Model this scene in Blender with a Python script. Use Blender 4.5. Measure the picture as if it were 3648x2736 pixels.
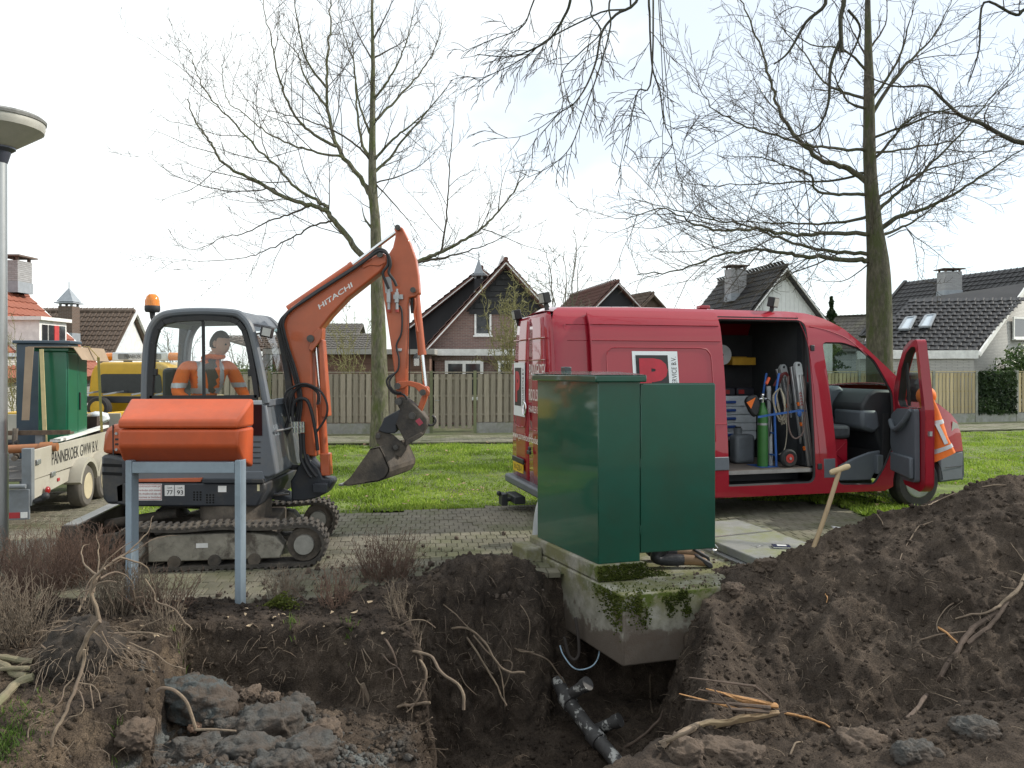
import bpy,bmesh,math,random
import numpy as np
from mathutils import Vector,Matrix,geometry as mgeo
R = math.radians
scene = bpy.context.scene
for o in list(bpy.data.objects):
    bpy.data.objects.remove(o)
COL = scene.collection

# ------------------------------------------------------------------ camera
F,CX,HY,EYE = 2800.0,1824.0,1310.0,1.95      # focal length in photo pixels, centre column, horizon row, eye height
cam_d = bpy.data.cameras.new('camera'); cam = bpy.data.objects.new('camera',cam_d); COL.objects.link(cam)
cam.location = (0,0,EYE); cam.rotation_euler = (R(90),0,0)
cam_d.sensor_width = 36; cam_d.lens = F/3648*36; cam_d.shift_y = -58/3648
cam_d.clip_start = .05; cam_d.clip_end = 2000
scene.camera = cam

# ------------------------------------------------------------------ sky, sun, exposure
SUN_EL,SUN_AZ = R(36),R(14)                      # azimuth counted from +X towards +Y
world = bpy.data.worlds.new('World'); scene.world = world; world.use_nodes = True
wn,wl = world.node_tree.nodes,world.node_tree.links
wn.clear()
w_out = wn.new('ShaderNodeOutputWorld')
sky = wn.new('ShaderNodeTexSky'); sky.sky_type = 'NISHITA'; sky.sun_disc = False
sky.sun_elevation = SUN_EL; sky.sun_rotation = R(90)-SUN_AZ
sky.air_density = 1.0; sky.dust_density = .4; sky.ozone_density = 2.0
bg1 = wn.new('ShaderNodeBackground'); bg1.inputs[1].default_value = .15
bg2 = wn.new('ShaderNodeBackground'); bg2.inputs[1].default_value = 1.30
wl.new(sky.outputs[0],bg1.inputs[0])
tc = wn.new('ShaderNodeTexCoord')
mp = wn.new('ShaderNodeMapping'); mp.inputs['Scale'].default_value = (1.0,1.0,1.9)
mp.inputs['Location'].default_value = (.35,0,.2)
wl.new(tc.outputs['Generated'],mp.inputs[0])
cn = wn.new('ShaderNodeTexNoise'); cn.inputs['Scale'].default_value = 1.9; cn.inputs['Detail'].default_value = 5
cn.inputs['Roughness'].default_value = .5
wl.new(mp.outputs[0],cn.inputs['Vector'])
cr = wn.new('ShaderNodeValToRGB')
cr.color_ramp.elements[0].position = .42; cr.color_ramp.elements[0].color = (.58,.58,.58,1)
cr.color_ramp.elements[1].position = .56; cr.color_ramp.elements[1].color = (.985,.985,.985,1)
wl.new(cn.outputs[0],cr.inputs[0])
bg2.inputs[0].default_value = (.955,1.0,1.0,1)
wm = wn.new('ShaderNodeMixShader')
wl.new(cr.outputs[0],wm.inputs[0]); wl.new(bg1.outputs[0],wm.inputs[1]); wl.new(bg2.outputs[0],wm.inputs[2])
wl.new(wm.outputs[0],w_out.inputs[0])

sun_d = bpy.data.lights.new('sun','SUN'); sun = bpy.data.objects.new('sun',sun_d); COL.objects.link(sun)
sun_d.energy = 3.6; sun_d.angle = R(1.2); sun_d.color = (1,.93,.82)
to_sun = Vector((math.cos(SUN_EL)*math.cos(SUN_AZ),math.cos(SUN_EL)*math.sin(SUN_AZ),math.sin(SUN_EL)))
sun.rotation_euler = to_sun.to_track_quat('Z','Y').to_euler(); sun.location = (20,10,30)

vs = scene.view_settings
vs.view_transform = 'Standard'; vs.look = 'None'; vs.exposure = 0.10; vs.gamma = 1.0; vs.use_curve_mapping = False
scene.cycles.max_bounces = 8; scene.cycles.transparent_max_bounces = 16
scene.cycles.use_denoising = True

# ------------------------------------------------------------------ helpers
def at(px,py,Y):
    """world point seen at photo pixel (px, py) at distance Y"""
    return Vector(((px-CX)/F*Y,Y,EYE-(py-HY)/F*Y))

def ground_at(px,py,z=0.0):
    Y = F*(EYE-z)/(py-HY)
    return at(px,py,Y)

MW = {}
def link(o,parent=None):
    COL.objects.link(o)
    if parent is not None:
        o.parent = parent
        MW[o.name] = MW[parent.name] @ Matrix.LocRotScale(o.location,o.rotation_euler,o.scale)
    else:
        MW[o.name] = Matrix.LocRotScale(o.location,o.rotation_euler,o.scale)
    return o

def tag(o,label=None,cat=None,group=None,kind=None):
    if label: o['label'] = label
    if cat: o['category'] = cat
    if group: o['group'] = group
    if kind: o['kind'] = kind
    return o

def thing(name,label,cat,loc=(0,0,0),rz=0.0,group=None):
    o = bpy.data.objects.new(name,None); o.empty_display_size = .2
    o.location = loc; o.rotation_euler = (0,0,rz)
    link(o)
    return tag(o,label,cat,group)

def finish_mesh(me,smooth):
    if smooth is True: smooth = 35
    if smooth:
        me.polygons.foreach_set('use_smooth',[True]*len(me.polygons))
        me.set_sharp_from_angle(angle=R(smooth))

def basis(d):
    d = Vector(d).normalized()
    a = Vector((0,0,1)) if abs(d.z) < .9 else Vector((1,0,0))
    u = d.cross(a).normalized(); v = d.cross(u).normalized()
    return d,u,v

class MB:
    """collects geometry; build() links it as ONE mesh object"""
    def __init__(s): s.v,s.f,s.mi,s.m = [],[],[],0
    def add(s,verts,faces):
        n = len(s.v); s.v += [tuple(p) for p in verts]
        s.f += [tuple(i+n for i in f) for f in faces]; s.mi += [s.m]*len(faces); return s
    def quad(s,a,b,c,d): return s.add([a,b,c,d],[(0,1,2,3)])
    def poly(s,pts): return s.add(pts,[tuple(range(len(pts)))])
    def box(s,lo,hi,M=None):
        x0,y0,z0 = lo; x1,y1,z1 = hi
        vs_ = [Vector(p) for p in ((x0,y0,z0),(x1,y0,z0),(x1,y1,z0),(x0,y1,z0),(x0,y0,z1),(x1,y0,z1),(x1,y1,z1),(x0,y1,z1))]
        if M is not None: vs_ = [M @ p for p in vs_]
        return s.add(vs_,[(0,3,2,1),(4,5,6,7),(0,1,5,4),(1,2,6,5),(2,3,7,6),(3,0,4,7)])
    def hexa(s,b,t):
        return s.add(list(b)+list(t),[(3,2,1,0),(4,5,6,7),(0,1,5,4),(1,2,6,5),(2,3,7,6),(3,0,4,7)])
    def prism(s,pts,off):
        """closed polygon (3-d points) swept by the vector off"""
        off = Vector(off); n = len(pts); pts = [Vector(p) for p in pts]
        nrm = Vector((0,0,0))
        for i in range(n): nrm += pts[i].cross(pts[(i+1) % n])
        if nrm.dot(off) > 0: pts = pts[::-1]
        v = pts+[p+off for p in pts]
        f = [tuple(range(n)),tuple(range(2*n-1,n-1,-1))]
        f += [(i,i+n,(i+1) % n+n,(i+1) % n) for i in range(n)]
        return s.add(v,f)
    def bar(s,a,b,w,h,up=(0,0,1)):
        """rectangular bar from a to b"""
        a,b = Vector(a),Vector(b); d = (b-a).normalized(); up = Vector(up)
        if abs(d.dot(up)) > .98: up = Vector((1,0,0))
        u = d.cross(up).normalized(); v = u.cross(d)
        q = [u*(w/2)+v*(h/2),-u*(w/2)+v*(h/2),-u*(w/2)-v*(h/2),u*(w/2)-v*(h/2)]
        vv = [a+k for k in q]+[b+k for k in q]
        return s.add(vv,[(0,1,2,3),(7,6,5,4),(0,4,5,1),(1,5,6,2),(2,6,7,3),(3,7,4,0)])
    def tube(s,pts,rad,n=8,cap=True):
        pts = [Vector(p) for p in pts]; k = len(pts)
        if not hasattr(rad,'__len__'): rad = [rad]*k
        rings = []; pu = None
        for i,p in enumerate(pts):
            d = (pts[min(i+1,k-1)]-pts[max(i-1,0)])
            if d.length < 1e-9: d = Vector((0,0,1))
            d.normalize()
            if pu is None: _,u,v = basis(d)
            else:
                u = pu-d*pu.dot(d)
                if u.length < 1e-6: _,u,v = basis(d)
                u.normalize(); v = d.cross(u)
            pu = u
            rings.append([p+(u*math.cos(2*math.pi*j/n)+v*math.sin(2*math.pi*j/n))*rad[i] for j in range(n)])
        vv = [q for r_ in rings for q in r_]; ff = []
        for i in range(k-1):
            for j in range(n):
                a = i*n+j; b = i*n+(j+1) % n
                ff.append((a,b,b+n,a+n))
        if cap: ff.append(tuple(range(n-1,-1,-1))); ff.append(tuple((k-1)*n+j for j in range(n)))
        return s.add(vv,ff)
    def cyl(s,a,b,r,n=16): return s.tube([a,b],r,n)
    def lathe(s,prof,c,axis=(0,0,1),n=24):
        """prof: (radius, height) pairs along the axis from c"""
        d,u,v = basis(axis); c = Vector(c); vv = []; ff = []
        for r_,h_ in prof:
            for j in range(n):
                a = 2*math.pi*j/n
                vv.append(c+d*h_+(u*math.cos(a)+v*math.sin(a))*r_)
        for i in range(len(prof)-1):
            for j in range(n):
                a = i*n+j; b = i*n+(j+1) % n
                ff.append((a,a+n,b+n,b))
        if prof[0][0] > 1e-6: ff.append(tuple(range(n)))
        if prof[-1][0] > 1e-6: ff.append(tuple((len(prof)-1)*n+j for j in range(n-1,-1,-1)))
        return s.add(vv,ff)
    def ball(s,c,r,n=10,m=7,sq=(1,1,1)):
        prof = [(max(1e-7,math.sin(math.pi*i/m)),-math.cos(math.pi*i/m)) for i in range(m+1)]
        base = len(s.v); s.lathe(prof,(0,0,0),(0,0,1),n)
        for i in range(base,len(s.v)):
            p = s.v[i]; s.v[i] = (c[0]+p[0]*r*sq[0],c[1]+p[1]*r*sq[1],c[2]+p[2]*r*sq[2])
        return s
    def build(s,name,mat,parent=None,smooth=35,bevel=0,world=False,seg=2,fix=True):
        me = bpy.data.meshes.new(name)
        v = s.v
        if world and parent is not None:
            iv = MW[parent.name].inverted(); v = [iv @ Vector(p) for p in v]
        me.from_pydata(v,[],s.f)
        mats = mat if isinstance(mat,(list,tuple)) else [mat]
        for m_ in mats: me.materials.append(m_)
        if len(mats) > 1: me.polygons.foreach_set('material_index',s.mi)
        if fix:
            bm = bmesh.new(); bm.from_mesh(me)
            bmesh.ops.recalc_face_normals(bm,faces=bm.faces)
            bm.to_mesh(me); bm.free()
        finish_mesh(me,smooth)
        o = bpy.data.objects.new(name,me); link(o,parent)
        if bevel:
            b = o.modifiers.new('bevel','BEVEL'); b.width = bevel; b.segments = seg; b.limit_method = 'ANGLE'; b.angle_limit = R(40)
            b.harden_normals = False
        return o

def np_mesh(name,verts,faces,mat,parent=None,smooth=True,kind=None):
    me = bpy.data.meshes.new(name); nv,nf = len(verts),len(faces); w = faces.shape[1]
    me.vertices.add(nv); me.vertices.foreach_set('co',np.asarray(verts,'f').ravel())
    me.loops.add(nf*w); me.loops.foreach_set('vertex_index',np.asarray(faces,'i').ravel())
    me.polygons.add(nf); me.polygons.foreach_set('loop_start',np.arange(0,nf*w,w,dtype='i'))
    me.update(calc_edges=True); me.validate()
    me.polygons.foreach_set('use_smooth',[bool(smooth)]*nf)
    mats = mat if isinstance(mat,(list,tuple)) else [mat]
    for m_ in mats: me.materials.append(m_)
    o = bpy.data.objects.new(name,me); link(o,parent)
    if kind: o['kind'] = kind
    return o

def inst(me,name,parent,loc,rot=(0,0,0),scl=(1,1,1)):
    o = bpy.data.objects.new(name,me); o.location = loc; o.rotation_euler = rot; o.scale = scl
    return link(o,parent)

def copy_tree(o,parent=None):
    c = o.copy(); COL.objects.link(c); c.parent = parent
    MW[c.name] = MW[o.name]
    for ch in o.children: copy_tree(ch,c)
    return c

def bez(pts,n=6):
    """smooth polyline through pts (Catmull-Rom)"""
    pts = [Vector(p) for p in pts]; out = []
    for i in range(len(pts)-1):
        p0 = pts[max(i-1,0)]; p1 = pts[i]; p2 = pts[i+1]; p3 = pts[min(i+2,len(pts)-1)]
        for k in range(n):
            t = k/n
            out.append(.5*((2*p1)+(p2-p0)*t+(2*p0-5*p1+4*p2-p3)*t*t+(3*p1-p0-3*p2+p3)*t**3))
    out.append(pts[-1]); return out

# numpy noise ---------------------------------------------------------
def vnoise(p,seed=0):
    p = np.asarray(p,float); i = np.floor(p).astype(np.int64); f = p-i; f = f*f*(3-2*f)
    def h(a,b,c):
        n = (a*374761393+b*668265263+c*2147483647+seed*974634777) & 0xffffffff
        n = ((n ^ (n >> 13))*1274126177) & 0xffffffff
        n = ((n ^ (n >> 15))*2246822519) & 0xffffffff
        return ((n ^ (n >> 16)) & 0xffff)/65535.0
    r = 0
    for dx in (0,1):
        wx = f[:,0] if dx else 1-f[:,0]
        for dy in (0,1):
            wy = f[:,1] if dy else 1-f[:,1]
            for dz in (0,1):
                wz = f[:,2] if dz else 1-f[:,2]
                r = r+wx*wy*wz*h(i[:,0]+dx,i[:,1]+dy,i[:,2]+dz)
    return r*2-1
def fbm(p,oct=4,seed=0,gain=.5,ridged=False):
    p = np.asarray(p,float); a,s_,t = 1.0,0.0,0.0
    for k in range(oct):
        n = vnoise(p+17.3*k,seed+k)
        if ridged: n = 1-2*np.abs(n)
        s_ = s_+a*n; t += a; a *= gain; p = p*2.03
    return s_/t

# text as mesh --------------------------------------------------------
def lettering(body,o,u,v,mat,parent,name='lettering',spacing=1.0,bold=0.0,world=False):
    """flat lettering filling the rectangle with corner o and edges u (along) and v (up)"""
    cu = bpy.data.curves.new('t','FONT'); cu.body = body; cu.resolution_u = 3; cu.space_character = spacing; cu.offset = bold
    to = bpy.data.objects.new('t',cu); COL.objects.link(to)
    bpy.context.view_layer.update()
    me = bpy.data.meshes.new_from_object(to.evaluated_get(bpy.context.evaluated_depsgraph_get()))
    bpy.data.objects.remove(to)
    xs = [q.co.x for q in me.vertices]; ys = [q.co.y for q in me.vertices]
    x0,x1,y0,y1 = min(xs),max(xs),min(ys),max(ys)
    o,u,v = Vector(o),Vector(u),Vector(v)
    iv = MW[parent.name].inverted() if world else Matrix()
    for q in me.vertices:
        q.co = iv @ (o+u*((q.co.x-x0)/(x1-x0))+v*((q.co.y-y0)/(y1-y0)))
    me.materials.clear(); me.materials.append(mat); me.name = name
    ob = bpy.data.objects.new(name,me)
    return link(ob,parent)

# materials ------------------------------------------------------------
MATS = {}
def M(name,col,rough=.6,metal=0.0,var=.15,scale=6.0,bump=0.0,bscale=40.0,coat=0.0,col2=None,mix=.5,edge=.12,
      spec=.5,alpha=1.0,detail=5,coords='Object',stretch=None,crough=.05,rvar=0.0):
    """principled material with two-scale noise variation; col2 adds patches of a second colour (dirt, moss, wear)"""
    if name in MATS: return MATS[name]
    m = bpy.data.materials.new(name); m.use_nodes = True; N,L = m.node_tree.nodes,m.node_tree.links
    b = N['Principled BSDF']
    b.inputs['Roughness'].default_value = rough; b.inputs['Metallic'].default_value = metal
    b.inputs['Coat Weight'].default_value = coat; b.inputs['Coat Roughness'].default_value = crough
    b.inputs['Specular IOR Level'].default_value = spec; b.inputs['Alpha'].default_value = alpha
    t = N.new('ShaderNodeTexCoord'); vec = t.outputs[coords]
    if stretch:
        mpn = N.new('ShaderNodeMapping'); mpn.inputs['Scale'].default_value = stretch
        L.new(vec,mpn.inputs[0]); vec = mpn.outputs[0]
    n1 = N.new('ShaderNodeTexNoise'); n1.inputs['Scale'].default_value = scale; n1.inputs['Detail'].default_value = detail
    n1.inputs['Roughness'].default_value = .65
    L.new(vec,n1.inputs['Vector'])
    rmp = N.new('ShaderNodeMapRange'); rmp.inputs['From Min'].default_value = .3; rmp.inputs['From Max'].default_value = .7
    rmp.inputs['To Min'].default_value = 1-var; rmp.inputs['To Max'].default_value = 1+var
    L.new(n1.outputs[0],rmp.inputs[0])
    mul = N.new('ShaderNodeMix'); mul.data_type = 'RGBA'; mul.blend_type = 'MULTIPLY'; mul.inputs[0].default_value = 1
    mul.inputs[6].default_value = (*col,1)
    L.new(rmp.outputs[0],mul.inputs[7]); out = mul.outputs[2]
    if col2 is not None:
        n2 = N.new('ShaderNodeTexNoise'); n2.inputs['Scale'].default_value = scale*.37; n2.inputs['Detail'].default_value = 8
        n2.inputs['Roughness'].default_value = .7
        L.new(vec,n2.inputs['Vector'])
        r2 = N.new('ShaderNodeMapRange'); r2.inputs['From Min'].default_value = 1-mix-edge; r2.inputs['From Max'].default_value = 1-mix+edge
        # noise sits round .5: remap so that mix is roughly the covered share
        r2.inputs['From Min'].default_value = .5+(.5-mix)*.45-edge; r2.inputs['From Max'].default_value = .5+(.5-mix)*.45+edge
        L.new(n2.outputs[0],r2.inputs[0])
        mx = N.new('ShaderNodeMix'); mx.data_type = 'RGBA'
        L.new(r2.outputs[0],mx.inputs[0]); L.new(out,mx.inputs[6]); mx.inputs[7].default_value = (*col2,1)
        out = mx.outputs[2]
        if rvar:
            r3 = N.new('ShaderNodeMapRange'); r3.inputs['To Min'].default_value = rough; r3.inputs['To Max'].default_value = rough+rvar
            L.new(r2.outputs[0],r3.inputs[0]); L.new(r3.outputs[0],b.inputs['Roughness'])
    L.new(out,b.inputs['Base Color'])
    if bump:
        n3 = N.new('ShaderNodeTexNoise'); n3.inputs['Scale'].default_value = bscale; n3.inputs['Detail'].default_value = 6
        n3.inputs['Roughness'].default_value = .65
        L.new(vec,n3.inputs['Vector'])
        bp = N.new('ShaderNodeBump'); bp.inputs['Strength'].default_value = min(1,bump); bp.inputs['Distance'].default_value = .02*max(1,bump)
        L.new(n3.outputs[0],bp.inputs['Height']); L.new(bp.outputs[0],b.inputs['Normal'])
    MATS[name] = m; return m

def glass(name,tint=(.9,.95,.95),refl=.12,rough=.02):
    """thin pane: mostly clear, with a mirror share that grows at grazing angles"""
    if name in MATS: return MATS[name]
    m = bpy.data.materials.new(name); m.use_nodes = True; N,L = m.node_tree.nodes,m.node_tree.links; N.clear()
    o = N.new('ShaderNodeOutputMaterial'); a = N.new('ShaderNodeBsdfTransparent'); a.inputs[0].default_value = (*tint,1)
    g = N.new('ShaderNodeBsdfGlossy'); g.inputs['Roughness'].default_value = rough
    f = N.new('ShaderNodeLayerWeight'); f.inputs[0].default_value = .5
    pw = N.new('ShaderNodeMath'); pw.operation = 'POWER'; pw.inputs[1].default_value = 4.0; L.new(f.outputs['Facing'],pw.inputs[0])
    ad = N.new('ShaderNodeMath'); ad.operation = 'MULTIPLY_ADD'; ad.use_clamp = True; ad.inputs[1].default_value = .8; ad.inputs[2].default_value = refl
    L.new(pw.outputs[0],ad.inputs[0]); x = N.new('ShaderNodeMixShader')
    L.new(ad.outputs[0],x.inputs[0]); L.new(a.outputs[0],x.inputs[1]); L.new(g.outputs[0],x.inputs[2]); L.new(x.outputs[0],o.inputs[0])
    MATS[name] = m; return m
# ================================================================== GROUND
rng = np.random.default_rng(7)
def sstep(a,b,x): t = np.clip((x-a)/(b-a),0,1); return t*t*(3-2*t)
def poly_sd(X,Y,pts):
    """signed distance to a polygon, negative inside"""
    d = np.full(X.shape,1e9); ins = np.zeros(X.shape,bool); n = len(pts)
    for i in range(n):
        ax,ay = pts[i]; bx,by = pts[(i+1) % n]
        ex,ey = bx-ax,by-ay; wx,wy = X-ax,Y-ay
        t = np.clip((wx*ex+wy*ey)/(ex*ex+ey*ey),0,1)
        d = np.minimum(d,(wx-ex*t)**2+(wy-ey*t)**2)
        c = ((ay <= Y) & (by > Y)) | ((by <= Y) & (ay > Y))
        ins ^= c & (X < ax+(Y-ay)/(by-ay+1e-12)*ex)
    return np.where(ins,-1,1)*np.sqrt(d)
def bump2(X,Y,cx,cy,rx,ry,h,rot=0):
    c,s_ = math.cos(rot),math.sin(rot); u = ((X-cx)*c+(Y-cy)*s_)/rx; v = (-(X-cx)*s_+(Y-cy)*c)/ry
    return h*np.exp(-(u*u+v*v))

TERR = [(-2.42,5.72),(-1.5,5.80),(-.62,5.66),(-.25,5.3),(-.1,4.3),(.0,2.5),(-2.7,2.5),(-2.62,3.9),(-2.15,4.5),(-2.28,5.05)]
PIT = [(-.70,5.75),(-.86,6.30),(-.3,6.62),(.15,6.95),(.45,7.75),(1.5,8.0),(1.95,7.2),(1.62,6.70),(1.50,6.1),(1.36,5.4),(1.25,4.9),(1.0,4.45),(.6,4.0),(-.25,3.6),(-.45,4.5),(-.55,5.0)]

def soil_h(X,Y):
    P3 = np.stack([X*1.3,Y*1.3,0*X],-1).reshape(-1,3)
    wx = fbm(P3*2.2,4,3).reshape(X.shape); wy = fbm(P3*2.2+9,4,5).reshape(X.shape)
    Xw,Yw = X+.10*wx,Y+.10*wy
    z = np.full(X.shape,.0)
    # planting bed in front of the paving, left
    z += .05*sstep(6.75,6.1,Y)*sstep(-.3,-1.2,X)
    z += bump2(X,Y,-3.3,4.9,1.0,.9,.10)+bump2(X,Y,-2.75,4.35,.7,.5,.06)
    z -= .22*sstep(4.9,3.9,Y)*sstep(-1.6,-2.4,X)
    # heap of spoil behind the pit, next to the concrete
    z += bump2(Xw,Yw,-.35,6.78,.52,.42,.30)+bump2(Xw,Yw,.28,6.95,.42,.5,.17)+bump2(Xw,Yw,-1.0,6.4,.4,.3,.12)
    # the big heap on the right
    def crest(xs,zs): return np.interp(Xw,xs,zs)
    ch = crest([1.3,1.75,2.2,2.6,3.0,3.35,3.75,4.1,4.5,5.0,6.0,7.5],[.0,.05,.14,.30,.46,.60,.68,.86,.97,.97,.8,.2])
    cy = crest([1.3,2.0,3.0,4.0,5.5,7.5],[6.75,6.95,7.15,7.15,7.2,7.2])
    back = np.clip((Yw-cy)/.95,0,1); heap_b = ch*(1-sstep(0,1,back))
    fr = np.clip((cy-Yw),0,5)
    foot = crest([1.3,2.0,3.0,4.0,6.5],[-.95,-.95,-.80,-.50,-.1])
    heap_f = ch+(foot-ch)*sstep(-.12,1,fr/2.25)-.05*np.sin(fr*5+2*wx)
    heap = np.where(Yw > cy,heap_b,heap_f)
    heap = heap+(.10*fbm(P3*np.array([1.1,1.9,1])+3,3,91,.5,True).reshape(X.shape)+.05*fbm(P3*3.6,3,95,.55,True).reshape(X.shape))*sstep(.02,.5,fr)
    m = sstep(1.35,1.95,Xw+.15*(6.8-Yw))*sstep(4.0,4.9,Yw)
    z = z*(1-m)+heap*m
    # near lip bottom right
    lip = -.13+.22*sstep(1.2,3.2,Xw)
    ml = sstep(.70,1.2,Xw)*sstep(4.62,4.22,Yw-.08*Xw)
    z = z*(1-ml)+lip*ml
    # dark second heap on the far right
    z += bump2(Xw,Yw,5.6,8.6,.9,.55,.62)
    # terrace and pit
    sdT = poly_sd(Xw,Yw,TERR); sdP = poly_sd(Xw,Yw,PIT)
    fl = -.44+.10*wx-.10*sstep(-1.6,-.6,X)+bump2(X,Y,-1.9,5.35,.42,.3,.2)+.10*sstep(5.0,4.2,Y)
    tT = sstep(.035,-.075,sdT); z = z*(1-tT)+fl*tT
    flp = -1.58+.44*sstep(5.6,6.5,Y)+.06*wy
    w = .16+.0*X
    tP = sstep(.06,-.20-.22*sstep(.9,1.4,X),sdP); z = z*(1-tP)+flp*tP
    n = fbm(P3*6,5,11,.55).reshape(X.shape)
    z += .035*n+.02*wx
    # paving lies above the soil at the back
    return z

xs = np.concatenate([np.arange(-6.5,-4.2,.045),np.arange(-4.2,5.0,.019),np.arange(5.0,8.2,.05)])
ys = np.concatenate([np.arange(1.2,3.2,.06),np.arange(3.2,7.7,.019),np.arange(7.7,9.9,.035)])
GX,GY = np.meshgrid(xs,ys); GZ = soil_h(GX,GY)
# keep the soil under the paving level where the drive lies
def paved_mask(X,Y):
    # front edge of the brick paving
    e = np.interp(X,[-7,-3.2,-2.2,-1.2,-.6,.3,1.2,2.2,3.4,6],[6.6,6.6,6.55,6.6,7.25,7.45,7.5,7.7,8.1,8.9])
    return sstep(e-.12,e+.22,Y+.06*np.sin(X*5.3)+.04*np.sin(X*13.1))
pm = paved_mask(GX,GY)
GZ = np.where(GX < 4.6,GZ*(1-pm)+pm*(-.05),GZ)
GZ = GZ-.05*sstep(9.2,9.8,GY)
ny,nx = GX.shape
V = np.stack([GX,GY,GZ],-1).reshape(-1,3)
I = np.arange(ny*nx).reshape(ny,nx)
Q = np.stack([I[:-1,:-1],I[:-1,1:],I[1:,1:],I[1:,:-1]],-1).reshape(-1,4)
# split faces on the steep walls so that they keep detail
me = bpy.data.meshes.new('tmp'); me.from_pydata(V.tolist(),[],Q.tolist())
bm = bmesh.new(); bm.from_mesh(me)
for it in range(2):
    es = [e for e in bm.edges if e.calc_length() > .05 and abs(e.verts[0].co.z-e.verts[1].co.z) > .03 and 3.2 < e.verts[0].co.y < 8]
    bmesh.ops.subdivide_edges(bm,edges=es,cuts=2 if it == 0 else 1,use_grid_fill=True)
bmesh.ops.triangulate(bm,faces=[f for f in bm.faces if len(f.verts) > 4])
bm.normal_update()
co = np.array([v.co[:] for v in bm.verts]); no = np.array([v.normal[:] for v in bm.verts])
steep = 1-np.clip(no[:,2],0,1)
amp = (.012+.035*steep)*sstep(2.5,3.2,co[:,1])*(1-paved_mask(co[:,0],co[:,1])*(co[:,0] < 4.6))
d = amp*(fbm(co*7,4,21,.6)+.6*fbm(co*22,3,31,.6))-amp*.8*np.clip(fbm(co*4.0,3,41),0,1)
d += (amp > 1e-4)*(.022*fbm(co*11,4,61,.65,True)+.012*fbm(co*26,2,71,.6))*(.55+.45*sstep(-.2,.3,fbm(co*1.7,2,81)))
co = co+no*d[:,None]
co[:,2] += .010*np.clip(fbm(co*45,2,51),-1,1)*(amp > 1e-4)
for v,p in zip(bm.verts,co): v.co = p
bm.to_mesh(me); bm.free()

def soil_material():
    m = bpy.data.materials.new('soil'); m.use_nodes = True; N,L = m.node_tree.nodes,m.node_tree.links; b = N['Principled BSDF']
    b.inputs['Roughness'].default_value = .95; b.inputs['Specular IOR Level'].default_value = .2
    t = N.new('ShaderNodeTexCoord')
    def noise(s,d=6,r=.6):
        n = N.new('ShaderNodeTexNoise'); n.inputs['Scale'].default_value = s; n.inputs['Detail'].default_value = d; n.inputs['Roughness'].default_value = r
        L.new(t.outputs['Object'],n.inputs['Vector']); return n.outputs[0]
    def ramp(x,a,c):
        r = N.new('ShaderNodeValToRGB'); L.new(x,r.inputs[0])
        r.color_ramp.elements[0].position = a[0]; r.color_ramp.elements[0].color = (*c[0],1)
        r.color_ramp.elements[1].position = a[-1]; r.color_ramp.elements[1].color = (*c[-1],1)
        for p,q in zip(a[1:-1],c[1:-1]): e = r.color_ramp.elements.new(p); e.color = (*q,1)
        return r.outputs[0]
    def mix(f,a,b_,mode='MIX'):
        x = N.new('ShaderNodeMix'); x.data_type = 'RGBA'; x.blend_type = mode
        if hasattr(f,'links'): L.new(f,x.inputs[0])
        else: x.inputs[0].default_value = f
        for k,q in ((6,a),(7,b_)):
            if hasattr(q,'links'): L.new(q,x.inputs[k])
            else: x.inputs[k].default_value = (*q,1)
        return x.outputs[2]
    # damp brown earth: light grains, dark damp patches, paler dry crumbs
    base = ramp(noise(5,9,.7),(.3,.5,.72),((.033,.0255,.0205),(.067,.052,.041),(.128,.101,.080)))
    base = mix(1.0,base,ramp(noise(1.5,5,.6),(.36,.5,.62),((.66,.64,.62),(1,1,1),(1.22,1.2,1.16))),'MULTIPLY')
    fine = ramp(noise(120,4,.7),(.34,.5,.68),((.45,.44,.43),(1,1,1),(1.55,1.5,1.42)))
    c = mix(1.0,base,fine,'MULTIPLY')
    # a paler, yellower tone on the left bank, black topsoil layer near the top, bluish clay on the terrace floor (by place)
    g = N.new('ShaderNodeSeparateXYZ'); L.new(t.outputs['Object'],g.inputs[0])
    def rng_(o,a,b_,lo=0,hi=1):
        r = N.new('ShaderNodeMapRange'); r.interpolation_type = 'SMOOTHSTEP'; L.new(o,r.inputs[0])
        for k,q in (('From Min',a),('From Max',b_),('To Min',lo),('To Max',hi)): r.inputs[k].default_value = q
        return r.outputs[0]
    def mul(a,b_):
        x = N.new('ShaderNodeMath'); x.operation = 'MULTIPLY'; L.new(a,x.inputs[0])
        if hasattr(b_,'links'): L.new(b_,x.inputs[1])
        else: x.inputs[1].default_value = b_
        return x.outputs[0]
    yel = mul(mul(rng_(g.outputs[0],-1.9,-2.5),rng_(g.outputs[1],6.0,5.5)),rng_(noise(3),.35,.6))
    c = mix(mul(yel,.8),c,mix(1.0,(.19,.142,.098),fine,'MULTIPLY'))
    dark = mul(rng_(g.outputs[2],-.14,.0),mul(rng_(g.outputs[0],1.4,.6),rng_(noise(7,5),.36,.56)))
    c = mix(mul(dark,.65),c,mix(1.0,(.034,.027,.023),fine,'MULTIPLY'))
    cl = mul(mul(rng_(g.outputs[2],-.24,-.34),rng_(g.outputs[1],5.45,5.0)),mul(rng_(g.outputs[0],-.62,-.9),rng_(noise(3.2,4),.46,.54)))
    c = mix(mul(cl,.85),c,mix(1.0,(.15,.165,.165),fine,'MULTIPLY'))
    L.new(c,b.inputs['Base Color'])
    bp = N.new('ShaderNodeBump'); bp.inputs['Strength'].default_value = 1; bp.inputs['Distance'].default_value = .02
    L.new(noise(55,8,.72),bp.inputs['Height']); L.new(bp.outputs[0],b.inputs['Normal'])
    return m
SOIL = soil_material()
finish_mesh(me,180); me.materials.append(SOIL); me.name = 'soil'
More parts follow.
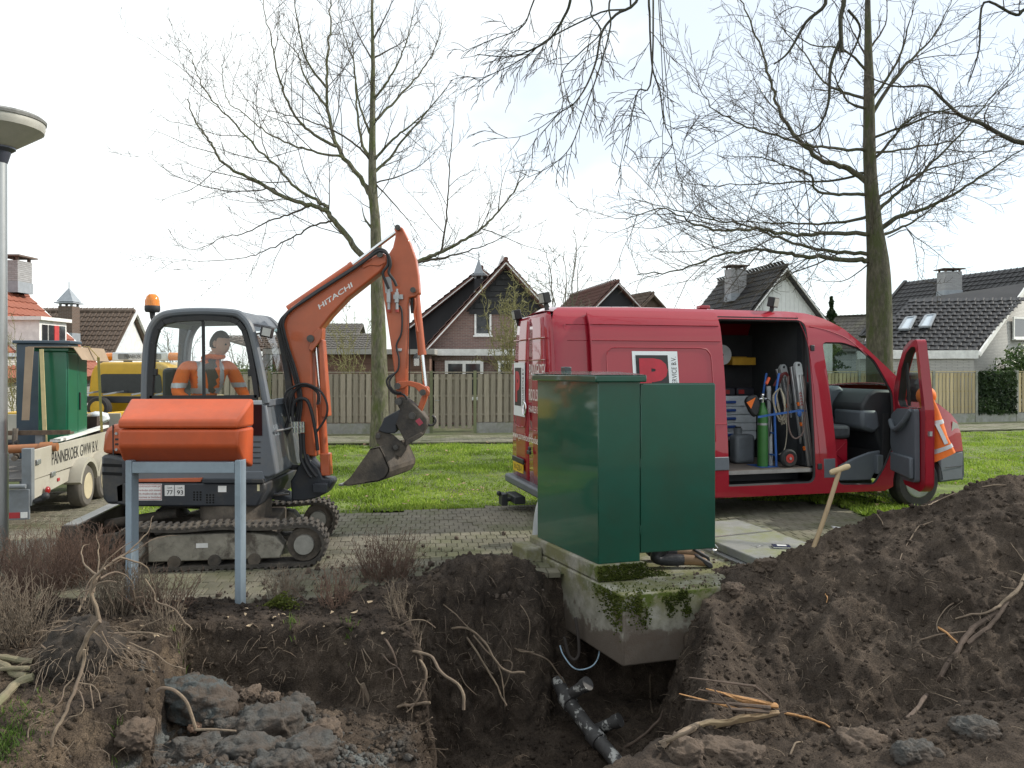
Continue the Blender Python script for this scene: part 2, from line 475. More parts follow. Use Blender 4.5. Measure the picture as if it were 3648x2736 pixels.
soil = bpy.data.objects.new('soil',me); link(soil); tag(soil,'dug-up brown earth with an open pit, terrace and spoil heaps','soil',kind='structure')
# for dropping things on the soil
from mathutils.bvhtree import BVHTree
_bvh = BVHTree.FromPolygons([v.co[:] for v in me.vertices],[p.vertices[:] for p in me.polygons])
def soil_z(x,y,top=3.0):
    h = _bvh.ray_cast(Vector((x,y,top)),Vector((0,0,-1)))
    return h[0].z if h[0] is not None else 0.0
def soil_ray(px,py):
    """point on the soil seen at a photo pixel"""
    d = at(px,py,1.0)-Vector((0,0,EYE))
    h = _bvh.ray_cast(Vector((0,0,EYE)),d.normalized())
    return (h[0],h[1]) if h[0] is not None else (ground_at(px,max(py,1400)),Vector((0,0,1)))

# far ground, in one sheet that leaves out the dug-up patch ------------
FENCE_L = [(-16.0,22.2),(.6,23.6)]                # older fence
FENCE_R = [(.6,23.6),(24.0,30.2)]                 # newer fence, runs off to the right
def fence_y(x): return np.interp(x,[-16,.6,24,60],[22.2,23.6,30.2,40])
earth = M('yard_earth',(.10,.095,.055),.95,var=.4,scale=1.2,bump=.4,col2=(.07,.10,.03),mix=.5)
g = MB(); zb = -.055
S = 900
for a,b_,c,d_ in (((-S,9.7),(S,9.7),(S,S),(-S,S)),((-S,-S),(S,-S),(S,1.25),(-S,1.25)),((-S,1.25),(-6.45,1.25),(-6.45,9.7),(-S,9.7)),((8.1,1.25),(S,1.25),(S,9.7),(8.1,9.7))):
    g.quad((*a,zb),(*b_,zb),(*c,zb),(*d_,zb))
o = g.build('ground',earth,smooth=0); tag(o,'bare and mossy ground reaching to the horizon','ground',kind='structure')

# ---------------------------------------------------------------- brick paving
PAVE = [(-14,3.0),(-14,20),(-6.6,20),(-5.35,10.35),(-2.5,10.45),(0.0,11.15),(3.2,11.7),(4.6,11.2),(4.7,6.0),(-6.2,6.0),(-7.5,4)]
joint = M('paving_joint',(.075,.075,.045),.95,var=.35,scale=9,bump=.5,col2=(.06,.085,.02),mix=.55)
pb = MB(); pb.poly([(x,y,-.022) for x,y in [(-14,3.0),(-6.5,4.2),(-6.2,6.3),(-3.2,6.6),(-1.2,6.65),(-.6,7.3),(.3,7.5),(1.2,7.55),(2.2,7.8),(3.4,8.2),(4.8,8.6),(4.6,11.2),(3.2,11.7),(0,11.15),(-2.5,10.45),(-5.35,10.35),(-6.6,20),(-14,20)][::-1]])
drive = pb.build('drive',joint,smooth=0); tag(drive,'mossy brick-paved drive','drive',kind='structure')
def brick_mat():
    m = M('paving_brick',(.155,.142,.108),.9,var=.28,scale=2.2,bump=.5,bscale=90,col2=(.095,.098,.05),mix=.42,edge=.10,coords='Object')
    N,L = m.node_tree.nodes,m.node_tree.links; b = N['Principled BSDF']
    # work in world space so that stains run across bricks; each brick keeps its own tint
    t = [n for n in N if n.type == 'TEX_COORD'][0]; geo = N.new('ShaderNodeNewGeometry')
    for l in list(t.outputs['Object'].links): L.new(geo.outputs['Position'],l.to_socket)
    oi = N.new('ShaderNodeObjectInfo'); r = N.new('ShaderNodeMapRange'); r.inputs['To Min'].default_value = .82; r.inputs['To Max'].default_value = 1.18
    L.new(oi.outputs['Random'],r.inputs[0])
    src = b.inputs['Base Color'].links[0].from_socket
    x = N.new('ShaderNodeMix'); x.data_type = 'RGBA'; x.blend_type = 'MULTIPLY'; x.inputs[0].default_value = 1
    L.new(src,x.inputs[6]); L.new(r.outputs[0],x.inputs[7]); L.new(x.outputs[2],b.inputs['Base Color'])
    return m
BRICK = brick_mat()
bw,bd,bt = .118,.195,.05
def brick_shape(mb,M_):
    c = .006; x,y = bw/2-.003,bd/2-.003
    lo = [(-x,-y,-bt),(x,-y,-bt),(x,y,-bt),(-x,y,-bt)]
    mid = [(-x,-y,-c),(x,-y,-c),(x,y,-c),(-x,y,-c)]
    hi = [(-x+c,-y+c,0),(x-c,-y+c,0),(x-c,y-c,0),(-x+c,y-c,0)]
    mb.add([M_ @ Vector(p) for p in lo+mid+hi],[(8,9,10,11)]+[(i,(i+1) % 4,(i+1) % 4+4,i+4) for i in range(4)]+[(i+4,(i+1) % 4+4,(i+1) % 4+8,i+8) for i in range(4)])
mb1 = MB(); brick_shape(mb1,Matrix())
bme = bpy.data.meshes.new('brick'); bme.from_pydata(mb1.v,[],mb1.f); bme.materials.append(BRICK)
cand = []
ang = R(6); ca,sa = math.cos(ang),math.sin(ang)
random.seed(5)
for i in range(-110,70):
    for j in range(-8,40):
        u = (i+(.5 if j % 2 else 0))*bw; v = 6.0+j*bd
        x,y = u*ca-v*sa+.6,u*sa+v*ca
        cand.append((x,y))
cand = np.array(cand)
ok = (poly_sd(cand[:,0],cand[:,1],PAVE) <-.02) & (paved_mask(cand[:,0],cand[:,1]) > .35) & (np.abs(cand[:,0]) < cand[:,1]*.8+.3) & (cand[:,1] < 12.4)
slab_plan = [(.86,6.5),(.05,8.35),(2.3,9.1),(3.1,7.3)]
ok &= poly_sd(cand[:,0],cand[:,1],slab_plan) >-.05
cand = cand[ok]
zj = .006*fbm(np.stack([cand[:,0]*.8,cand[:,1]*.8,0*cand[:,0]],-1),3,2)
# the bricks in open view nearest the camera are parts of their own
vis = (cand[:,1] < 9.6) & (cand[:,0] >-2.9) & (cand[:,0] < .3)
order = np.argsort(cand[:,1]+np.where(vis,0,100))
mbr = MB()
for k,q in enumerate(order):
    x,y = cand[q]; t = (random.gauss(0,.012),random.gauss(0,.012)); z = zj[q]+random.gauss(0,.0022)
    if k < 300: inst(bme,'brick',drive,(x,y,z),(t[0],t[1],ang))
    else: brick_shape(mbr,Matrix.Translation((x,y,z)) @ Matrix.Rotation(ang,4,'Z') @ Matrix.Rotation(t[0],4,'X'))
o = mbr.build('bricks',BRICK,drive,smooth=0,fix=False); o['kind'] = 'stuff'

# ---------------------------------------------------------------- lawn, footpath, grass
lawn_m = M('lawn_earth',(.12,.16,.035),.95,var=.45,scale=2.0,bump=.6,bscale=30,col2=(.075,.06,.04),mix=.32,edge=.08)
LAWN = [(-5.3,10.36),(-2.5,10.46),(0.0,11.16),(3.2,11.71),(4.6,11.2),(4.75,9.8),(5.5,9.5),(40,9.5),(40,30),(24,27.0),(.6,20.5),(-6.7,19.6)]
lx = np.arange(-7,26,.22); ly = np.arange(9.5,30,.22)
LX,LY = np.meshgrid(lx,ly); LZ = -.012+.03*fbm(np.stack([LX*.7,LY*.7,0*LX],-1).reshape(-1,3),4,8).reshape(LX.shape)
keep = poly_sd(LX,LY,LAWN) < .02
Ii = np.arange(LX.size).reshape(LX.shape)
kq = keep[:-1,:-1] & keep[:-1,1:] & keep[1:,1:] & keep[1:,:-1]
LQ = np.stack([Ii[:-1,:-1],Ii[:-1,1:],Ii[1:,1:],Ii[1:,:-1]],-1)[kq]
lawn = np_mesh('lawn',np.stack([LX,LY,LZ],-1).reshape(-1,3),LQ,lawn_m); tag(lawn,'patchy green lawn between the drive and the footpath','lawn',kind='structure')

def grass_patch(n,region,hmin,hmax,name,label,parent=None,wid=.007):
    """n blades, each two triangles bent over"""
    pts,hs = region(n); n = len(pts)
    a = rng.uniform(0,2*np.pi,n); h = rng.uniform(hmin,hmax,n)*hs
    lean = rng.uniform(.15,.9,n)*h; la = rng.uniform(0,2*np.pi,n)
    w = wid*rng.uniform(.7,1.6,n)
    dx,dy = np.cos(a)*w,np.sin(a)*w
    b0 = pts+np.stack([dx,dy,0*dx],-1); b1 = pts-np.stack([dx,dy,0*dx],-1)
    md = pts+np.stack([np.cos(la)*lean*.35,np.sin(la)*lean*.35,h*.6],-1)
    m0 = md+np.stack([dx,dy,0*dx],-1)*.7; m1 = md-np.stack([dx,dy,0*dx],-1)*.7
    tp = pts+np.stack([np.cos(la)*lean,np.sin(la)*lean,h],-1)
    Vv = np.stack([b0,b1,m1,m0,tp],1).reshape(-1,3); k = np.arange(n)[:,None]*5
    T = np.concatenate([k+[0,1,2],k+[0,2,3],k+[3,2,4]],1).reshape(-1,3)
    o = np_mesh(name,Vv,T,GRASS,parent,smooth=False,kind='stuff')
    if label: tag(o,label,'grass')
    return o
def leafmat(name,c1,c2,c3,rough=.6):
    m = bpy.data.materials.new(name); m.use_nodes = True; N,L = m.node_tree.nodes,m.node_tree.links; b = N['Principled BSDF']
    g_ = N.new('ShaderNodeNewGeometry'); r = N.new('ShaderNodeValToRGB'); e = r.color_ramp.elements
    e[0].color = (*c1,1); e[0].position = .1; e[1].color = (*c3,1); e[1].position = .9; q = e.new(.5); q.color = (*c2,1)
    n = N.new('ShaderNodeTexNoise'); n.inputs['Scale'].default_value = 1.1; n.inputs['Detail'].default_value = 3
    L.new(g_.outputs['Position'],n.inputs['Vector'])
    ad = N.new('ShaderNodeMath'); ad.operation = 'MULTIPLY_ADD'; ad.inputs[1].default_value = .6
    L.new(g_.outputs['Random Per Island'],ad.inputs[0])
    sb = N.new('ShaderNodeMath'); sb.operation = 'MULTIPLY_ADD'; sb.inputs[1].default_value = 1.6; sb.inputs[2].default_value = -.6
    L.new(n.outputs[0],sb.inputs[0]); L.new(sb.outputs[0],ad.inputs[2])
    L.new(ad.outputs[0],r.inputs[0]); L.new(r.outputs[0],b.inputs['Base Color'])
    b.inputs['Roughness'].default_value = rough; b.inputs['Specular IOR Level'].default_value = .3
    b.inputs['Subsurface Weight'].default_value = 0
    # light shining through the leaf
    tr = N.new('ShaderNodeBsdfTranslucent'); L.new(r.outputs[0],tr.inputs[0])
    ms = N.new('ShaderNodeMixShader'); ms.inputs[0].default_value = .35
    out = N['Material Output']; L.new(b.outputs[0],ms.inputs[1]); L.new(tr.outputs[0],ms.inputs[2]); L.new(ms.outputs[0],out.inputs[0])
    return m
GRASS = leafmat('grass_blades',(.11,.17,.02),(.25,.38,.045),(.40,.50,.09))
def lawn_region(n):
    # more blades per square metre near the camera
    y = 9.6+(rng.random(n*3)**1.7)*19.5; x = rng.uniform(-7,24,n*3)
    x = np.where(rng.random(n*3) < .0,x,x)
    sd = poly_sd(x,y,LAWN)
    nz = fbm(np.stack([x*.9,y*.9,0*x],-1),4,77)
    edge = np.clip(-sd/.9,0,1)
    ok_ = (sd <-.02) & (np.abs(x) < y*.85+.6) & (nz+.75*edge+rng.uniform(-.3,.3,n*3) > .10)
    ok_ &= ~((x > .6) & (x < 4.4) & (y > 10.2) & (y < 11.6))
    x,y = x[ok_][:n],y[ok_][:n]
    s_ = np.clip(.55+.9*fbm(np.stack([x*1.5,y*1.5,0*x],-1),3,99),.3,1.5)
    return np.stack([x,y,np.full(len(x),-.02)],-1),s_
grass_patch(150000,lawn_region,.045,.10,'lawn_grass','short green grass growing on the lawn behind the drive',wid=.009)

path_m = M('footpath_paving',(.20,.19,.145),.9,var=.2,scale=3,bump=.3,col2=(.12,.135,.06),mix=.4)
gp = MB(); F0 = [(-16,22.2),(.6,23.6),(24,30.2)]
def off(pts,d):
    out = []
    for i,(x,y) in enumerate(pts):
        a = pts[max(i-1,0)]; b_ = pts[min(i+1,len(pts)-1)]; t = Vector((b_[0]-a[0],b_[1]-a[1])).normalized()
        out.append((x+t.y*d,y-t.x*d))
    return out
E0,E1 = off(F0,.75),off(F0,2.9)
path = None
for i in range(2):
    gp.quad((*E1[i],.0),(*E1[i+1],.0),(*E0[i+1],.0),(*E0[i],.0))
path = gp.build('footpath',joint,smooth=0); tag(path,'brick footpath running along the foot of the fences','footpath',kind='structure')
# its bricks, seen at 20 m and more: laid in one part
pbk = MB(); random.seed(9)
for i in range(2):
    a = Vector(E1[i]); b_ = Vector(E1[i+1]); c = Vector(E0[i]); L_ = (b_-a).length; t = (b_-a)/L_; nrm = Vector((-t.y,t.x))
    rot = math.atan2(t.y,t.x)
    for r_ in range(10):
        k = int(L_/.25)
        for q in range(k):
            p = a+t*((q+(.5 if r_ % 2 else .0)+.25)*.25)+nrm*(.11+r_*.212)
            if abs(p.x) > p.y*.68+.5: continue
            pbk.box((-.12,-.101,-.03),(.12,.101,.008+random.gauss(0,.0025)),Matrix.Translation((p.x,p.y,0)) @ Matrix.Rotation(rot,4,'Z'))
o = pbk.build('bricks',path_m,path,smooth=0,fix=False); o['kind'] = 'stuff'
# dead leaves on the lawn
deadleaf = M('dead_leaf',(.30,.20,.12),.8,var=.35,scale=30)
lv = MB(); random.seed(3)
for k in range(420):
    y = 10.8+random.random()**1.5*9.5; x = random.uniform(-.68,.68)*y
    if poly_sd(np.array([x]),np.array([y]),LAWN)[0] >-.1: continue
    r_ = random.uniform(.02,.05); a = random.uniform(0,6.3); z = .03+random.random()*.03
    pts = [Vector((x+math.cos(a+t)*r_*s_,y+math.sin(a+t)*r_*s_,z+random.uniform(0,.03))) for t,s_ in ((0,1.2),(1.2,.6),(2.6,.7),(3.6,1),(5,.6))]
    lv.poly(pts)
o = lv.build('dead_leaves',deadleaf,smooth=0); tag(o,'pale dead leaves scattered over the lawn','leaves',kind='stuff')
# ================================================================== CONCRETE BASE, CABINET, HATCH
A_ = Vector((.956,.292,0)); B_ = Vector((-.407,.9135,0)); C0 = Vector((.923,6.56,0))
def cb(a,b,z): return C0+A_*a+B_*b+Vector((0,0,z))

def concrete_material():
    m = bpy.data.materials.new('mossy_concrete'); m.use_nodes = True; N,L = m.node_tree.nodes,m.node_tree.links; b = N['Principled BSDF']
    b.inputs['Roughness'].default_value = .9; b.inputs['Specular IOR Level'].default_value = .3
    geo = N.new('ShaderNodeNewGeometry'); P = geo.outputs['Position']
    def noise(s,d=6,r=.65):
        n = N.new('ShaderNodeTexNoise'); n.inputs['Scale'].default_value = s; n.inputs['Detail'].default_value = d; n.inputs['Roughness'].default_value = r
        L.new(P,n.inputs['Vector']); return n.outputs[0]
    def rg(o,a,c,lo=0,hi=1):
        r = N.new('ShaderNodeMapRange'); r.interpolation_type = 'SMOOTHSTEP'; L.new(o,r.inputs[0])
        for k,q in (('From Min',a),('From Max',c),('To Min',lo),('To Max',hi)): r.inputs[k].default_value = q
        return r.outputs[0]
    def mth(op,a,c):
        x = N.new('ShaderNodeMath'); x.operation = op
        for k,q in ((0,a),(1,c)):
            if hasattr(q,'links'): L.new(q,x.inputs[k])
            else: x.inputs[k].default_value = q
        return x.outputs[0]
    def mix(f,a,c):
        x = N.new('ShaderNodeMix'); x.data_type = 'RGBA'; L.new(f,x.inputs[0])
        for k,q in ((6,a),(7,c)):
            if hasattr(q,'links'): L.new(q,x.inputs[k])
            else: x.inputs[k].default_value = (*q,1)
        return x.outputs[2]
    s = N.new('ShaderNodeSeparateXYZ'); L.new(P,s.inputs[0]); z = s.outputs[2]
    c = mix(rg(noise(9,8),.35,.65),(.22,.21,.17),(.34,.325,.275))
    # algae film, brown earth left below the old ground line, moss cushions along the upper edges
    c = mix(mth('MULTIPLY',rg(noise(3.5),.38,.58),rg(z,-.3,.0)),c,(.17,.165,.085))
    ezn = mth('ADD',z,mth('MULTIPLY',mth('SUBTRACT',noise(2.6,5),.5),.75))
    c = mix(mth('MULTIPLY',rg(ezn,-.30,-.36),.9),c,(.115,.09,.072))
    drip = mth('MULTIPLY',rg(noise(2.2,4),.52,.57),rg(z,-.05,-.14))
    c = mix(mth('MULTIPLY',drip,.75),c,(.12,.092,.072))
    mz = mth('ADD',z,mth('MULTIPLY',mth('SUBTRACT',noise(5.5,6),.5),.62))
    my = rg(s.outputs[0],.55,.80)
    sn = N.new('ShaderNodeSeparateXYZ'); L.new(geo.outputs['Normal'],sn.inputs[0]); tn = rg(sn.outputs[2],.4,.7,1.0,.25)
    c = mix(mth('MULTIPLY',mth('MULTIPLY',rg(mz,-.075,.03),mth('MULTIPLY',my,tn)),rg(noise(16,4),.40,.52)),c,(.075,.10,.014))
    L.new(c,b.inputs['Base Color'])
    bp = N.new('ShaderNodeBump'); bp.inputs['Strength'].default_value = .6; bp.inputs['Distance'].default_value = .008
    L.new(noise(70,6),bp.inputs['Height']); L.new(bp.outputs[0],b.inputs['Normal'])
    return m
CONC = concrete_material()
base = thing('concrete_base','mossy concrete base slab undercut by the pit, carrying the green cabinet','concrete base',(C0.x,C0.y,0))
mb = MB()
plan = [cb(0,0,0),cb(2.45,0,0),Vector((3.05,9.5,0)),Vector((2.25,9.35,0)),cb(.35,1.85,0),cb(0,1.85,0)]
mb.prism([p+Vector((0,0,-.55)) for p in plan],(0,0,.60))
mb.build('slab',CONC,base,world=True,bevel=.018)
mb = MB(); mb.prism([cb(.003,.42,.052),cb(.48,.42,.052),cb(.48,1.84,.052),cb(.003,1.84,.052)],(0,0,.148))
mb.build('plinth',CONC,base,world=True,bevel=.02)
mb = MB(); mb.prism([cb(-.19,1.50,-.5),cb(-.003,1.50,-.5),cb(-.003,1.84,-.5),cb(-.19,1.84,-.5)],(0,0,.64))
mb.build('end_block',CONC,base,world=True,bevel=.02)
# moss cushions on the slab and plinth edges: real tufts
MOSS = leafmat('moss',(.035,.05,.008),(.075,.095,.014),(.13,.14,.028),.9)
def moss(n,f,parent,name='moss'):
    mv = MB(); random.seed(hash(name) % 99+n)
    for k in range(n):
        p,nrm = f(); r_ = random.uniform(.004,.014); nrm = nrm.normalized()
        t = nrm.cross(Vector((random.gauss(0,1),random.gauss(0,1),random.gauss(0,1)))).normalized(); q = nrm.cross(t)
        mv.add([p+t*r_,p-t*r_*.5+q*r_*.8,p-t*r_*.5-q*r_*.8,p+nrm*r_*random.uniform(.8,2.2)],[(0,1,3),(1,2,3),(2,0,3)])
    o = mv.build(name,MOSS,parent,smooth=0,world=True,fix=False); o['kind'] = 'stuff'; return o
spots = [(.06,-.02,.08),(.12,-.08,.10),(.18,-.16,.09),(.42,-.02,.05),(.45,-.1,.05),(.58,-.03,.06),(.60,-.13,.045),(.53,.0,.05),(.14,-.03,.07)]
def moss_front():
    a,z,r_ = random.choice(spots); r_ *= 1.0
    aa = a+random.gauss(0,r_*.5); zz = min(.05,z+random.gauss(0,r_*.55)); return cb(max(.0,aa),-.004,zz),Vector((B_.x,B_.y,0))*-1
def moss_left():
    bb = random.betavariate(1,2.5)*.55; zz = .045-random.betavariate(1,2.2)*.42*(1-bb); return cb(-.004,bb,zz),-A_
def moss_top():
    if random.random() < .5: return cb(random.uniform(.0,.5),random.betavariate(1.2,2)*.42,.05),Vector((0,0,1))
    return cb(random.betavariate(1,1.5)*1.2,abs(random.gauss(0,.05)),.05),Vector((0,0,1))
def moss_pl():
    if random.random() < .75: return cb(random.uniform(.0,.48),.415,.06+random.random()**1.3*.14),-B_
    return cb(random.uniform(.5,.75),random.uniform(.42,.62)+abs(random.gauss(0,.05)),.05),Vector((0,0,1))
moss(800,moss_front,base); moss(500,moss_left,base); moss(160,moss_top,base); moss(1200,moss_pl,base)
def moss_edge():
    t = random.random(); return Vector((2.316,7.31,0))+Vector((.824,.36,0))*(1.06+abs(random.gauss(0,.06)))+Vector((-.48,1.63,0))*t+Vector((0,0,.052)),Vector((0,0,1))
moss(1100,moss_edge,base)

# sewage control cabinet -------------------------------------------------
GREEN = M('cabinet_green',(.003,.078,.050),.30,var=.08,scale=3,coat=.9,crough=.07,bump=.03,bscale=5,col2=(.012,.06,.036),mix=.35)
STEEL = M('galvanised_steel',(.42,.43,.44),.45,.8,var=.15,scale=20)
cab = thing('control_cabinet','dark green steel control cabinet with one door open, on the concrete base','cabinet',tuple(cb(.2,1.05,.2)))
a0,a1,b0,b1,zc,zt = .03,.44,.46,1.69,.202,1.84
def panel(name,pts,th,bev=.004):
    m_ = MB(); m_.prism(pts,th); return m_.build(name,GREEN,cab,world=True,bevel=bev)
panel('side_panel',[cb(a0,b0,zc),cb(a0,b1,zc),cb(a0,b1,zt),cb(a0,b0,zt)],A_*.006)
panel('end_panel',[cb(a0+.007,b0,zc),cb(a1,b0,zc),cb(a1,b0,zt),cb(a0+.007,b0,zt)],B_*.006)
panel('end_panel',[cb(a0+.007,b1,zc),cb(a1,b1,zc),cb(a1,b1,zt),cb(a0+.007,b1,zt)],-B_*.006)
panel('floor_panel',[cb(a0+.008,b0+.008,zc+.01),cb(a1,b0+.008,zc+.01),cb(a1,b1-.008,zc+.01),cb(a0+.008,b1-.008,zc+.01)],(0,0,.02))
mb = MB(); o_ = .045
lo = [cb(a0-o_,b0-o_,zt-.02),cb(a1+o_,b0-o_,zt-.02),cb(a1+o_,b1+o_,zt-.02),cb(a0-o_,b1+o_,zt-.02)]
hi = [cb(a0-o_,b0-o_,zt+.045),cb(a1+o_,b0-o_,zt+.045),cb(a1+o_,b1+o_,zt+.045),cb(a0-o_,b1+o_,zt+.045)]
mb.hexa(lo,hi); rf = mb.build('roof',GREEN,cab,world=True,bevel=.012)
rg1 = [cb(.19,b0+.1,zt+.075),cb(.28,b0+.1,zt+.075),cb(.28,b1-.1,zt+.075),cb(.19,b1-.1,zt+.075)]
mb = MB(); mb.hexa([p+Vector((0,0,.002)) for p in hi],rg1); mb.build('roof_cap',GREEN,cab,world=True)
mb = MB(); mb.prism([cb(.2,1.42,zt+.06),cb(.27,1.42,zt+.06),cb(.27,1.52,zt+.06),cb(.2,1.52,zt+.06)],(0,0,.06)); mb.build('antenna_box',M('dark_plastic',(.05,.055,.06),.4),cab,world=True,bevel=.01)
# the open door, swung round to stand across the slab
dd = Matrix.Rotation(R(-2),4,'Z') @ A_; dn = Vector((-dd.y,dd.x,0)); h0 = cb(a1+.012,b0+.004,0)
mb = MB(); q = [h0+Vector((0,0,.275)),h0+dd*.75+Vector((0,0,.275)),h0+dd*.75+Vector((0,0,1.80)),h0+Vector((0,0,1.80))]
mb.prism(q,dn*.022); dr = mb.build('door',GREEN,cab,world=True,bevel=.004)
mb = MB()
for f0,f1 in ((q[0],q[1]),(q[1],q[2]),(q[2],q[3]),(q[3],q[0])): mb.bar(f0+dn*.032,f1+dn*.032,.018,.018)
mb.build('folded_edge',GREEN,dr,world=True)
mb = MB(); mb.bar(h0+dd*.69+dn*.04+Vector((0,0,.4)),h0+dd*.69+dn*.04+Vector((0,0,1.7)),.015,.02); mb.build('lock_rod',STEEL,dr,world=True)
for z_ in (.45,1.05,1.62):
    mb = MB(); mb.cyl(h0+Vector((0,0,z_)),h0+Vector((0,0,z_+.07)),.01,8); mb.build('hinge',GREEN,dr,world=True)
# second door, ajar at the far end
mb = MB(); h1 = cb(a1+.008,b1-.01,0); e1 = Matrix.Rotation(R(20),4,'Z') @ A_
mb.prism([h1+Vector((0,0,.275)),h1+e1*.58+Vector((0,0,.275)),h1+e1*.58+Vector((0,0,1.8)),h1+Vector((0,0,1.8))],Vector((e1.y,-e1.x,0))*.022)
mb.build('door',GREEN,cab,world=True,bevel=.004)
mb = MB(); mb.prism([cb(.08,.75,.5),cb(.08,1.4,.5),cb(.08,1.4,1.5),cb(.08,.75,1.5)],A_*.02); mb.build('mounting_plate',STEEL,cab,world=True)
for k in range(6):
    m_ = MB(); bb = .8+.18*(k % 3); zz = .75+.35*(k // 3)
    m_.prism([cb(.105,bb,zz),cb(.105,bb+.13,zz),cb(.105,bb+.13,zz+.2),cb(.105,bb,zz+.2)],A_*.09); m_.build('switch_box',M('pale_plastic',(.55,.56,.55),.4),cab,world=True,bevel=.006)

# hatch with two covers -------------------------------------------------
HC = M('hatch_cover',(.23,.235,.22),.7,var=.18,scale=5,bump=.35,bscale=120,col2=(.19,.205,.09),mix=.38,edge=.1)
hat = thing('hatch','pale grey two-part access hatch set on the concrete slab beside the shovel','hatch',(2.5,7.9,.05))
H0 = Vector((2.316,7.31,0)); ha = Vector((.824,.36,0)); hb = Vector((-.48,1.63,0))
def hp(a,b,z): return H0+ha*a+hb*b+Vector((0,0,z))
mb = MB(); mb.prism([hp(-.07,-.02,.053),hp(1.04,-.02,.053),hp(1.04,1.03,.053),hp(-.07,1.03,.053)],(0,0,.02)); mb.build('frame',STEEL,hat,world=True)
for b0_,b1_ in ((0,.58),(.588,1.0)):
    mb = MB(); mb.prism([hp(0,b0_,.075),hp(1,b0_,.075),hp(1,b1_,.075),hp(0,b1_,.075)],(0,0,.085)); mb.build('cover',HC,hat,world=True,bevel=.012)
mb = MB(); mb.tube([hp(.03,-.004,.12),hp(.03,-.035,.11),hp(.23,-.035,.11),hp(.23,-.004,.12)],.008,8); mb.build('handle',M('bright_metal',(.6,.6,.6),.3,.9),hat,world=True)
mb = MB(); mb.bar(hp(.0,.584,.163),hp(1.0,.584,.163),.02,.004); mb.build('seam_strip',M('bright_metal',(.6,.6,.6),.3,.9),hat,world=True)
# padlock, notebook with keys
pl = thing('padlock','small shiny padlock hanging open at the hatch corner','padlock',tuple(hp(-.07,.42,.08)))
mb = MB(); mb.box((-.03,-.015,.0),(.03,.015,.045),Matrix.Translation(hp(-.1,.40,.075)) @ Matrix.Rotation(.5,4,'Z')); mb.build('body',M('bright_metal',(.6,.6,.6),.3,.9),pl,world=True,bevel=.01)
mb = MB(); mb.tube(bez([hp(-.1,.41,.11),hp(-.10,.43,.15),hp(-.05,.44,.15),hp(-.04,.41,.12)],5),.006,8); mb.build('shackle',M('bright_metal',(.6,.6,.6),.3,.9),pl,world=True)
nb = thing('notebook','dark blue notebook with a white label lying on the hatch cover','notebook',tuple(hp(.5,.2,.162)))
Mn = Matrix.Translation(hp(.55,.19,.162)) @ Matrix.Rotation(R(-8),4,'Z')
mb = MB(); mb.box((-.085,-.06,0),(.085,.06,.004),Mn); mb.box((-.085,-.06,.016),(.085,.06,.02),Mn); mb.build('cover',M('notebook_blue',(.02,.025,.06),.4),nb,world=True)
mb = MB(); mb.box((-.082,-.057,.0045),(.082,.057,.0155),Mn); mb.build('pages',M('paper',(.75,.75,.72),.8),nb,world=True)
mb = MB(); mb.box((-.04,-.02,.0203),(.05,.035,.0215),Mn); mb.build('label_sticker',M('paper',(.75,.75,.72),.8),nb,world=True)
ky = thing('key_bunch','small bunch of keys lying beside the notebook','keys',tuple(hp(.35,.27,.162)))
mb = MB(); p = hp(.33,.27,.168); mb.tube([p+Vector((math.cos(t)*.018,math.sin(t)*.018,0)) for t in np.linspace(0,6.283,14)],.002,5); mb.build('ring',STEEL,ky,world=True)
for t in (.3,2.8,4.4):
    mb = MB(); d_ = Vector((math.cos(t),math.sin(t),0)); mb.bar(p+d_*.018,p+d_*.07,.007,.003); mb.ball(p+d_*.028,.009,8,5,(1,1,.3)); mb.build('key',STEEL,ky,world=True)
# round grey vent elbow at the far end of the cabinet
el = thing('vent_pipe','grey plastic pipe elbow standing beside the far end of the cabinet','pipe',(.2,8.6,0))
PVC = M('grey_pvc',(.42,.44,.46),.4,var=.1)
ec = at(1935,1850,8.75)
mb = MB(); mb.tube(bez([Vector((ec.x,8.75,-.05)),Vector((ec.x,8.75,.12)),ec+Vector((.05,0,.16)),ec+Vector((.18,.03,.22)),ec+Vector((.35,.05,.22))],5),.12,18); mb.build('elbow',PVC,el,world=True)
mb = MB(); mb.tube([Vector((ec.x,8.75,.0)),Vector((ec.x,8.75,.05))],.135,18); mb.build('collar',PVC,el,world=True)

# ================================================================== POST BOX
ORANGE = M('postbox_orange',(.52,.085,.02),.5,var=.10,scale=7,bump=.08,bscale=160,col2=(.40,.085,.035),mix=.25,edge=.2)
LEG = M('postbox_grey',(.26,.32,.37),.5,var=.08,scale=4,col2=(.18,.22,.25),mix=.3)
pbx = thing('post_box','orange plastic post box on a grey two-legged frame in front of the excavator','post box',(-2.7,6.45,.03))
prof = [(6.30,1.53),(6.30,1.318),(6.42,1.195),(6.68,1.105),(6.70,1.68)]
def xl(y): return -3.16-.085*(y-6.3)/.4
def xr(y): return -2.195-.008*(y-6.3)
def ring(x,sgn,s_=1): return [Vector((x(y),y,z)) for y,z in prof]
def slab_part(name,pr,mat=ORANGE,bev=.022):
    n = len(pr); v = [Vector((xl(y),y,z)) for y,z in pr]+[Vector((xr(y),y,z)) for y,z in pr]
    m_ = MB(); m_.add(v,[tuple(range(n)),tuple(range(2*n-1,n-1,-1))]+[(i,i+n,(i+1) % n+n,(i+1) % n) for i in range(n)])
    return m_.build(name,mat,pbx,world=True,bevel=bev,seg=3)
slab_part('lid',[(6.30,1.53),(6.297,1.462),(6.70,1.455),(6.70,1.68),(6.665,1.685)])
slab_part('box',[(6.30,1.455),(6.30,1.318),(6.42,1.195),(6.68,1.105),(6.70,1.448)])
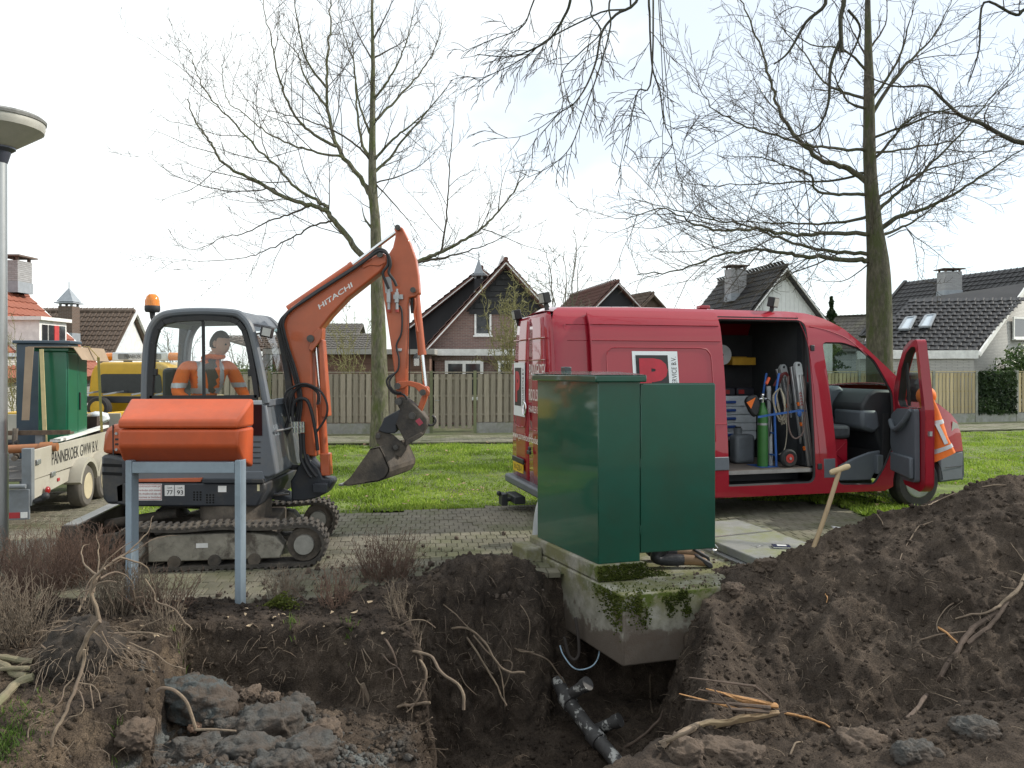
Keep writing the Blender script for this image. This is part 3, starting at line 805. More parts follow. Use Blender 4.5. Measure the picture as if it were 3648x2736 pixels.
for x0 in (-3.13,-2.245):
    m_ = MB(); z0 = .0
    m_.box((x0,6.36,-.25),(x0+.05,6.49,1.20)); m_.build('leg',LEG,pbx,world=True,bevel=.006)
m_ = MB(); m_.box((-3.078,6.362,1.095),(-2.247,6.487,1.185)); m_.build('crossbar',LEG,pbx,world=True,bevel=.006)

# ================================================================== LAMP POST
ALU = M('lamp_aluminium',(.44,.45,.45),.38,.85,var=.12,scale=3,col2=(.30,.31,.27),mix=.35,stretch=(1,1,.2))
LAMPC = M('lamp_shade_grey',(.44,.43,.38),.5,var=.12,scale=4,col2=(.34,.33,.28),mix=.35)
lp_x = -.652*7.8
lamp = thing('lamp_post','tall aluminium street lamp post with a dish-shaped grey head','street lamp',(lp_x,7.8,0))
mb = MB(); mb.tube([(0,0,-.2),(0,0,1.1)],.078,20); mb.build('base_tube',ALU,lamp)
mb = MB(); mb.tube([(0,0,1.1),(0,0,4.02)],[.070,.066],20); mb.build('pole',ALU,lamp)
mb = MB(); mb.lathe([(.068,3.98),(.075,4.0),(.10,4.09),(.14,4.12),(.14,4.14)],(0,0,0),n=32); mb.build('collar',M('lamp_collar',(.05,.055,.075),.4),lamp)
mb = MB(); mb.lathe([(.13,4.13),(.16,4.15),(.385,4.31),(.395,4.35),(.395,4.40),(.385,4.42)],(0,0,0),n=48); mb.build('shade',LAMPC,lamp)
mb = MB(); mb.lathe([(.405,4.40),(.41,4.425),(.38,4.45),(.22,4.49),(1e-6,4.50)],(0,0,0),n=48); mb.build('cap',M('lamp_cap',(.20,.20,.19),.7,var=.4,scale=14),lamp)

# ================================================================== SPADES
WOOD = M('ash_wood',(.36,.26,.15),.6,var=.2,scale=6,stretch=(1,1,.1),col2=(.22,.16,.10),mix=.35)
sp = thing('shovel','shovel with a wooden T-grip stuck upright in the soil beside the hatch','shovel',tuple(at(2875,2010,7.05)))
s0,s1 = at(2868,2030,7.05),at(2992,1672,7.15)
mb = MB(); mb.tube(bez([s0+(s0-s1)*.25,s0,(s0+s1)/2+Vector((.012,0,0)),s1],6),[.021]*8+[.02]*11,12); mb.build('shaft',WOOD,sp,world=True)
gx = (at(3025,1655,7.15)-at(2962,1678,7.15)); gx.normalize()
mb = MB(); mb.tube([s1-gx*.095,s1-gx*.07,s1,s1+gx*.07,s1+gx*.095],[.018,.028,.025,.028,.018],12); mb.build('grip',M('pale_wood',(.50,.38,.22),.6,var=.15,scale=8),sp,world=True)
bl = s0+(s0-s1)*.25; dn_ = (s0-s1).normalized()
mb = MB(); mb.prism([bl+Vector((-.11,0,.0)),bl+Vector((.11,0,0)),bl+Vector((.10,0,0))+dn_*.26,bl+Vector((0,0,0))+dn_*.3,bl+Vector((-.10,0,0))+dn_*.26],(0,.004,0)); mb.build('blade',STEEL,sp,world=True)
sd = thing('spade','grey steel spade blade sticking out behind the spoil heap','spade',(3.55,8.3,.1))
q0 = at(3035,1905,8.25)
mb = MB(); prof_ = []
for i in range(9):
    for j in range(7):
        u = i/8; v = (j/6-.5)*2; w = .12*(1-.45*max(0,u-.6)/.4*abs(v))
        prof_.append(q0+Vector((-.16+u*.30-.02*v*v,.13*v*(1-.2*(1-u)),.03*v*v-.05*u+.045)))
fs = [(i*7+j,i*7+j+1,(i+1)*7+j+1,(i+1)*7+j) for i in range(8) for j in range(6)]
mb.add(prof_,fs); o = mb.build('blade',STEEL,sd,world=True); so = o.modifiers.new('t','SOLIDIFY'); so.thickness = .004
mb = MB(); mb.tube([q0+Vector((.12,0,.02)),q0+Vector((.35,.02,.05)),q0+Vector((.95,.06,.12))],.018,10); mb.build('shaft',WOOD,sd,world=True)
# ================================================================== EXCAVATOR
EX = thing('excavator','orange and grey mini excavator with its arm raised, standing on the drive','excavator',(-2.9,8.4,0))
EXO = M('excavator_orange',(.50,.108,.038),.42,var=.14,scale=3,coat=.25,col2=(.36,.10,.045),mix=.3,edge=.2,bump=.04,bscale=8)
EXG = M('excavator_grey',(.13,.145,.165),.45,var=.1,scale=3,col2=(.19,.18,.16),mix=.25)
EXD = M('excavator_dark',(.028,.032,.04),.5,var=.2,scale=4,col2=(.10,.085,.065),mix=.28)
RUB = M('black_rubber',(.022,.022,.024),.6,var=.25,scale=8)
MUD = M('muddy_steel',(.115,.095,.075),.8,var=.3,scale=6,bump=.35,bscale=40,col2=(.045,.04,.036),mix=.42,edge=.08)
MUDR = M('muddy_rubber',(.10,.086,.07),.85,var=.35,scale=7,bump=.5,bscale=50,col2=(.035,.032,.03),mix=.45)
CHROME = M('chrome_rod',(.75,.76,.78),.14,1.0,var=.04)
PINM = M('pin_steel',(.10,.095,.09),.5,.6,var=.25,scale=20)
CLR = glass('cab_glass',(.95,.97,.97),.04)
def exs(name,pts,Yc,th,mat=EXO,bev=.012,parent=None):
    """side outline in photo pixels at depth Yc, with thickness th towards the back"""
    m_ = MB(); m_.prism([at(x,y,Yc) for x,y in pts],(0,th,0)); return m_.build(name,mat,parent or EX,world=True,bevel=bev)
def c2(pts): return [(900+x*.603,700+y*.603) for x,y in pts]
def c3(pts): return [(200+x*.4973,1400+y*.4973) for x,y in pts]
def cb2(pts): return [(950+x*.3315,1250+y*.3315) for x,y in pts]
YB = 8.72
# boom -----------------------------------------------------------------
boom = exs('boom',c2([(300,1530),(262,1280),(225,1040),(190,880),(172,800),(168,745),(180,695),(225,650),(400,535),(590,418),(650,383),(745,335),(775,333),(790,350),(790,390),(760,440),(690,497),(560,600),(460,705),(405,775),(404,835),(385,870),(347,915),(350,1010),(357,1300),(375,1540)]),YB-.11,.22,bev=.02)
exs('cylinder_lug',c2([(330,900),(335,860),(350,815),(390,775),(408,790),(405,838),(385,872),(350,915)]),YB-.135,.02,parent=boom,bev=.006)
exs('stiffener',c2([(180,700),(222,652),(250,665),(205,720),(185,790),(172,760)]),YB-.125,.012,parent=boom,bev=.004)
exs('stiffener',c2([(640,400),(690,385),(745,338),(785,345),(788,388),(745,410),(695,405),(650,425)]),YB-.125,.012,parent=boom,bev=.004)
lo,lu,lv_ = at(900+395*.603,700+668*.603,YB-.1135),at(900+592*.603,700+533*.603,YB-.1135),at(900+385*.603,700+640*.603,YB-.1135)
lettering('HITACHI',lo,lu-lo,lv_-lo,M('white_vinyl',(.75,.74,.72),.5),boom,bold=.02,world=True)
# dipper arm -------------------------------------------------------------
arm = exs('dipper_arm',c2([(842,240),(843,195),(855,178),(868,175),(885,184),(930,270),(965,370),(980,470),(987,570),(962,592),(925,598),(915,660),(910,900),(908,1180),(880,1205),(850,1190),(845,1100),(820,900),(790,700),(770,560),(764,470),(775,400),(800,345),(828,300)]),YB-.085,.17,bev=.012)
for x,y,r_ in ((868,197,13),(765,352,15),(957,560,13),(867,1118,15),(872,1208,16),(1014,1155,15),(952,1290,16),(362,842,17)):
    m_ = MB(); p = at(900+x*.603,700+y*.603,YB); rr = r_*.603/F*YB*1.25
    m_.lathe([(rr,-.16),(rr,-.14),(rr*.55,-.14),(rr*.5,-.165),(rr*.1,-.165)],p,(0,1,0),16); m_.cyl(p+Vector((0,-.145,0)),p+Vector((0,.15,0)),rr*.8,14); m_.build('pin',PINM,EX,world=True)
# plate and valve block on the arm
exs('data_plate',c2([(775,478),(815,472),(828,560),(785,572)]),YB-.089,.003,M('grey_plate',(.45,.46,.47),.5),0,arm)
for bx in (800,848):
    m_ = MB(); p = at(900+(bx+5)*.603,700+600*.603,YB-.13); m_.box((p.x-.02,p.y-.03,p.z-.05),(p.x+.02,p.y+.045,p.z+.06)); m_.cyl(p+Vector((0,0,.05)),p+Vector((0,0,.10)),.014,10); m_.cyl(p+Vector((0,0,-.05)),p+Vector((0,0,-.13)),.017,10); vb = m_.build('valve',STEEL,arm,world=True)
    m_ = MB(); m_.cyl(p+Vector((0,0,-.125)),p+Vector((0,0,-.155)),.019,10); m_.build('red_coupling',M('red_plastic',(.35,.05,.04),.5),vb,world=True)
m_ = MB(); p = at(900+880*.603,700+590*.603,YB-.12); m_.box((p.x-.09,p.y,p.z-.03),(p.x+.015,p.y+.03,p.z+.02)); m_.build('valve_bracket',STEEL,arm,world=True)
exs('hose_clip',c2([(845,898),(880,898),(880,914),(845,914)]),YB-.11,.03,STEEL,.003,arm)
# hydraulic cylinders ------------------------------------------------------
def ram(name,a,b_,r1,c,r2,Yc=YB,mat=EXO):
    """barrel from a to b_, rod from b_ to c (crop coordinates of the arm detail)"""
    P_ = [at(900+x*.603,700+y*.603,Yc) for x,y in (a,b_,c)]
    m_ = MB(); m_.cyl(P_[0],P_[1],r1,18); d_ = (P_[1]-P_[0]).normalized(); m_.cyl(P_[1]-d_*.03,P_[1]+d_*.012,r1*1.12,18); cy = m_.build(name,mat,EX,world=True)
    m_ = MB(); m_.cyl(P_[1]+d_*.012,P_[2],r2,14); m_.build('rod',CHROME,cy,world=True)
    m_ = MB(); m_.cyl(P_[2]+Vector((0,-.06,0)),P_[2]+Vector((0,.06,0)),r2*1.7,14); m_.build('rod_eye',mat,cy,world=True); return cy
ram('dipper_cylinder',(210,665),(588,407),.042,(862,200),.022)
ram('bucket_cylinder',(965,585),(1001,930),.043,(1022,1140),.024)
ram('boom_cylinder',(432,1640),(405,1230),.045,(372,850),.024,YB-.02)
exs('cylinder_guard',c2([(388,845),(412,845),(430,1080),(447,1300),(405,1305),(398,1080)]),YB-.10,.17,bev=.008)
exs('cylinder_foot',c2([(395,1520),(452,1520),(458,1650),(402,1652)]),YB-.09,.14,bev=.01)
# bucket linkage ------------------------------------------------------------
exs('link',c2([(850,1100),(872,1090),(930,1090),(985,1103),(1030,1128),(1046,1155),(1040,1178),(1015,1182),(992,1165),(960,1130),(920,1118),(885,1135),(860,1140)]),YB-.13,.035,bev=.006)
exs('link',c2([(850,1100),(872,1090),(930,1090),(985,1103),(1030,1128),(1046,1155),(1040,1178),(1015,1182),(992,1165),(960,1130),(920,1118),(885,1135),(860,1140)]),YB+.095,.035,bev=.006)
exs('tipping_link',c2([(1005,1160),(1035,1165),(1030,1190),(995,1280),(968,1275),(975,1250)]),YB-.05,.1,bev=.008)
coup = exs('quick_coupler',c2([(852,1190),(880,1182),(905,1192),(960,1235),(1005,1280),(1030,1315),(1032,1355),(1005,1400),(990,1420),(905,1470),(896,1440),(870,1390),(845,1345),(858,1310),(872,1265),(856,1235)]),YB-.12,.24,MUD,.012)
exs('coupler_arm',c2([(775,1310),(790,1300),(868,1258),(890,1270),(872,1330),(848,1350),(852,1385),(838,1400),(790,1400),(740,1385),(762,1345)]),YB-.10,.2,EXD,.01,coup)
exs('coupler_plate',c2([(905,1440),(990,1395),(1005,1400),(990,1425),(905,1475)]),YB-.17,.34,MUD,.006,coup)
exs('sticker',c2([(960,1325),(985,1308),(1008,1338),(985,1356)]),YB-.123,.002,M('red_sticker',(.42,.06,.09),.5),0,coup)
m_ = MB(); hk = [(1035,1350),(1062,1350),(1080,1330),(1076,1305),(1060,1296)]
m_.tube(bez([at(900+x*.603,700+y*.603,YB) for x,y in hk],5),.014,10); m_.build('lifting_hook',PINM,coup,world=True)
# bucket, turned a little on the tilt joint ----------------------------------
bv = Vector((.23,.42,.045))
sidep = [at(x,y,YB-.24) for x,y in cb2([(800,1440),(900,1355),(985,1235),(1060,1130),(1112,1050),(1215,1030),(1262,1120),(1320,1255),(1318,1300),(1278,1368),(1200,1405),(1060,1425),(880,1452)])]
bk = MB(); bk.prism(sidep,bv.normalized()*.02); buck = bk.build('bucket',MUD,EX,world=True,bevel=.004)
bk = MB(); bk.prism([p+bv for p in sidep],-bv.normalized()*.02); bk.build('side_plate',MUD,buck,world=True,bevel=.004)
bk = MB(); sh_i = [4,5,6,7,8,9,10,11,12,0]
for i,j in zip(sh_i[:-1],sh_i[1:]):
    if True:
        a,b_ = sidep[i],sidep[j]; c_ = sum(sidep,Vector())/len(sidep); inn = (c_-(a+b_)/2).normalized()*.015
        bk.hexa([a,b_,b_+inn,a+inn],[a+bv,b_+bv,b_+inn+bv,a+inn+bv])
bk.build('shell',MUD,buck,world=True)
m_ = MB(); m_.bar(sidep[0]-bv*.03,sidep[0]+bv*1.03,.05,.02,(0,0,1)); m_.build('cutting_edge',M('worn_steel',(.34,.33,.32),.4,.7,var=.2),buck,world=True)
exs('bucket_ear',cb2([(1165,930),(1170,890),(1200,860),(1240,852),(1300,880),(1360,905),(1480,1010),(1505,1055),(1440,1150),(1330,1100),(1215,1020),(1180,985)]),YB-.08,.03,MUD,.006,buck)
exs('bucket_ear',cb2([(1165,930),(1170,890),(1200,860),(1240,852),(1300,880),(1360,905),(1480,1010),(1505,1055),(1440,1150),(1330,1100),(1215,1020),(1180,985)]),YB+.09,.03,MUD,.006,buck)
for cx_,cy_ in ((1215,905),(1400,1028)):
    m_ = MB(); p = at(950+cx_*.3315,1250+cy_*.3315,YB); m_.cyl(p+Vector((0,-.11,0)),p+Vector((0,.14,0)),.028,14); m_.build('bucket_pin',PINM,buck,world=True)
# swing post at the foot of the boom -----------------------------------------
sw = exs('swing_post',cb2([(300,1330),(330,1260),(400,1130),(440,1100),(480,1190),(560,1270),(600,1370),(690,1380),(710,1420),(660,1500),(640,1530),(540,1580),(400,1612),(270,1612),(262,1500),(255,1400)]),YB-.12,.26,EXD,.015)
exs('swing_block',cb2([(490,1425),(650,1425),(650,1530),(490,1530)]),YB-.2,.12,EXD,.01,sw)
exs('swing_arm',cb2([(-60,1500),(10,1480),(270,1590),(260,1620),(60,1600),(-60,1640)]),YB-.15,.3,EXD,.01,sw)
m_ = MB(); m_.cyl(at(955,1763,YB-.22),at(1031,1757,YB-.22),.022,12); m_.build('swing_rod',CHROME,sw,world=True)
# hoses ------------------------------------------------------------------------
def hose(pts,r_,Yc,conv=c2,mat=RUB,dY=None,parent=EX,name='hose'):
    q = conv(pts); P_ = [at(x,y,Yc+(dY[i] if dY else 0)) for i,(x,y) in enumerate(q)]; m_ = MB(); m_.tube(bez(P_,6),r_,8); return m_.build(name,mat,parent,world=True)
for k in range(3):   # up the boom from the foot
    hose([(250+14*k,1330),(270+10*k,1190),(235+12*k,1040),(190+12*k,900),(160+14*k,800),(158+12*k,745),(200+8*k,690-4*k),(330,590+6*k),(480,492+6*k),(600,415+6*k),(690,350+6*k)],.0125,YB-.135-.012*k)
hose([(690,352),(740,312),(790,330),(800,400),(770,450),(785,500),(805,545)],.016,YB-.15)
hose([(690,362),(750,322),(800,345),(815,400),(805,450),(835,495),(850,530)],.016,YB-.16)
hose([(852,640),(880,670),(880,800),(850,880),(865,960),(855,1030),(800,1070),(795,1110),(830,1160),(890,1170),(915,1200)],.011,YB-.115)
hose([(845,1040),(815,1075),(810,1110),(835,1150),(880,1160)],.011,YB-.13)
hose([(925,620),(925,800),(928,1000),(925,1165)],.006,YB+.06)
hose([(945,590),(940,640),(945,690)],.018,YB-.03)
hose([(958,600),(962,640),(955,690),(962,740),(975,800)],.010,YB-.06,mat=EXO)
hose([(200,1480),(190,1400),(215,1300),(225,1200),(265,1130),(330,1120),(385,1160),(385,1230)],.017,YB-.17)
hose([(240,1330),(235,1250),(262,1200),(315,1200),(345,1260),(370,1380),(385,1500)],.019,YB-.19)
hose([(220,1340),(190,1180),(250,1120),(320,1108),(400,1150),(440,1230),(430,1310),(370,1400)],.012,YB-.2)
hose([(215,1370),(190,1420),(175,1530),(205,1590),(270,1600)],.030,YB-.16,dY=[0,0,0,.02,.1])
hose([(280,1400),(285,1480),(290,1560),(330,1640),(350,1660)],.019,YB-.2)
hose([(300,1400),(302,1490),(320,1570),(365,1640),(380,1655)],.019,YB-.19)
hose([(205,1340),(180,1440),(170,1520),(190,1590)],.010,YB-.21)
for bx in (245,262,283,300):
    m_ = MB(); m_.cyl(at(900+bx*.603,700+1330*.603,YB-.18),at(900+(bx+2)*.603,700+1395*.603,YB-.18),.0175,10); m_.build('hose_fitting',CHROME,EX,world=True)
# dark duct behind the hoses on the cab side of the boom
exs('hose_guard',c2([(140,770),(165,790),(215,1000),(262,1250),(240,1300),(205,1300),(185,1050),(150,840)]),YB-.02,.08,EXD,.01)

# cab ---------------------------------------------------------------------
YN,YF = 8.02,9.02        # near and far side of the cab
cabp = exs('cab',[(560,1700),(545,1560),(545,1440),(948,1440),(985,1690),(960,1702)],YN,YF-YN,EXG,.02)
exs('tinted_quarter_light',[(898,1442),(932,1442),(934,1552),(898,1552)],YN-.006,.006,M('tinted_glass',(.03,.012,.014),.12),0,cabp)
for k in range(5): exs('vent_slot',[(901,1572+k*19),(928,1572+k*19),(928,1576+k*19),(901,1576+k*19)],YN-.004,.004,EXD,0,cabp)
fr = [(517,1436),(519,1330),(527,1215),(545,1160),(575,1128),(625,1115),(720,1110),(830,1115),(862,1128),(888,1160),(905,1215),(930,1330),(950,1436)]
inn = [(536,1418),(540,1330),(548,1222),(562,1172),(585,1148),(628,1138),(720,1132),(824,1138),(850,1150),(870,1176),(885,1225),(905,1330),(917,1416)]
def frame_loop(name,Yc,parent,wid=.055):
    m_ = MB()
    P_ = [at(x,y,Yc) for x,y in fr]; m_.tube(bez(P_,4),.042,10); return m_.build(name,EXG,parent,world=True)
nearf = frame_loop('cab_frame',YN+.03,EX); 
Yk = YF
sc_ = lambda pts: [(CX+(x-CX)*YN/Yk,HY+(y-HY)*YN/Yk) for x,y in pts]   # same outline on the far side
m_ = MB(); m_.tube(bez([at(x,y,Yk) for x,y in sc_(fr)],4),.042,10); m_.build('cab_frame',EXG,EX,world=True)
m_ = MB()                                                # black window seal
for i in range(len(inn)):
    a,b_ = inn[i],inn[(i+1) % len(inn)]; m_.bar(at(*a,YN+.02),at(*b_,YN+.02),.05,.045,(0,1,0))
m_.build('window_seal',RUB,nearf,world=True)
m_ = MB(); m_.prism([at(x,y,YN+.03) for x,y in inn],(0,.004,0)); m_.build('side_window',CLR,nearf,world=True)
m_ = MB(); m_.bar(at(724,1134,YN+.04),at(727,1418,YN+.04),.025,.03,(0,1,0)); m_.build('window_bar',RUB,nearf,world=True)
for x,y in ((552,1326),(893,1328)):
    m_ = MB(); p = at(x,y,YN+.02); m_.box((p.x-.025,p.y-.02,p.z-.035),(p.x+.025,p.y+.02,p.z+.035)); m_.build('window_latch',RUB,nearf,world=True,bevel=.006)
# roof, rear and front glazing between the two frames
top = bez([at(x,y,YN+.03) for x,y in fr[3:10]],4); tf = [Vector((p.x,Yk,p.z)) for p in top]
m_ = MB()
for i in range(len(top)-1): m_.hexa([top[i],top[i+1],tf[i+1],tf[i]],[p+Vector((0,0,.03)) for p in (top[i],top[i+1],tf[i+1],tf[i])])
m_.build('cab_roof',EXG,EX,world=True)
m_ = MB(); m_.hexa([p+Vector((0,0,-.05)) for p in (top[4],top[-6],tf[-6],tf[4])],[p+Vector((0,0,-.01)) for p in (top[4],top[-6],tf[-6],tf[4])]); m_.build('headliner',M('headliner',(.035,.03,.026),.9),EX,world=True)
fg = [at(x,y,YN+.03) for x,y in fr[9:13]]; ff = [Vector((p.x,Yk,p.z)) for p in fg]
m_ = MB()
for i in range(len(fg)-1): m_.quad(fg[i],fg[i+1],ff[i+1],ff[i])
m_.build('windscreen',CLR,EX,world=True)
fl0 = [at(950,1440,YN+.03),at(985,1690,YN+.03)]
m_ = MB(); m_.quad(fl0[0]+Vector((.02,.05,0)),fl0[1]+Vector((.02,.05,0)),Vector((fl0[1].x+.02,Yk-.05,fl0[1].z)),Vector((fl0[0].x+.02,Yk-.05,fl0[0].z))); m_.build('lower_windscreen',CLR,EX,world=True)
for i,j in ((12,12),):
    m_ = MB(); m_.bar(at(fr[i][0],fr[i][1],YN+.03),Vector((at(fr[i][0],fr[i][1],YN+.03).x,Yk,at(fr[i][0],fr[i][1],YN+.03).z)),.05,.06); m_.build('crossbar',EXG,EX,world=True)
rg_ = [at(x,y,YN+.03) for x,y in fr[0:3]]; m_ = MB()
for i in range(2): m_.quad(rg_[i],rg_[i+1],Vector((rg_[i+1].x,Yk,rg_[i+1].z)),Vector((rg_[i].x,Yk,rg_[i].z)))
m_.build('rear_window',CLR,EX,world=True)
# far door pillar, seen through the cab
m_ = MB(); m_.bar(Vector((at(640,0,9).x-.0,Yk,1.5)),Vector((at(655,0,9).x,Yk,2.5)),.09,.06,(0,1,0)); m_.build('pillar',EXD,EX,world=True)
# light blue roof glass at the front, work light, beacon
m_ = MB(); a_,b_ = at(868,1138,8.3),at(905,1215,8.3)
m_.hexa([at(872,1128,8.5),at(980,1160,9.0),at(992,1182,9.0),at(905,1180,8.4)],[at(872,1124,8.5),at(980,1156,9.0),at(994,1178,9.0),at(905,1176,8.4)]); m_.build('roof_visor',M('tinted_visor',(.22,.33,.36),.15,var=.1),EX,world=True)
wlp = at(952,1183,8.05); Ml = Matrix.Translation(wlp) @ Matrix.Rotation(R(12),4,'Y')
m_ = MB(); m_.box((-.06,-.05,-.055),(.055,.05,.055),Ml); wk = m_.build('work_light',RUB,EX,world=True,bevel=.012)
m_ = MB(); m_.box((-.035,-.056,-.04),(.05,-.05,.04),Ml); m_.build('lens',M('lamp_glass',(.4,.4,.38),.1),wk,world=True)
m_ = MB(); m_.bar(wlp+Vector((-.18,0,-.03)),wlp+Vector((-.05,0,-.01)),.02,.02); m_.build('bracket',PINM,wk,world=True)
bp_ = at(543,1112,8.35)
m_ = MB(); m_.lathe([(.068,-.0),(.078,.02),(.078,.06),(.075,.068)],bp_,n=24); bc = m_.build('beacon',RUB,EX,world=True)
am = M('amber_lens',(.75,.22,.01),.15,var=.15,scale=12,coat=.6); m_ = MB(); m_.lathe([(.074,.068),(.073,.12),(.060,.165),(.035,.19),(1e-6,.195)],bp_,n=24); m_.build('lens',am,bc,world=True)
m_ = MB(); m_.tube([bp_,bp_+Vector((.0,0,-.05)),bp_+Vector((.055,0,-.17)),bp_+Vector((.04,0,-.26))],[.03,.025,.03,.02],10); m_.build('beacon_mount',RUB,bc,world=True)
# seat inside
m_ = MB(); m_.box((-3.62,8.3,1.02),(-3.12,8.78,1.30)); m_.build('seat',RUB,EX,world=True,bevel=.05)
m_ = MB(); m_.box((-3.72,8.32,1.25),(-3.56,8.76,1.95),Matrix.Rotation(0,4,'Y')); m_.build('backrest',RUB,EX,world=True,bevel=.05)
m_ = MB(); m_.box((-3.6,8.25,.9),(-2.75,8.85,1.0)); m_.build('cab_floor',EXD,EX,world=True)
for x_ in (-2.98,-2.9):
    m_ = MB(); m_.tube([(x_,8.3 if x_ <-2.95 else 8.75,1.0),(x_+.02,8.3 if x_ <-2.95 else 8.75,1.5)],.015,8); m_.ball((x_+.02,8.3 if x_ <-2.95 else 8.75,1.53),.035); m_.build('control_lever',RUB,EX,world=True)
# handrail at the windscreen
m_ = MB(); m_.tube([at(983,1535,8.1),at(1040,1525,8.6)],.012,8); m_.build('handrail',STEEL,EX,world=True)

# upper body ------------------------------------------------------------------
m_ = MB(); q = [at(x,y,YN-.03) for x,y in c3([(420,660),(470,640),(1495,645),(1500,700),(1440,815),(560,815),(430,800)])]; m_.prism(q,(0,1.25,0)); skirt = m_.build('lower_body',EXD,EX,world=True,bevel=.02)
exs('deck',c3([(470,560),(1480,560),(1500,640),(470,640)]),YN-.01,1.2,EXG,.01)
exs('orange_strip',c3([(565,618),(1045,608),(1035,638),(565,638)]),YN-.035,.03,EXO,.004)
exs('step',c3([(1045,618),(1480,618),(1485,645),(1045,645)]),YN-.06,.06,EXD,.004)
exs('bonnet',[(440,1480),(560,1470),(560,1690),(440,1690)],YN+.02,1.1,EXG,.03)
cw = MB(); prof_c = c3([(320,440),(335,300),(352,250),(405,225),(480,222),(495,440)])
cw.prism([at(x,y,YN+.0) for x,y in prof_c],(0,1.25,0)); cwt = cw.build('counterweight',EXO,EX,world=True,bevel=.05)
exs('seam',c3([(402,228),(410,228),(412,445),(404,445)]),YN-.004,.01,RUB,0,cwt)
for y_ in (325,360): exs('vent_slot',c3([(422,y_),(460,y_),(460,y_+14),(422,y_+14)]),YN-.004,.01,RUB,0,cwt)
for y_ in (290,405):
    m_ = MB(); p = at(200+433*.4973,1400+y_*.4973,YN); m_.cyl(p+Vector((0,-.012,0)),p+Vector((0,.01,0)),.014,10); m_.build('bolt',STEEL,cwt,world=True)
bmp = exs('rear_bumper',c3([(318,460),(332,440),(400,445),(500,470),(500,800),(360,800),(330,760),(318,640)]),YN-.03,1.3,EXD,.04)
for y_ in (505,565):
    exs('recess',c3([(330,y_),(470,y_+6),(470,y_+28),(330,y_+22)]),YN-.034,.01,M('hole_black',(.004,.004,.004),.9),0,bmp)
# signs on the skirt
W_ = M('white_vinyl',(.75,.74,.72),.5); INK = M('black_ink',(.02,.02,.022),.6); REDI = M('red_ink',(.35,.05,.05),.6)
def c3p(x,y,Yc): return at(200+x*.4973,1400+y*.4973,Yc)
YS = YN-.0315
def sign(name,x0,y0,x1,y1,mat,par,Yc=YS,th=.0015):
    m_ = MB(); m_.prism([c3p(x0,y1,Yc),c3p(x1,y1,Yc),c3p(x1,y0,Yc),c3p(x0,y0,Yc)],(0,-th,0)); return m_.build(name,mat,par,world=True)
s1_ = sign('warning_sign',578,650,758,770,W_,EX)
for k,tx_ in enumerate(('LEVENSGEVAARLIJK','verboden zich binnen','het draaibereik van de','machine te bevinden')):
    yb_ = 678+k*25; o_ = c3p(590,yb_,YS-.003); lettering(tx_,o_,c3p(748,yb_,YS-.003)-o_,c3p(590,yb_-14,YS-.003)-o_,REDI,s1_,world=True)
m_ = MB()
for a,b_ in (((584,656),(752,656)),((752,656),(752,764)),((752,764),(584,764)),((584,764),(584,656))): m_.bar(c3p(*a,YS-.003),c3p(*b_,YS-.003),.004,.002,(0,1,0))
m_.build('border',REDI,s1_,world=True)
for x0,x1,tx_ in ((778,845,'77'),(850,920,'93')):
    s_ = sign('noise_sticker',x0,660,x1,737,W_,EX); o_ = c3p(x0+15,728,YS-.003); lettering(tx_,o_,c3p(x1-10,728,YS-.003)-o_,c3p(x0+15,697,YS-.003)-o_,INK,s_,bold=.01,world=True)
    o_ = c3p(x0+22,685,YS-.003); lettering('LwA',o_,c3p(x1-14,685,YS-.003)-o_,c3p(x0+22,672,YS-.003)-o_,INK,s_,world=True)
sign('sticker',1160,665,1220,710,W_,EX); sign('sticker',1440,655,1458,702,M('yellow_vinyl',(.6,.55,.35),.5),EX)
for gx0,gy0 in ((980,705),(1072,725)):
    for i in range(3):
        for j in range(4):
            m_ = MB(); p = c3p(gx0+i*23+8,gy0+j*18+6,YN-.032); m_.cyl(p,p+Vector((0,.004,0)),.0105,8); m_.build('vent_hole',MATS['hole_black'],EX,world=True)

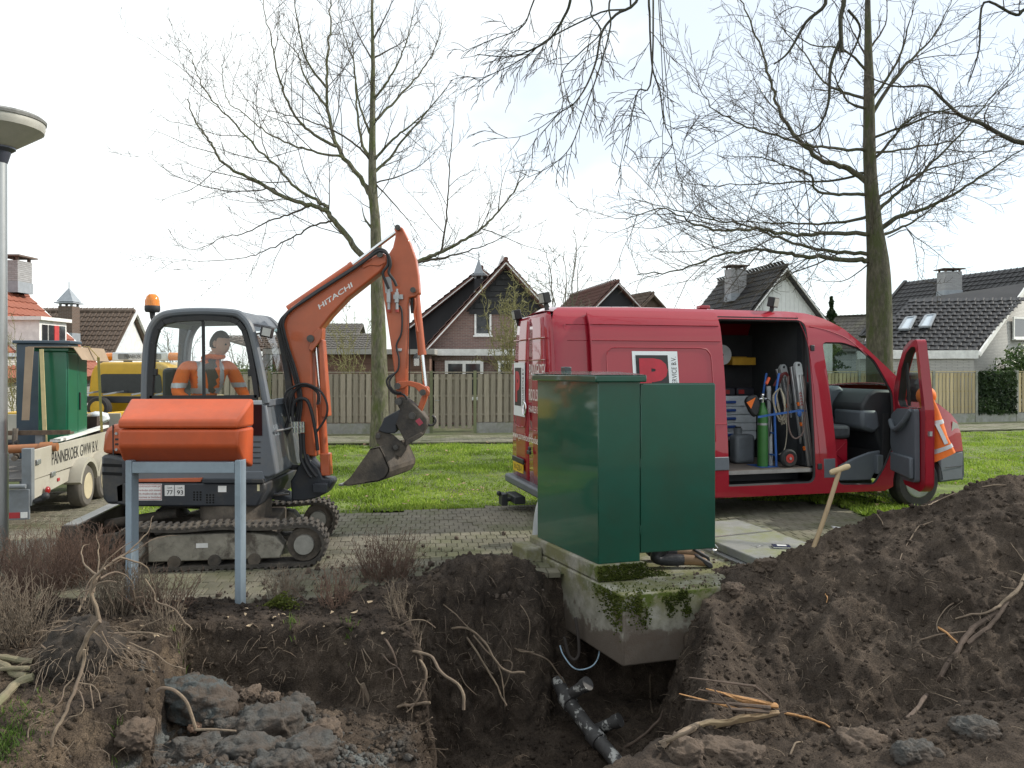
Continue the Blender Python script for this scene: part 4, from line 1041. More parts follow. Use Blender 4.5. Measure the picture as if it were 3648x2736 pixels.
# undercarriage, turned a little against the upper body ------------------------
UC = Matrix.Translation((-2.93,8.36,0)) @ Matrix.Rotation(R(8),4,'Z')
RW,HL = .215,.79
def track(y0,y1):
    """rubber belt with tread blocks round the track frame"""
    out = []; n = 8
    segs = [(x,0.0,0.0) for x in np.linspace(-HL,HL,26)[:-1]]
    P_ = []
    for x in np.linspace(-HL,HL,24)[:-1]: P_.append((x,.012,0))
    for t in np.linspace(-math.pi/2,math.pi/2,12)[:-1]: P_.append((HL+math.cos(t)*(RW-.012),RW+math.sin(t)*(RW-.012),t+math.pi/2))
    for x in np.linspace(HL,-HL,24)[:-1]: P_.append((x,2*RW-.012-.018*math.sin((x+HL)/(2*HL)*math.pi*2)**2,math.pi))
    for t in np.linspace(math.pi/2,math.pi*1.5,12)[:-1]: P_.append((-HL+math.cos(t)*(RW-.012),RW+math.sin(t)*(RW-.012),t+math.pi/2))
    m_ = MB(); k = len(P_); v = []
    for x,z,_ in P_:
        v += [UC @ Vector((x,y0,z)),UC @ Vector((x,y1,z))]
    for i,(x,z,t) in enumerate(P_):
        nx_,nz_ = -math.sin(t+math.pi),math.cos(t+math.pi)   # towards inside
        v += [UC @ Vector((x-math.sin(t)*.03,y0,z+math.cos(t)*.03)),UC @ Vector((x-math.sin(t)*.03,y1,z+math.cos(t)*.03))]
    f = []
    for i in range(k):
        j = (i+1) % k; f += [(2*i,2*j,2*j+1,2*i+1),(2*k+2*i,2*k+2*i+1,2*k+2*j+1,2*k+2*j),(2*i,2*k+2*i,2*k+2*j,2*j),(2*i+1,2*j+1,2*k+2*j+1,2*k+2*i+1)]
    m_.add(v,f); tr = m_.build('track',MUDR,EX,world=True)
    m_ = MB(); w = y1-y0
    for i,(x,z,t) in enumerate(P_):
        for s_ in (0,1):
            ya = y0-.004+(w*.55 if s_ else 0); yb2 = ya+w*.45+.008
            sh = .012 if s_ else -.012
            Mt = UC @ Matrix.Translation((x,0,z)) @ Matrix.Rotation(-t,4,'Y')
            m_.box((-.017+sh,ya,-.022),(.017+sh,yb2,.004),Mt)
    tb = m_.build('treads',MUDR,tr,world=True,bevel=.006); tb['kind'] = 'stuff'
    return tr
for y0,y1 in ((-.80,-.50),(.48,.78)):
    tr = track(y0,y1); s_ = -1 if y0 < 0 else 1
    ym = (y0+y1)/2
    m_ = MB(); m_.prism([UC @ Vector(p) for p in ((-.66,y0+.03,.09),(.56,y0+.03,.09),(.60,y0+.03,.20),(.52,y0+.03,.30),(.30,y0+.03,.345),(-.50,y0+.03,.345),(-.66,y0+.03,.30))],UC.to_3x3() @ Vector((0,y1-y0-.06,0)))
    tf_ = m_.build('track_frame',M('track_frame_grey',(.27,.25,.205),.8,var=.3,scale=7,col2=(.09,.075,.06),mix=.40,edge=.05,bump=.3),tr,world=True,bevel=.012)
    for x_ in (-HL,HL):
        m_ = MB(); c_ = UC @ Vector((x_,ym,RW)); ax = UC.to_3x3() @ Vector((0,1,0)); hw_ = (y1-y0)/2
        m_.lathe([(.165,-hw_+.06),(.165,hw_-.06)],c_,ax,28); wh = m_.build('idler',MUD,tr,world=True)
        m_ = MB(); m_.lathe([(.094,-hw_+.005),(.097,-hw_+.03),(.097,hw_-.03),(.094,hw_-.005)],c_,ax,24); m_.build('hub',M('hub_grey',(.28,.27,.24),.6,var=.2,scale=10),wh,world=True)
    for x_ in (-.42,-.05,.32):
        m_ = MB(); c_ = UC @ Vector((x_,ym,.085)); m_.lathe([(.06,-.14),(.065,-.10),(.065,.10),(.06,.14)],c_,UC.to_3x3() @ Vector((0,1,0)),14); m_.build('roller',MUD,tr,world=True)
    if s_ < 0:
        m_ = MB(); p0 = Vector((-.22,y0+.024,.215)); m_.add([UC @ p for p in (p0,p0+Vector((.11,0,.0)),p0+Vector((.11,0,.045)),p0+Vector((0,0,.045)))],[(0,1,2,3)]); m_.build('sticker',W_,tf_,world=True)
m_ = MB(); m_.box((-.45,-.52,.17),(.45,.5,.38),UC); m_.cyl(UC @ Vector((0,0,.36)),UC @ Vector((0,0,.62)),.36,28); m_.build('chassis',MUD,EX,world=True,bevel=.02)
# dozer blade -------------------------------------------------------------------
m_ = MB(); X0 = -1.36
pf = [(X0+.02,.46),(X0-.03,.44),(X0-.06,.30),(X0-.05,.14),(X0+.02,.02),(X0+.04,.03),(X0-.01,.15),(X0-.02,.30),(X0+.0,.42),(X0+.05,.43),(X0+.05,.46)]
m_.prism([UC @ Vector((x,-.80,z)) for x,z in pf],UC.to_3x3() @ Vector((0,1.58,0))); bld = m_.build('dozer_blade',MUD,EX,world=True)
for y_ in (-.835,.785):
    m_ = MB(); m_.prism([UC @ Vector((x,y_,z)) for x,z in ((X0-.08,.02),(X0+.03,.0),(X0+.12,.12),(X0+.12,.40),(X0+.08,.47),(X0-.04,.47),(X0-.09,.30))],UC.to_3x3() @ Vector((0,.03,0))); m_.build('end_plate',MUD,bld,world=True)
m_ = MB(); m_.bar(UC @ Vector((X0+.02,-.80,.47)),UC @ Vector((X0+.02,.79,.47)),.12,.015); m_.build('top_edge',M('worn_steel',(.34,.33,.32),.4,.7,var=.2),bld,world=True)
for y_ in (-.28,.28):
    m_ = MB(); m_.bar(UC @ Vector((X0+.02,y_,.2)),UC @ Vector((-.4,y_,.3)),.09,.12); m_.build('blade_arm',MUD,EX,world=True,bevel=.01)
m_ = MB(); m_.cyl(UC @ Vector((X0+.05,0,.32)),UC @ Vector((-.6,0,.42)),.05,14); m_.build('blade_cylinder',MUD,EX,world=True)
# ================================================================== RED VAN
VAN = thing('delivery_van','red high-roof panel van with its side door slid open and cab door ajar','van',(.52,9.62,0),math.atan2(.2607,.9654))
VU,VV = Vector((.9654,.2607,0)),Vector((-.2607,.9654,0)); VO = Vector((.52,9.62,0))
RED = M('van_red',(.31,.006,.021),.45,var=.05,scale=1.5,coat=1.0,crough=.015,spec=.2,col2=(.31,.011,.022),mix=.3)
VGREY = M('van_grey_plastic',(.10,.115,.135),.55,var=.08,scale=5,bump=.05,bscale=150)
VDARK = M('van_dark_plastic',(.025,.028,.032),.55,var=.12)
VBLK = M('van_lining',(.03,.03,.033),.8,var=.2)
VGLASS = glass('van_glass',(.80,.88,.86),.06)
def vl(px,py,y=0.0):
    """local van point seen at a photo pixel, on the upright plane y = const"""
    d = Vector(((px-CX)/F,1,0)); t = (VO.dot(VV)+y)/d.dot(VV); P_ = d*t
    return Vector(((P_-VO).dot(VU),y,EYE-(py-HY)/F*t))
def vinset(z): return float(np.interp(z,[0,.6,1.0,1.8,2.3,2.5,2.6,2.66,2.70,2.74],[.0,.0,.025,.10,.17,.22,.27,.32,.38,.46]))
def nose(x): return .15*max(0,(x-5.35)/.9)**2.4
def vy(x,z): return vinset(z)+nose(x)+.05*max(0,(.10-x)/.10)**2
W = 1.95
def in_poly(p,poly):
    c = False; n = len(poly)
    for i in range(n):
        x1,y1 = poly[i]; x2,y2 = poly[(i+1) % n]
        if (y1 > p[1]) != (y2 > p[1]) and p[0] < (x2-x1)*(p[1]-y1)/(y2-y1)+x1: c = not c
    return c
def dens(poly,step=.12):
    out = []
    for i in range(len(poly)):
        a = Vector(poly[i]); b_ = Vector(poly[(i+1) % len(poly)]); k = max(1,int((b_-a).length/step))
        out += [tuple(a+(b_-a)*(j/k)) for j in range(k)]
    return out
def rnd(poly,r_=.08,n=5):
    """rounded corners for a polygon"""
    out = []; m = len(poly)
    for i in range(m):
        p = Vector(poly[i]); a = Vector(poly[i-1]); b_ = Vector(poly[(i+1) % m]); rr = min(r_,(a-p).length*.45,(b_-p).length*.45)
        s_ = p+(a-p).normalized()*rr; e = p+(b_-p).normalized()*rr
        for k in range(n+1):
            t = k/n; out.append(tuple((1-t)**2*s_+2*t*(1-t)*p+t*t*e))
    return out
def sheet(outer,holes,f,name,mat,parent,step=.13,smooth=40,solid=0.0,world=False):
    """flat outline with holes, filled with a fine net and bent by f(x, z) -> local point"""
    loops = [dens(outer,step)]+[dens(h,step) for h in holes]; vs_,es = [],[]
    for lp in loops:
        n0 = len(vs_); vs_ += [Vector(p) for p in lp]; es += [(n0+i,n0+(i+1) % len(lp)) for i in range(len(lp))]
    xs_ = [p[0] for p in outer]; zs_ = [p[1] for p in outer]
    for x in np.arange(min(xs_)+.07,max(xs_),step):
        for z in np.arange(min(zs_)+.05,max(zs_),step*.7):
            q = (float(x),float(z))
            if in_poly(q,outer) and not any(in_poly(q,h) for h in holes): vs_.append(Vector(q))
    V_,_,F_,*_r = mgeo.delaunay_2d_cdt(vs_,es,[],0,1e-5)
    m_ = MB(); keep_ = []
    for t in F_:
        c_ = sum((V_[i] for i in t),Vector((0,0)))/len(t)
        if in_poly(c_,outer) and not any(in_poly(c_,h) for h in holes): keep_.append(tuple(t))
    m_.add([f(p.x,p.y) for p in V_],keep_)
    o = m_.build(name,mat,parent,smooth=smooth)
    if solid:
        s_ = o.modifiers.new('t','SOLIDIFY'); s_.thickness = solid; s_.offset = 0; e_ = o.modifiers.new('e','EDGE_SPLIT'); e_.split_angle = R(45)
    return o
def arch(cx,cz,r_,a0,a1,n=12): return [(cx+r_*math.cos(t),cz+r_*math.sin(t)) for t in np.linspace(a0,a1,n)]
FW,RWX = 5.38,1.55
top_line = [(.05,2.55),(.09,2.66),(.18,2.715),(1.2,2.74),(3.55,2.725),(3.80,2.70),(4.05,2.62),(4.30,2.49),(4.61,2.24),(4.86,2.02),(5.09,1.82),(5.28,1.67)]
hood_line = [(5.52,1.55),(5.80,1.42),(6.04,1.28),(6.18,1.16),(6.26,.98),(6.29,.76)]
outer = [(.05,.36)]+top_line+hood_line+[(6.29,.74),(5.80,.74)]+arch(FW,.36,.45,.9,math.pi+.12)[1:]+[(4.80,.25)]+[(2.02,.26)]+arch(RWX,.36,.42,-.15,math.pi+.15)
slide = rnd([(2.30,.40),(3.69,.40),(3.70,2.60),(2.30,2.60)],.12)
cabo = rnd([(3.92,2.30),(3.99,1.38),(4.03,.7),(4.06,.36),(4.64,.34),(4.80,.56),(4.97,.86),(5.00,1.3),(5.00,1.60),(4.74,2.06),(4.52,2.22),(4.25,2.30)],.07)
near = sheet(outer,[slide,cabo],lambda x,z: (x,vy(x,z),z),'near_side',RED,VAN,solid=.02)
fwin = rnd([(3.95,2.20),(3.97,1.42),(4.95,1.42),(4.86,1.72),(4.62,2.06),(4.45,2.17)],.07)
far = sheet(outer,[fwin],lambda x,z: (x,W-vy(x,z),z),'far_side',RED,VAN,solid=.02)
sheet(fwin,[],lambda x,z: (x,W-vy(x,z),z),'side_window',VGLASS,far)
# roof, windscreen, bonnet, front
def strip(pts,mat,name,crown=.03,bow=0.0,e=0.0,n=8):
    m_ = MB(); v = []
    for i,(x,z) in enumerate(pts):
        ya = vy(x,z)+e
        for j in range(n+1):
            t = j/n; y = ya+(W-2*ya)*t; k = 1-(2*t-1)**2; v.append((x+bow*k,y,z+crown*k))
    m_.add(v,[(i*(n+1)+j,i*(n+1)+j+1,(i+1)*(n+1)+j+1,(i+1)*(n+1)+j) for i in range(len(pts)-1) for j in range(n)])
    o = m_.build(name,mat,VAN); s_ = o.modifiers.new('t','SOLIDIFY'); s_.thickness = .015; s_.offset = 0; e_ = o.modifiers.new('e','EDGE_SPLIT'); e_.split_angle = R(45); return o
strip(top_line[1:7],RED,'roof',.035)
strip(top_line[6:],VGLASS,'windscreen',.03,.10,.06)
strip([top_line[-1]]+hood_line,RED,'bonnet',.05,.12)
strip([(6.29,.76),(6.31,.70),(6.32,.40),(6.28,.32)],VGREY,'front_bumper',0,.14)
strip([(6.275,1.0),(6.30,.80)],VDARK,'grille',0,.125,.35)
# rear end: corner rounding and two doors
zz = [.36,.6,1.0,1.4,1.8,2.2,2.4,2.52,2.60,2.66]
def rear_ring(x,inn_):
    L_ = [(x,vy(.05,z)+inn_,z if z < 2.6 else z-inn_*.5) for z in zz]; R_ = [(x,W-vy(.05,z)-inn_,z if z < 2.6 else z-inn_*.5) for z in zz[::-1]]; return L_+R_
rings = [rear_ring(.05,0),rear_ring(.012,.02),rear_ring(-.012,.06),rear_ring(-.025,.12)]
m_ = MB(); n = len(rings[0])
for rr in rings: m_.v += [tuple(p) for p in rr]
for i in range(len(rings)-1):
    for j in range(n-1): m_.f.append((i*n+j,(i+1)*n+j,(i+1)*n+j+1,i*n+j+1)); m_.mi.append(0)
m_.build('rear_corner',RED,VAN,smooth=60)
yi = lambda z: vy(.05,z)+.12
def rdoor(y_of_lo,y_of_hi,name):
    m_ = MB(); v = []
    for z in zz:
        a,b_ = y_of_lo(z),y_of_hi(z); bulge = -.025-.02*math.sin((z-.36)/2.3*math.pi)
        for t in np.linspace(0,1,5): v.append((bulge,a+(b_-a)*t,z-(.06 if z > 2.6 else 0)))
    m_.add(v,[(i*5+j,i*5+j+1,(i+1)*5+j+1,(i+1)*5+j) for i in range(len(zz)-1) for j in range(4)]); o = m_.build(name,RED,VAN,smooth=50); s_ = o.modifiers.new('t','SOLIDIFY'); s_.thickness = .02; return o
d1 = rdoor(lambda z: yi(z),lambda z: .97,'rear_door'); d2 = rdoor(lambda z: .985,lambda z: W-yi(z),'rear_door')
def rp(px,py,x=-.055):
    d = Vector(((px-CX)/F,1,0)); t = (VO.dot(VU)+x)/d.dot(VU); P_ = d*t; return Vector((x,(P_-VO).dot(VV),EYE-(py-HY)/F*t))
# pressed lines on the doors
for d_,ya,yb2 in ((d1,.22,.94),(d2,1.02,1.70)):
    for z_ in (2.33,2.05):
        m_ = MB(); m_.tube([(-.052,ya,z_),(-.055,(ya+yb2)/2,z_),(-.052,yb2,z_)],.008,6); m_.build('crease',RED,d_)
    m_ = MB(); m_.tube(bez([(-.05,ya,1.45),(-.055,ya+.05,1.22),(-.06,ya+.15,1.14),(-.06,yb2-.15,1.14),(-.055,yb2-.05,1.22),(-.05,yb2,1.45)],4),.007,6); m_.build('crease',RED,d_)
WV = M('white_vinyl',(.75,.74,.72),.5); WP = M('white_panel',(.74,.78,.80),.45,var=.04); INKV = M('black_ink',(.02,.02,.022),.6)
# writing on the rear doors
def rear_text(tx_,y_left,y_right,z0,z1,par,mat=WV):
    o_ = Vector((-.062,y_left,z0)); return lettering(tx_,o_,Vector((0,y_right-y_left,0)),Vector((0,0,z1-z0)),mat,par,world=False)
rear_text('PANNEKOEK',1.02-.14,.17,1.80,2.0,d1); rear_text('RIOOLSERVICE',.90,.17,1.52,1.67,d1); rear_text('HAARLER ESTW',.90,.30,1.36,1.45,d1)
rear_text('www.pannekoekrioolservice.nl',1.72,.12,.93,1.06,d1)
m_ = MB(); m_.box((-.064,1.10,1.28),(-.059,1.66,2.02)); lg = m_.build('logo_panel',WP,d2)
m_ = MB(); m_.box((-.067,1.27,1.42),(-.065,1.60,1.95)); m_.build('logo_square',INKV,lg)
lettering('P',(-.069,1.55,1.47),(0,-.22,0),(0,0,.43),M('logo_red',(.42,.012,.03),.4),lg,bold=.06)
lettering('RIOOLSERVICE B.V.',(-.068,1.13,1.40),(0,0,.55),(0,.09,0),INKV,lg)
rear_text('PANNEKOEK',1.60,1.15,1.31,1.38,lg,INKV)
m_ = MB(); c_ = Vector((-.07,1.10,1.40)); m_.tube([c_+Vector((0,math.cos(t)*.085,math.sin(t)*.085)) for t in np.linspace(0,6.2832,28)],.010,8)
for pts in (((-.05,.07),(0,.005),(.05,.07)),((-.065,.03),(-.032,-.07),(0,.0),(.032,-.07),(.065,.03))): m_.tube([c_+Vector((0,y,z)) for y,z in pts],.008,6)
m_.build('emblem',CHROME,d2)
m_ = MB(); m_.box((-.085,.80,.80),(-.055,.94,.85)); m_.box((-.075,.83,.85),(-.05,.91,.90)); m_.build('handle',VDARK,d1,bevel=.01)
m_ = MB(); m_.box((-.068,1.18,.50),(-.055,1.68,.62)); np_ = m_.build('number_plate',M('plate_yellow',(.70,.46,.03),.4),VAN)
lettering('VV-GZB-V',(-.070,1.63,.52),(0,-.40,0),(0,0,.08),INKV,np_)
m_ = MB(); m_.box((-.075,1.15,.63),(-.05,1.72,.70)); m_.build('plate_light',VDARK,VAN,bevel=.01)
for y_ in (.055,W-.095):
    m_ = MB(); m_.box((-.01,y_-.03,.55),(.05,y_+.07,.95)); m_.build('tail_light',M('tail_light_red',(.30,.008,.01),.2,coat=.6),VAN,bevel=.015)
m_ = MB(); m_.box((-.13,.02,.30),(.02,W-.02,.42)); m_.build('rear_bumper',VGREY,VAN,bevel=.03)
m_ = MB(); m_.box((-.2,1.1,.10),(-.05,1.6,.2)); m_.cyl((-.3,1.35,.12),(-.05,1.35,.15),.03,10); m_.box((-.34,1.25,.06),(-.26,1.45,.22)); m_.ball((-.36,1.35,.22),.035); m_.build('tow_bar',VDARK,VAN,bevel=.008)
# far-side upper tail lamp
m_ = MB(); m_.box((.0,W-.02,1.85),(.1,W+.015,2.0)); m_.build('marker_lamp',M('tail_light_red',(.3,.008,.01),.2),VAN)

# sliding door pushed back along the side ----------------------------------
sd_out = rnd([(.50,.29),(2.335,.29),(2.335,2.675),(.50,2.675)],.05)
SL = sheet(sd_out,[],lambda x,z: (x,vy(1.0,z)-.075,z),'sliding_door',RED,VAN,solid=.035)
def on_sd(x,z,e=.02): return Vector((x,vy(1.0,z)-.075-e,z))
def line_on(pts,r_,name,mat,par,e=.02): m_ = MB(); m_.tube([on_sd(x,z,e) for x,z in pts],r_,6); return m_.build(name,mat,par)
for z_ in (2.50,2.295): line_on([(x,z_) for x in np.linspace(.52,2.31,12)],.006,'crease',RED,SL)
line_on([(.70,z) for z in np.linspace(1.0,2.10,10)]+[(.72,2.16),(.78,2.20)]+[(x,2.205) for x in np.linspace(.9,2.0,8)]+[(2.10,2.19),(2.15,2.12)]+[(2.16,z) for z in np.linspace(2.05,1.0,10)],.007,'crease',RED,SL)
m_ = MB(); m_.hexa([on_sd(.50,.63,.035),on_sd(2.335,.63,.035),on_sd(2.335,.63,0),on_sd(.5,.63,0)],[on_sd(.50,.80,.035),on_sd(2.335,.80,.035),on_sd(2.335,.80,0),on_sd(.5,.80,0)]); m_.build('side_moulding',VGREY,SL,bevel=.008)
line_on([(.52,1.22),(1.4,1.22),(2.33,1.22)],.006,'crease',RED,SL)
# big P logo on the door
def lgp(x,z,e): return on_sd(x,z,e)
px0,px1,pz0,pz1 = vl(2236,0).x+.08,vl(2400,0).x+.075,1.42,2.16
def lq(name,x0,x1,z0,z1,e,mat,par):
    k = 6; m_ = MB(); v = []
    for i in range(k+1): z = z0+(z1-z0)*i/k; v += [on_sd(x0,z,e),on_sd(x1,z,e)]
    m_.add(v,[(2*i,2*i+1,2*i+3,2*i+2) for i in range(k)]); return m_.build(name,mat,par)
lw = px1-px0
LP = lq('logo_panel',px0,px1,pz0,pz1,.0215,WP,SL)
lq('logo_square',px0+lw*.07,px0+lw*.78,1.56,pz1-.05,.024,INKV,LP)
tilt = on_sd(0,2.07,0)-on_sd(0,1.60,0)
lettering('P',on_sd(px0+lw*.14,1.60,.030),(lw*.62,0,0),tilt,M('logo_red',(.42,.012,.03),.4),LP,bold=.07)
lettering('RIOOLSERVICE B.V.',on_sd(px0+lw*.96,1.50,.030),tilt*(.59/.47),(-lw*.11,0,0),INKV,LP)
lettering('PANNEKOEK',on_sd(px0+lw*.08,1.455,.030),(lw*.72,0,0),(0,0,.07),INKV,LP)
# openings: dark frames, top track, threshold, step
def rim(poly,name,mat,r_,par,dy=.0):
    m_ = MB(); q = [Vector((x,vy(x,z)+dy,z)) for x,z in dens(poly,.1)]; m_.tube(q+[q[0]],r_,8); return m_.build(name,mat,par)
rim(slide,'door_seal',RUB,.022,VAN,.02); rim(cabo,'door_seal',RUB,.018,VAN,.02)
m_ = MB(); m_.box((2.25,vinset(2.62)-.01,2.585),(3.62,vinset(2.62)+.10,2.64)); m_.build('door_track',VDARK,VAN)
m_ = MB(); m_.box((2.2,.06,.555),(3.72,W-.12,.585)); m_.build('cargo_floor',M('plywood_floor',(.16,.13,.11),.8,var=.25,scale=4),VAN)
m_ = MB(); m_.box((2.28,.045,.545),(3.70,.06,.595)); m_.build('threshold',M('bright_metal',(.6,.6,.6),.3,.9),VAN)
m_ = MB(); m_.box((2.25,.03,.38),(3.72,.45,.40)); m_.box((2.25,.42,.40),(3.72,.44,.55)); m_.build('step_well',VDARK,VAN)
m_ = MB(); m_.box((.2,.05,.50),(2.2,W-.1,.553)); m_.build('floor_pan',VBLK,VAN)
# cargo lining
def vpan(name,lo,hi,mat=VBLK): m_ = MB(); m_.box(lo,hi); return m_.build(name,mat,VAN)
vpan('lining',(.3,W-.34,.59),(3.74,W-.30,2.45)); vpan('headlining',(.1,.33,2.625),(3.78,W-.33,2.64)); vpan('bulkhead',(3.745,.30,.59),(3.78,W-.2,2.62),M('bulkhead_grey',(.06,.065,.07),.6)); vpan('rear_lining',(.25,.2,.59),(.28,W-.2,2.45))
vpan('red_panel',(2.0,W-.36,1.35),(3.0,W-.345,2.0),M('dark_red_panel',(.12,.008,.012),.7))
m_ = MB(); m_.bar((2.28,.30,.6),(2.28,.42,2.5),.08,.1); m_.build('pillar',VDARK,VAN)
vpan('b_pillar_trim',(3.70,.30,.6),(3.745,.42,2.5),VDARK)
# shelves
for z_,x1 in ((1.96,2.95),(2.30,2.95)):
    m_ = MB(); m_.box((1.9,1.25,z_),(x1,W-.35,z_+.03)); m_.build('shelf',M('pale_shelf',(.50,.52,.55),.5),VAN)
# wheels -------------------------------------------------------------------
TYRE = M('tyre',(.022,.022,.023),.75,var=.25,scale=6,bump=.15,bscale=60,col2=(.06,.055,.045),mix=.3); RIM = M('steel_rim',(.40,.41,.42),.35,.7,var=.12,scale=8,col2=(.2,.19,.17),mix=.25)
def wheel(parent,c,r_,w,axis,rimr=.6,name='wheel',rimmat=RIM,tyremat=TYRE):
    c = Vector(c); ax = Vector(axis).normalized()      # axis points outwards
    m_ = MB(); m_.lathe([(r_*rimr,-w/2),(r_*.88,-w/2),(r_*.97,-w/2+.025),(r_,-w*.3),(r_,w*.3),(r_*.97,w/2-.025),(r_*.88,w/2),(r_*rimr,w/2),(r_*rimr,-w/2)],c,ax,40); wh = m_.build(name,tyremat,parent)
    m_ = MB(); R_ = r_*rimr; m_.lathe([(R_,w/2+.004),(R_*.93,w/2+.008),(R_*.90,w/2-.03),(R_*.82,w*.18),(R_*.62,w*.20),(R_*.50,w*.36),(R_*.30,w*.40),(R_*.28,w*.46),(1e-6,w*.46)],c,ax,40); m_.build('rim',rimmat,wh)
    d,u,v = basis(ax)
    for k in range(10):
        a = k*2*math.pi/10; p = c+ax*(w*.196)+(u*math.cos(a)+v*math.sin(a))*R_*.72
        m_ = MB(); m_.cyl(p,p+ax*.006,R_*.085,8); m_.build('rim_hole',MATS['hole_black'],wh)
    for k in range(5):
        a = k*2*math.pi/5; p = c+ax*(w*.37)+(u*math.cos(a)+v*math.sin(a))*R_*.40; m_ = MB(); m_.cyl(p,p+ax*.02,R_*.045,6); m_.build('wheel_nut',STEEL,wh)
    return wh
for x_ in (FW,RWX):
    wheel(VAN,(x_,.13,.345),.365,.23,(0,-1,0)); wheel(VAN,(x_,W-.13,.345),.365,.23,(0,1,0))
    m_ = MB(); m_.lathe([(.41,-.05),(.43,.0),(.43,.42),(.1,.43)],(x_,.06,.36),(0,1,0),30); 
    # keep only the upper half of the arch liner
    o = m_.build('wheel_arch',VDARK,VAN); bm = bmesh.new(); bm.from_mesh(o.data); bmesh.ops.delete(bm,geom=[v for v in bm.verts if v.co.z < .30],context='VERTS'); bm.to_mesh(o.data); bm.free()
vpan('underbody',(.3,.25,.24),(4.8,W-.25,.36),VDARK)
m_ = MB(); m_.hexa([(5.75,vy(5.75,.5)-.01,.32),(6.30,vy(6.30,.5)-.005,.32),(6.30,vy(6.30,.5)+.2,.32),(5.75,.4,.32)],[(5.74,vy(5.75,.5)-.01,.745),(6.30,vy(6.30,.5)-.005,.745),(6.30,vy(6.30,.5)+.2,.745),(5.74,.4,.745)]); fb = m_.build('bumper_corner',VGREY,VAN,bevel=.03)
m_ = MB(); m_.bar((5.86,vy(5.86,.5)-.014,.53),(6.28,vy(6.28,.5)-.01,.53),.006,.008); m_.build('seam',RUB,fb)
m_ = MB(); m_.hexa([(5.72,W-vy(5.75,.5)-.3,.32),(6.30,W-vy(6.30,.5)-.3,.32),(6.30,W-vy(6.30,.5)+.005,.32),(5.75,W-.01,.32)],[(5.72,W-vy(5.75,.5)-.3,.745),(6.30,W-vy(6.30,.5)-.3,.745),(6.30,W-vy(6.30,.5)+.005,.745),(5.74,W-.01,.745)]); m_.build('bumper_corner',VGREY,VAN,bevel=.03)
for s_ in (0,1):
    yh = lambda x: (vy(x,1.0)-.006) if s_ == 0 else W-vy(x,1.0)+.006
    m_ = MB(); m_.poly([(6.02,yh(6.02),1.02),(6.26,yh(6.26),.86),(6.27,yh(6.27),1.0),(6.17,yh(6.17),1.14),(6.05,yh(6.05),1.18)]); m_.build('headlight',M('lamp_glass',(.4,.4,.38),.1),VAN)
# side mouldings on the fixed body
for x0,x1,z0,z1 in ((3.82,4.00,.46,.72),(.30,.48,.63,.80)):
    m_ = MB(); m_.box((x0,-.012,z0),(x1,.02,z1)); m_.build('side_moulding',VGREY,VAN,bevel=.008)
m_ = MB(); m_.box((4.70,.02,.48),(4.80,.10,.74)); m_.build('wheel_arch_trim',VGREY,VAN,bevel=.01)
m_ = MB(); m_.tube([(2.2,.02,.285),(4.75,.02,.275)],.022,8); m_.build('sill',RED,VAN)
# creases of the body seen above the doors and the dark hinges
for pts in ([(3.62,2.66),(3.70,2.2),(3.74,1.2),(3.78,.5)],[(3.76,2.52),(4.05,2.46),(4.35,2.34),(4.62,2.12)],[(.20,2.50),(.2,1.6),(.2,.5)],[(.22,2.295),(.5,2.295)],[(.22,2.50),(.5,2.50)]):
    q = bez([Vector((x,vy(x,z)-.012,z)) for x,z in pts],6); m_ = MB(); m_.tube(q,.005,6); m_.build('crease',RED,VAN)
for z_ in (2.22,.62):
    m_ = MB(); m_.box((3.72,vy(3.75,z_)-.03,z_-.04),(3.78,vy(3.75,z_),z_+.04)); m_.build('door_striker',VDARK,VAN,bevel=.01)
# cab interior ---------------------------------------------------------------
m_ = MB(); m_.prism([(4.62,.22,1.2),(4.60,.22,1.42),(4.72,.22,1.58),(4.85,.22,1.64),(5.26,.22,1.63),(5.25,.22,.7),(4.95,.22,.75),(4.82,.22,1.1)],(0,1.5,0)); dash = m_.build('dashboard',VDARK,VAN,bevel=.04)
m_ = MB(); m_.prism([(4.52,.85,.80),(4.48,.85,1.40),(4.56,.85,1.64),(4.75,.85,1.69),(4.85,.85,1.6),(4.8,.85,.8)],(0,.38,0)); cn_ = m_.build('centre_console',VGREY,dash,bevel=.05)
m_ = MB(); m_.prism([(4.60,.20,1.10),(4.59,.20,1.36),(4.86,.20,1.36),(4.92,.20,1.1),(4.80,.20,1.02)],(0,.62,0)); m_.build('glove_box',VGREY,dash,bevel=.05)
m_ = MB(); m_.box((4.465,.90,1.45),(4.49,1.15,1.54)); m_.build('radio',M('screen_black',(.01,.01,.012),.15),cn_)
for y_ in (.95,1.10): m_ = MB(); m_.cyl((4.50,y_,1.33),(4.46,y_,1.33),.03,12); m_.build('knob',RUB,cn_)
for y0_ in (.42,.85):
    m_ = MB(); m_.box((3.95,y0_-.22,.96),(4.42,y0_+.2,1.15)); st = m_.build('seat',M('seat_fabric',(.045,.05,.058),.9,var=.2,scale=20),VAN,bevel=.05)
    m_ = MB(); m_.box((3.82,y0_-.2,1.0),(3.93,y0_+.18,1.75)); m_.build('seat_back',MATS['seat_fabric'],VAN,bevel=.05)
m_ = MB(); m_.box((4.0,.25,.58),(4.40,1.0,.955)); sbx = m_.build('seat_box',RED,VAN,bevel=.015)
m_ = MB(); m_.bar((4.03,.247,.62),(4.36,.247,.90),.01,.02,(0,1,0)); m_.bar((4.36,.247,.62),(4.03,.247,.90),.01,.02,(0,1,0)); m_.build('rib',RED,sbx)
m_ = MB(); m_.box((3.85,.15,.50),(4.95,W-.15,.58)); m_.build('cab_floor',VBLK,VAN)
m_ = MB(); q = [(4.08,.07,.40),(4.64,.07,.385),(4.76,.07,.58),(4.80,.07,.80),(4.62,.07,.78),(4.35,.07,.70),(4.12,.07,.60)]
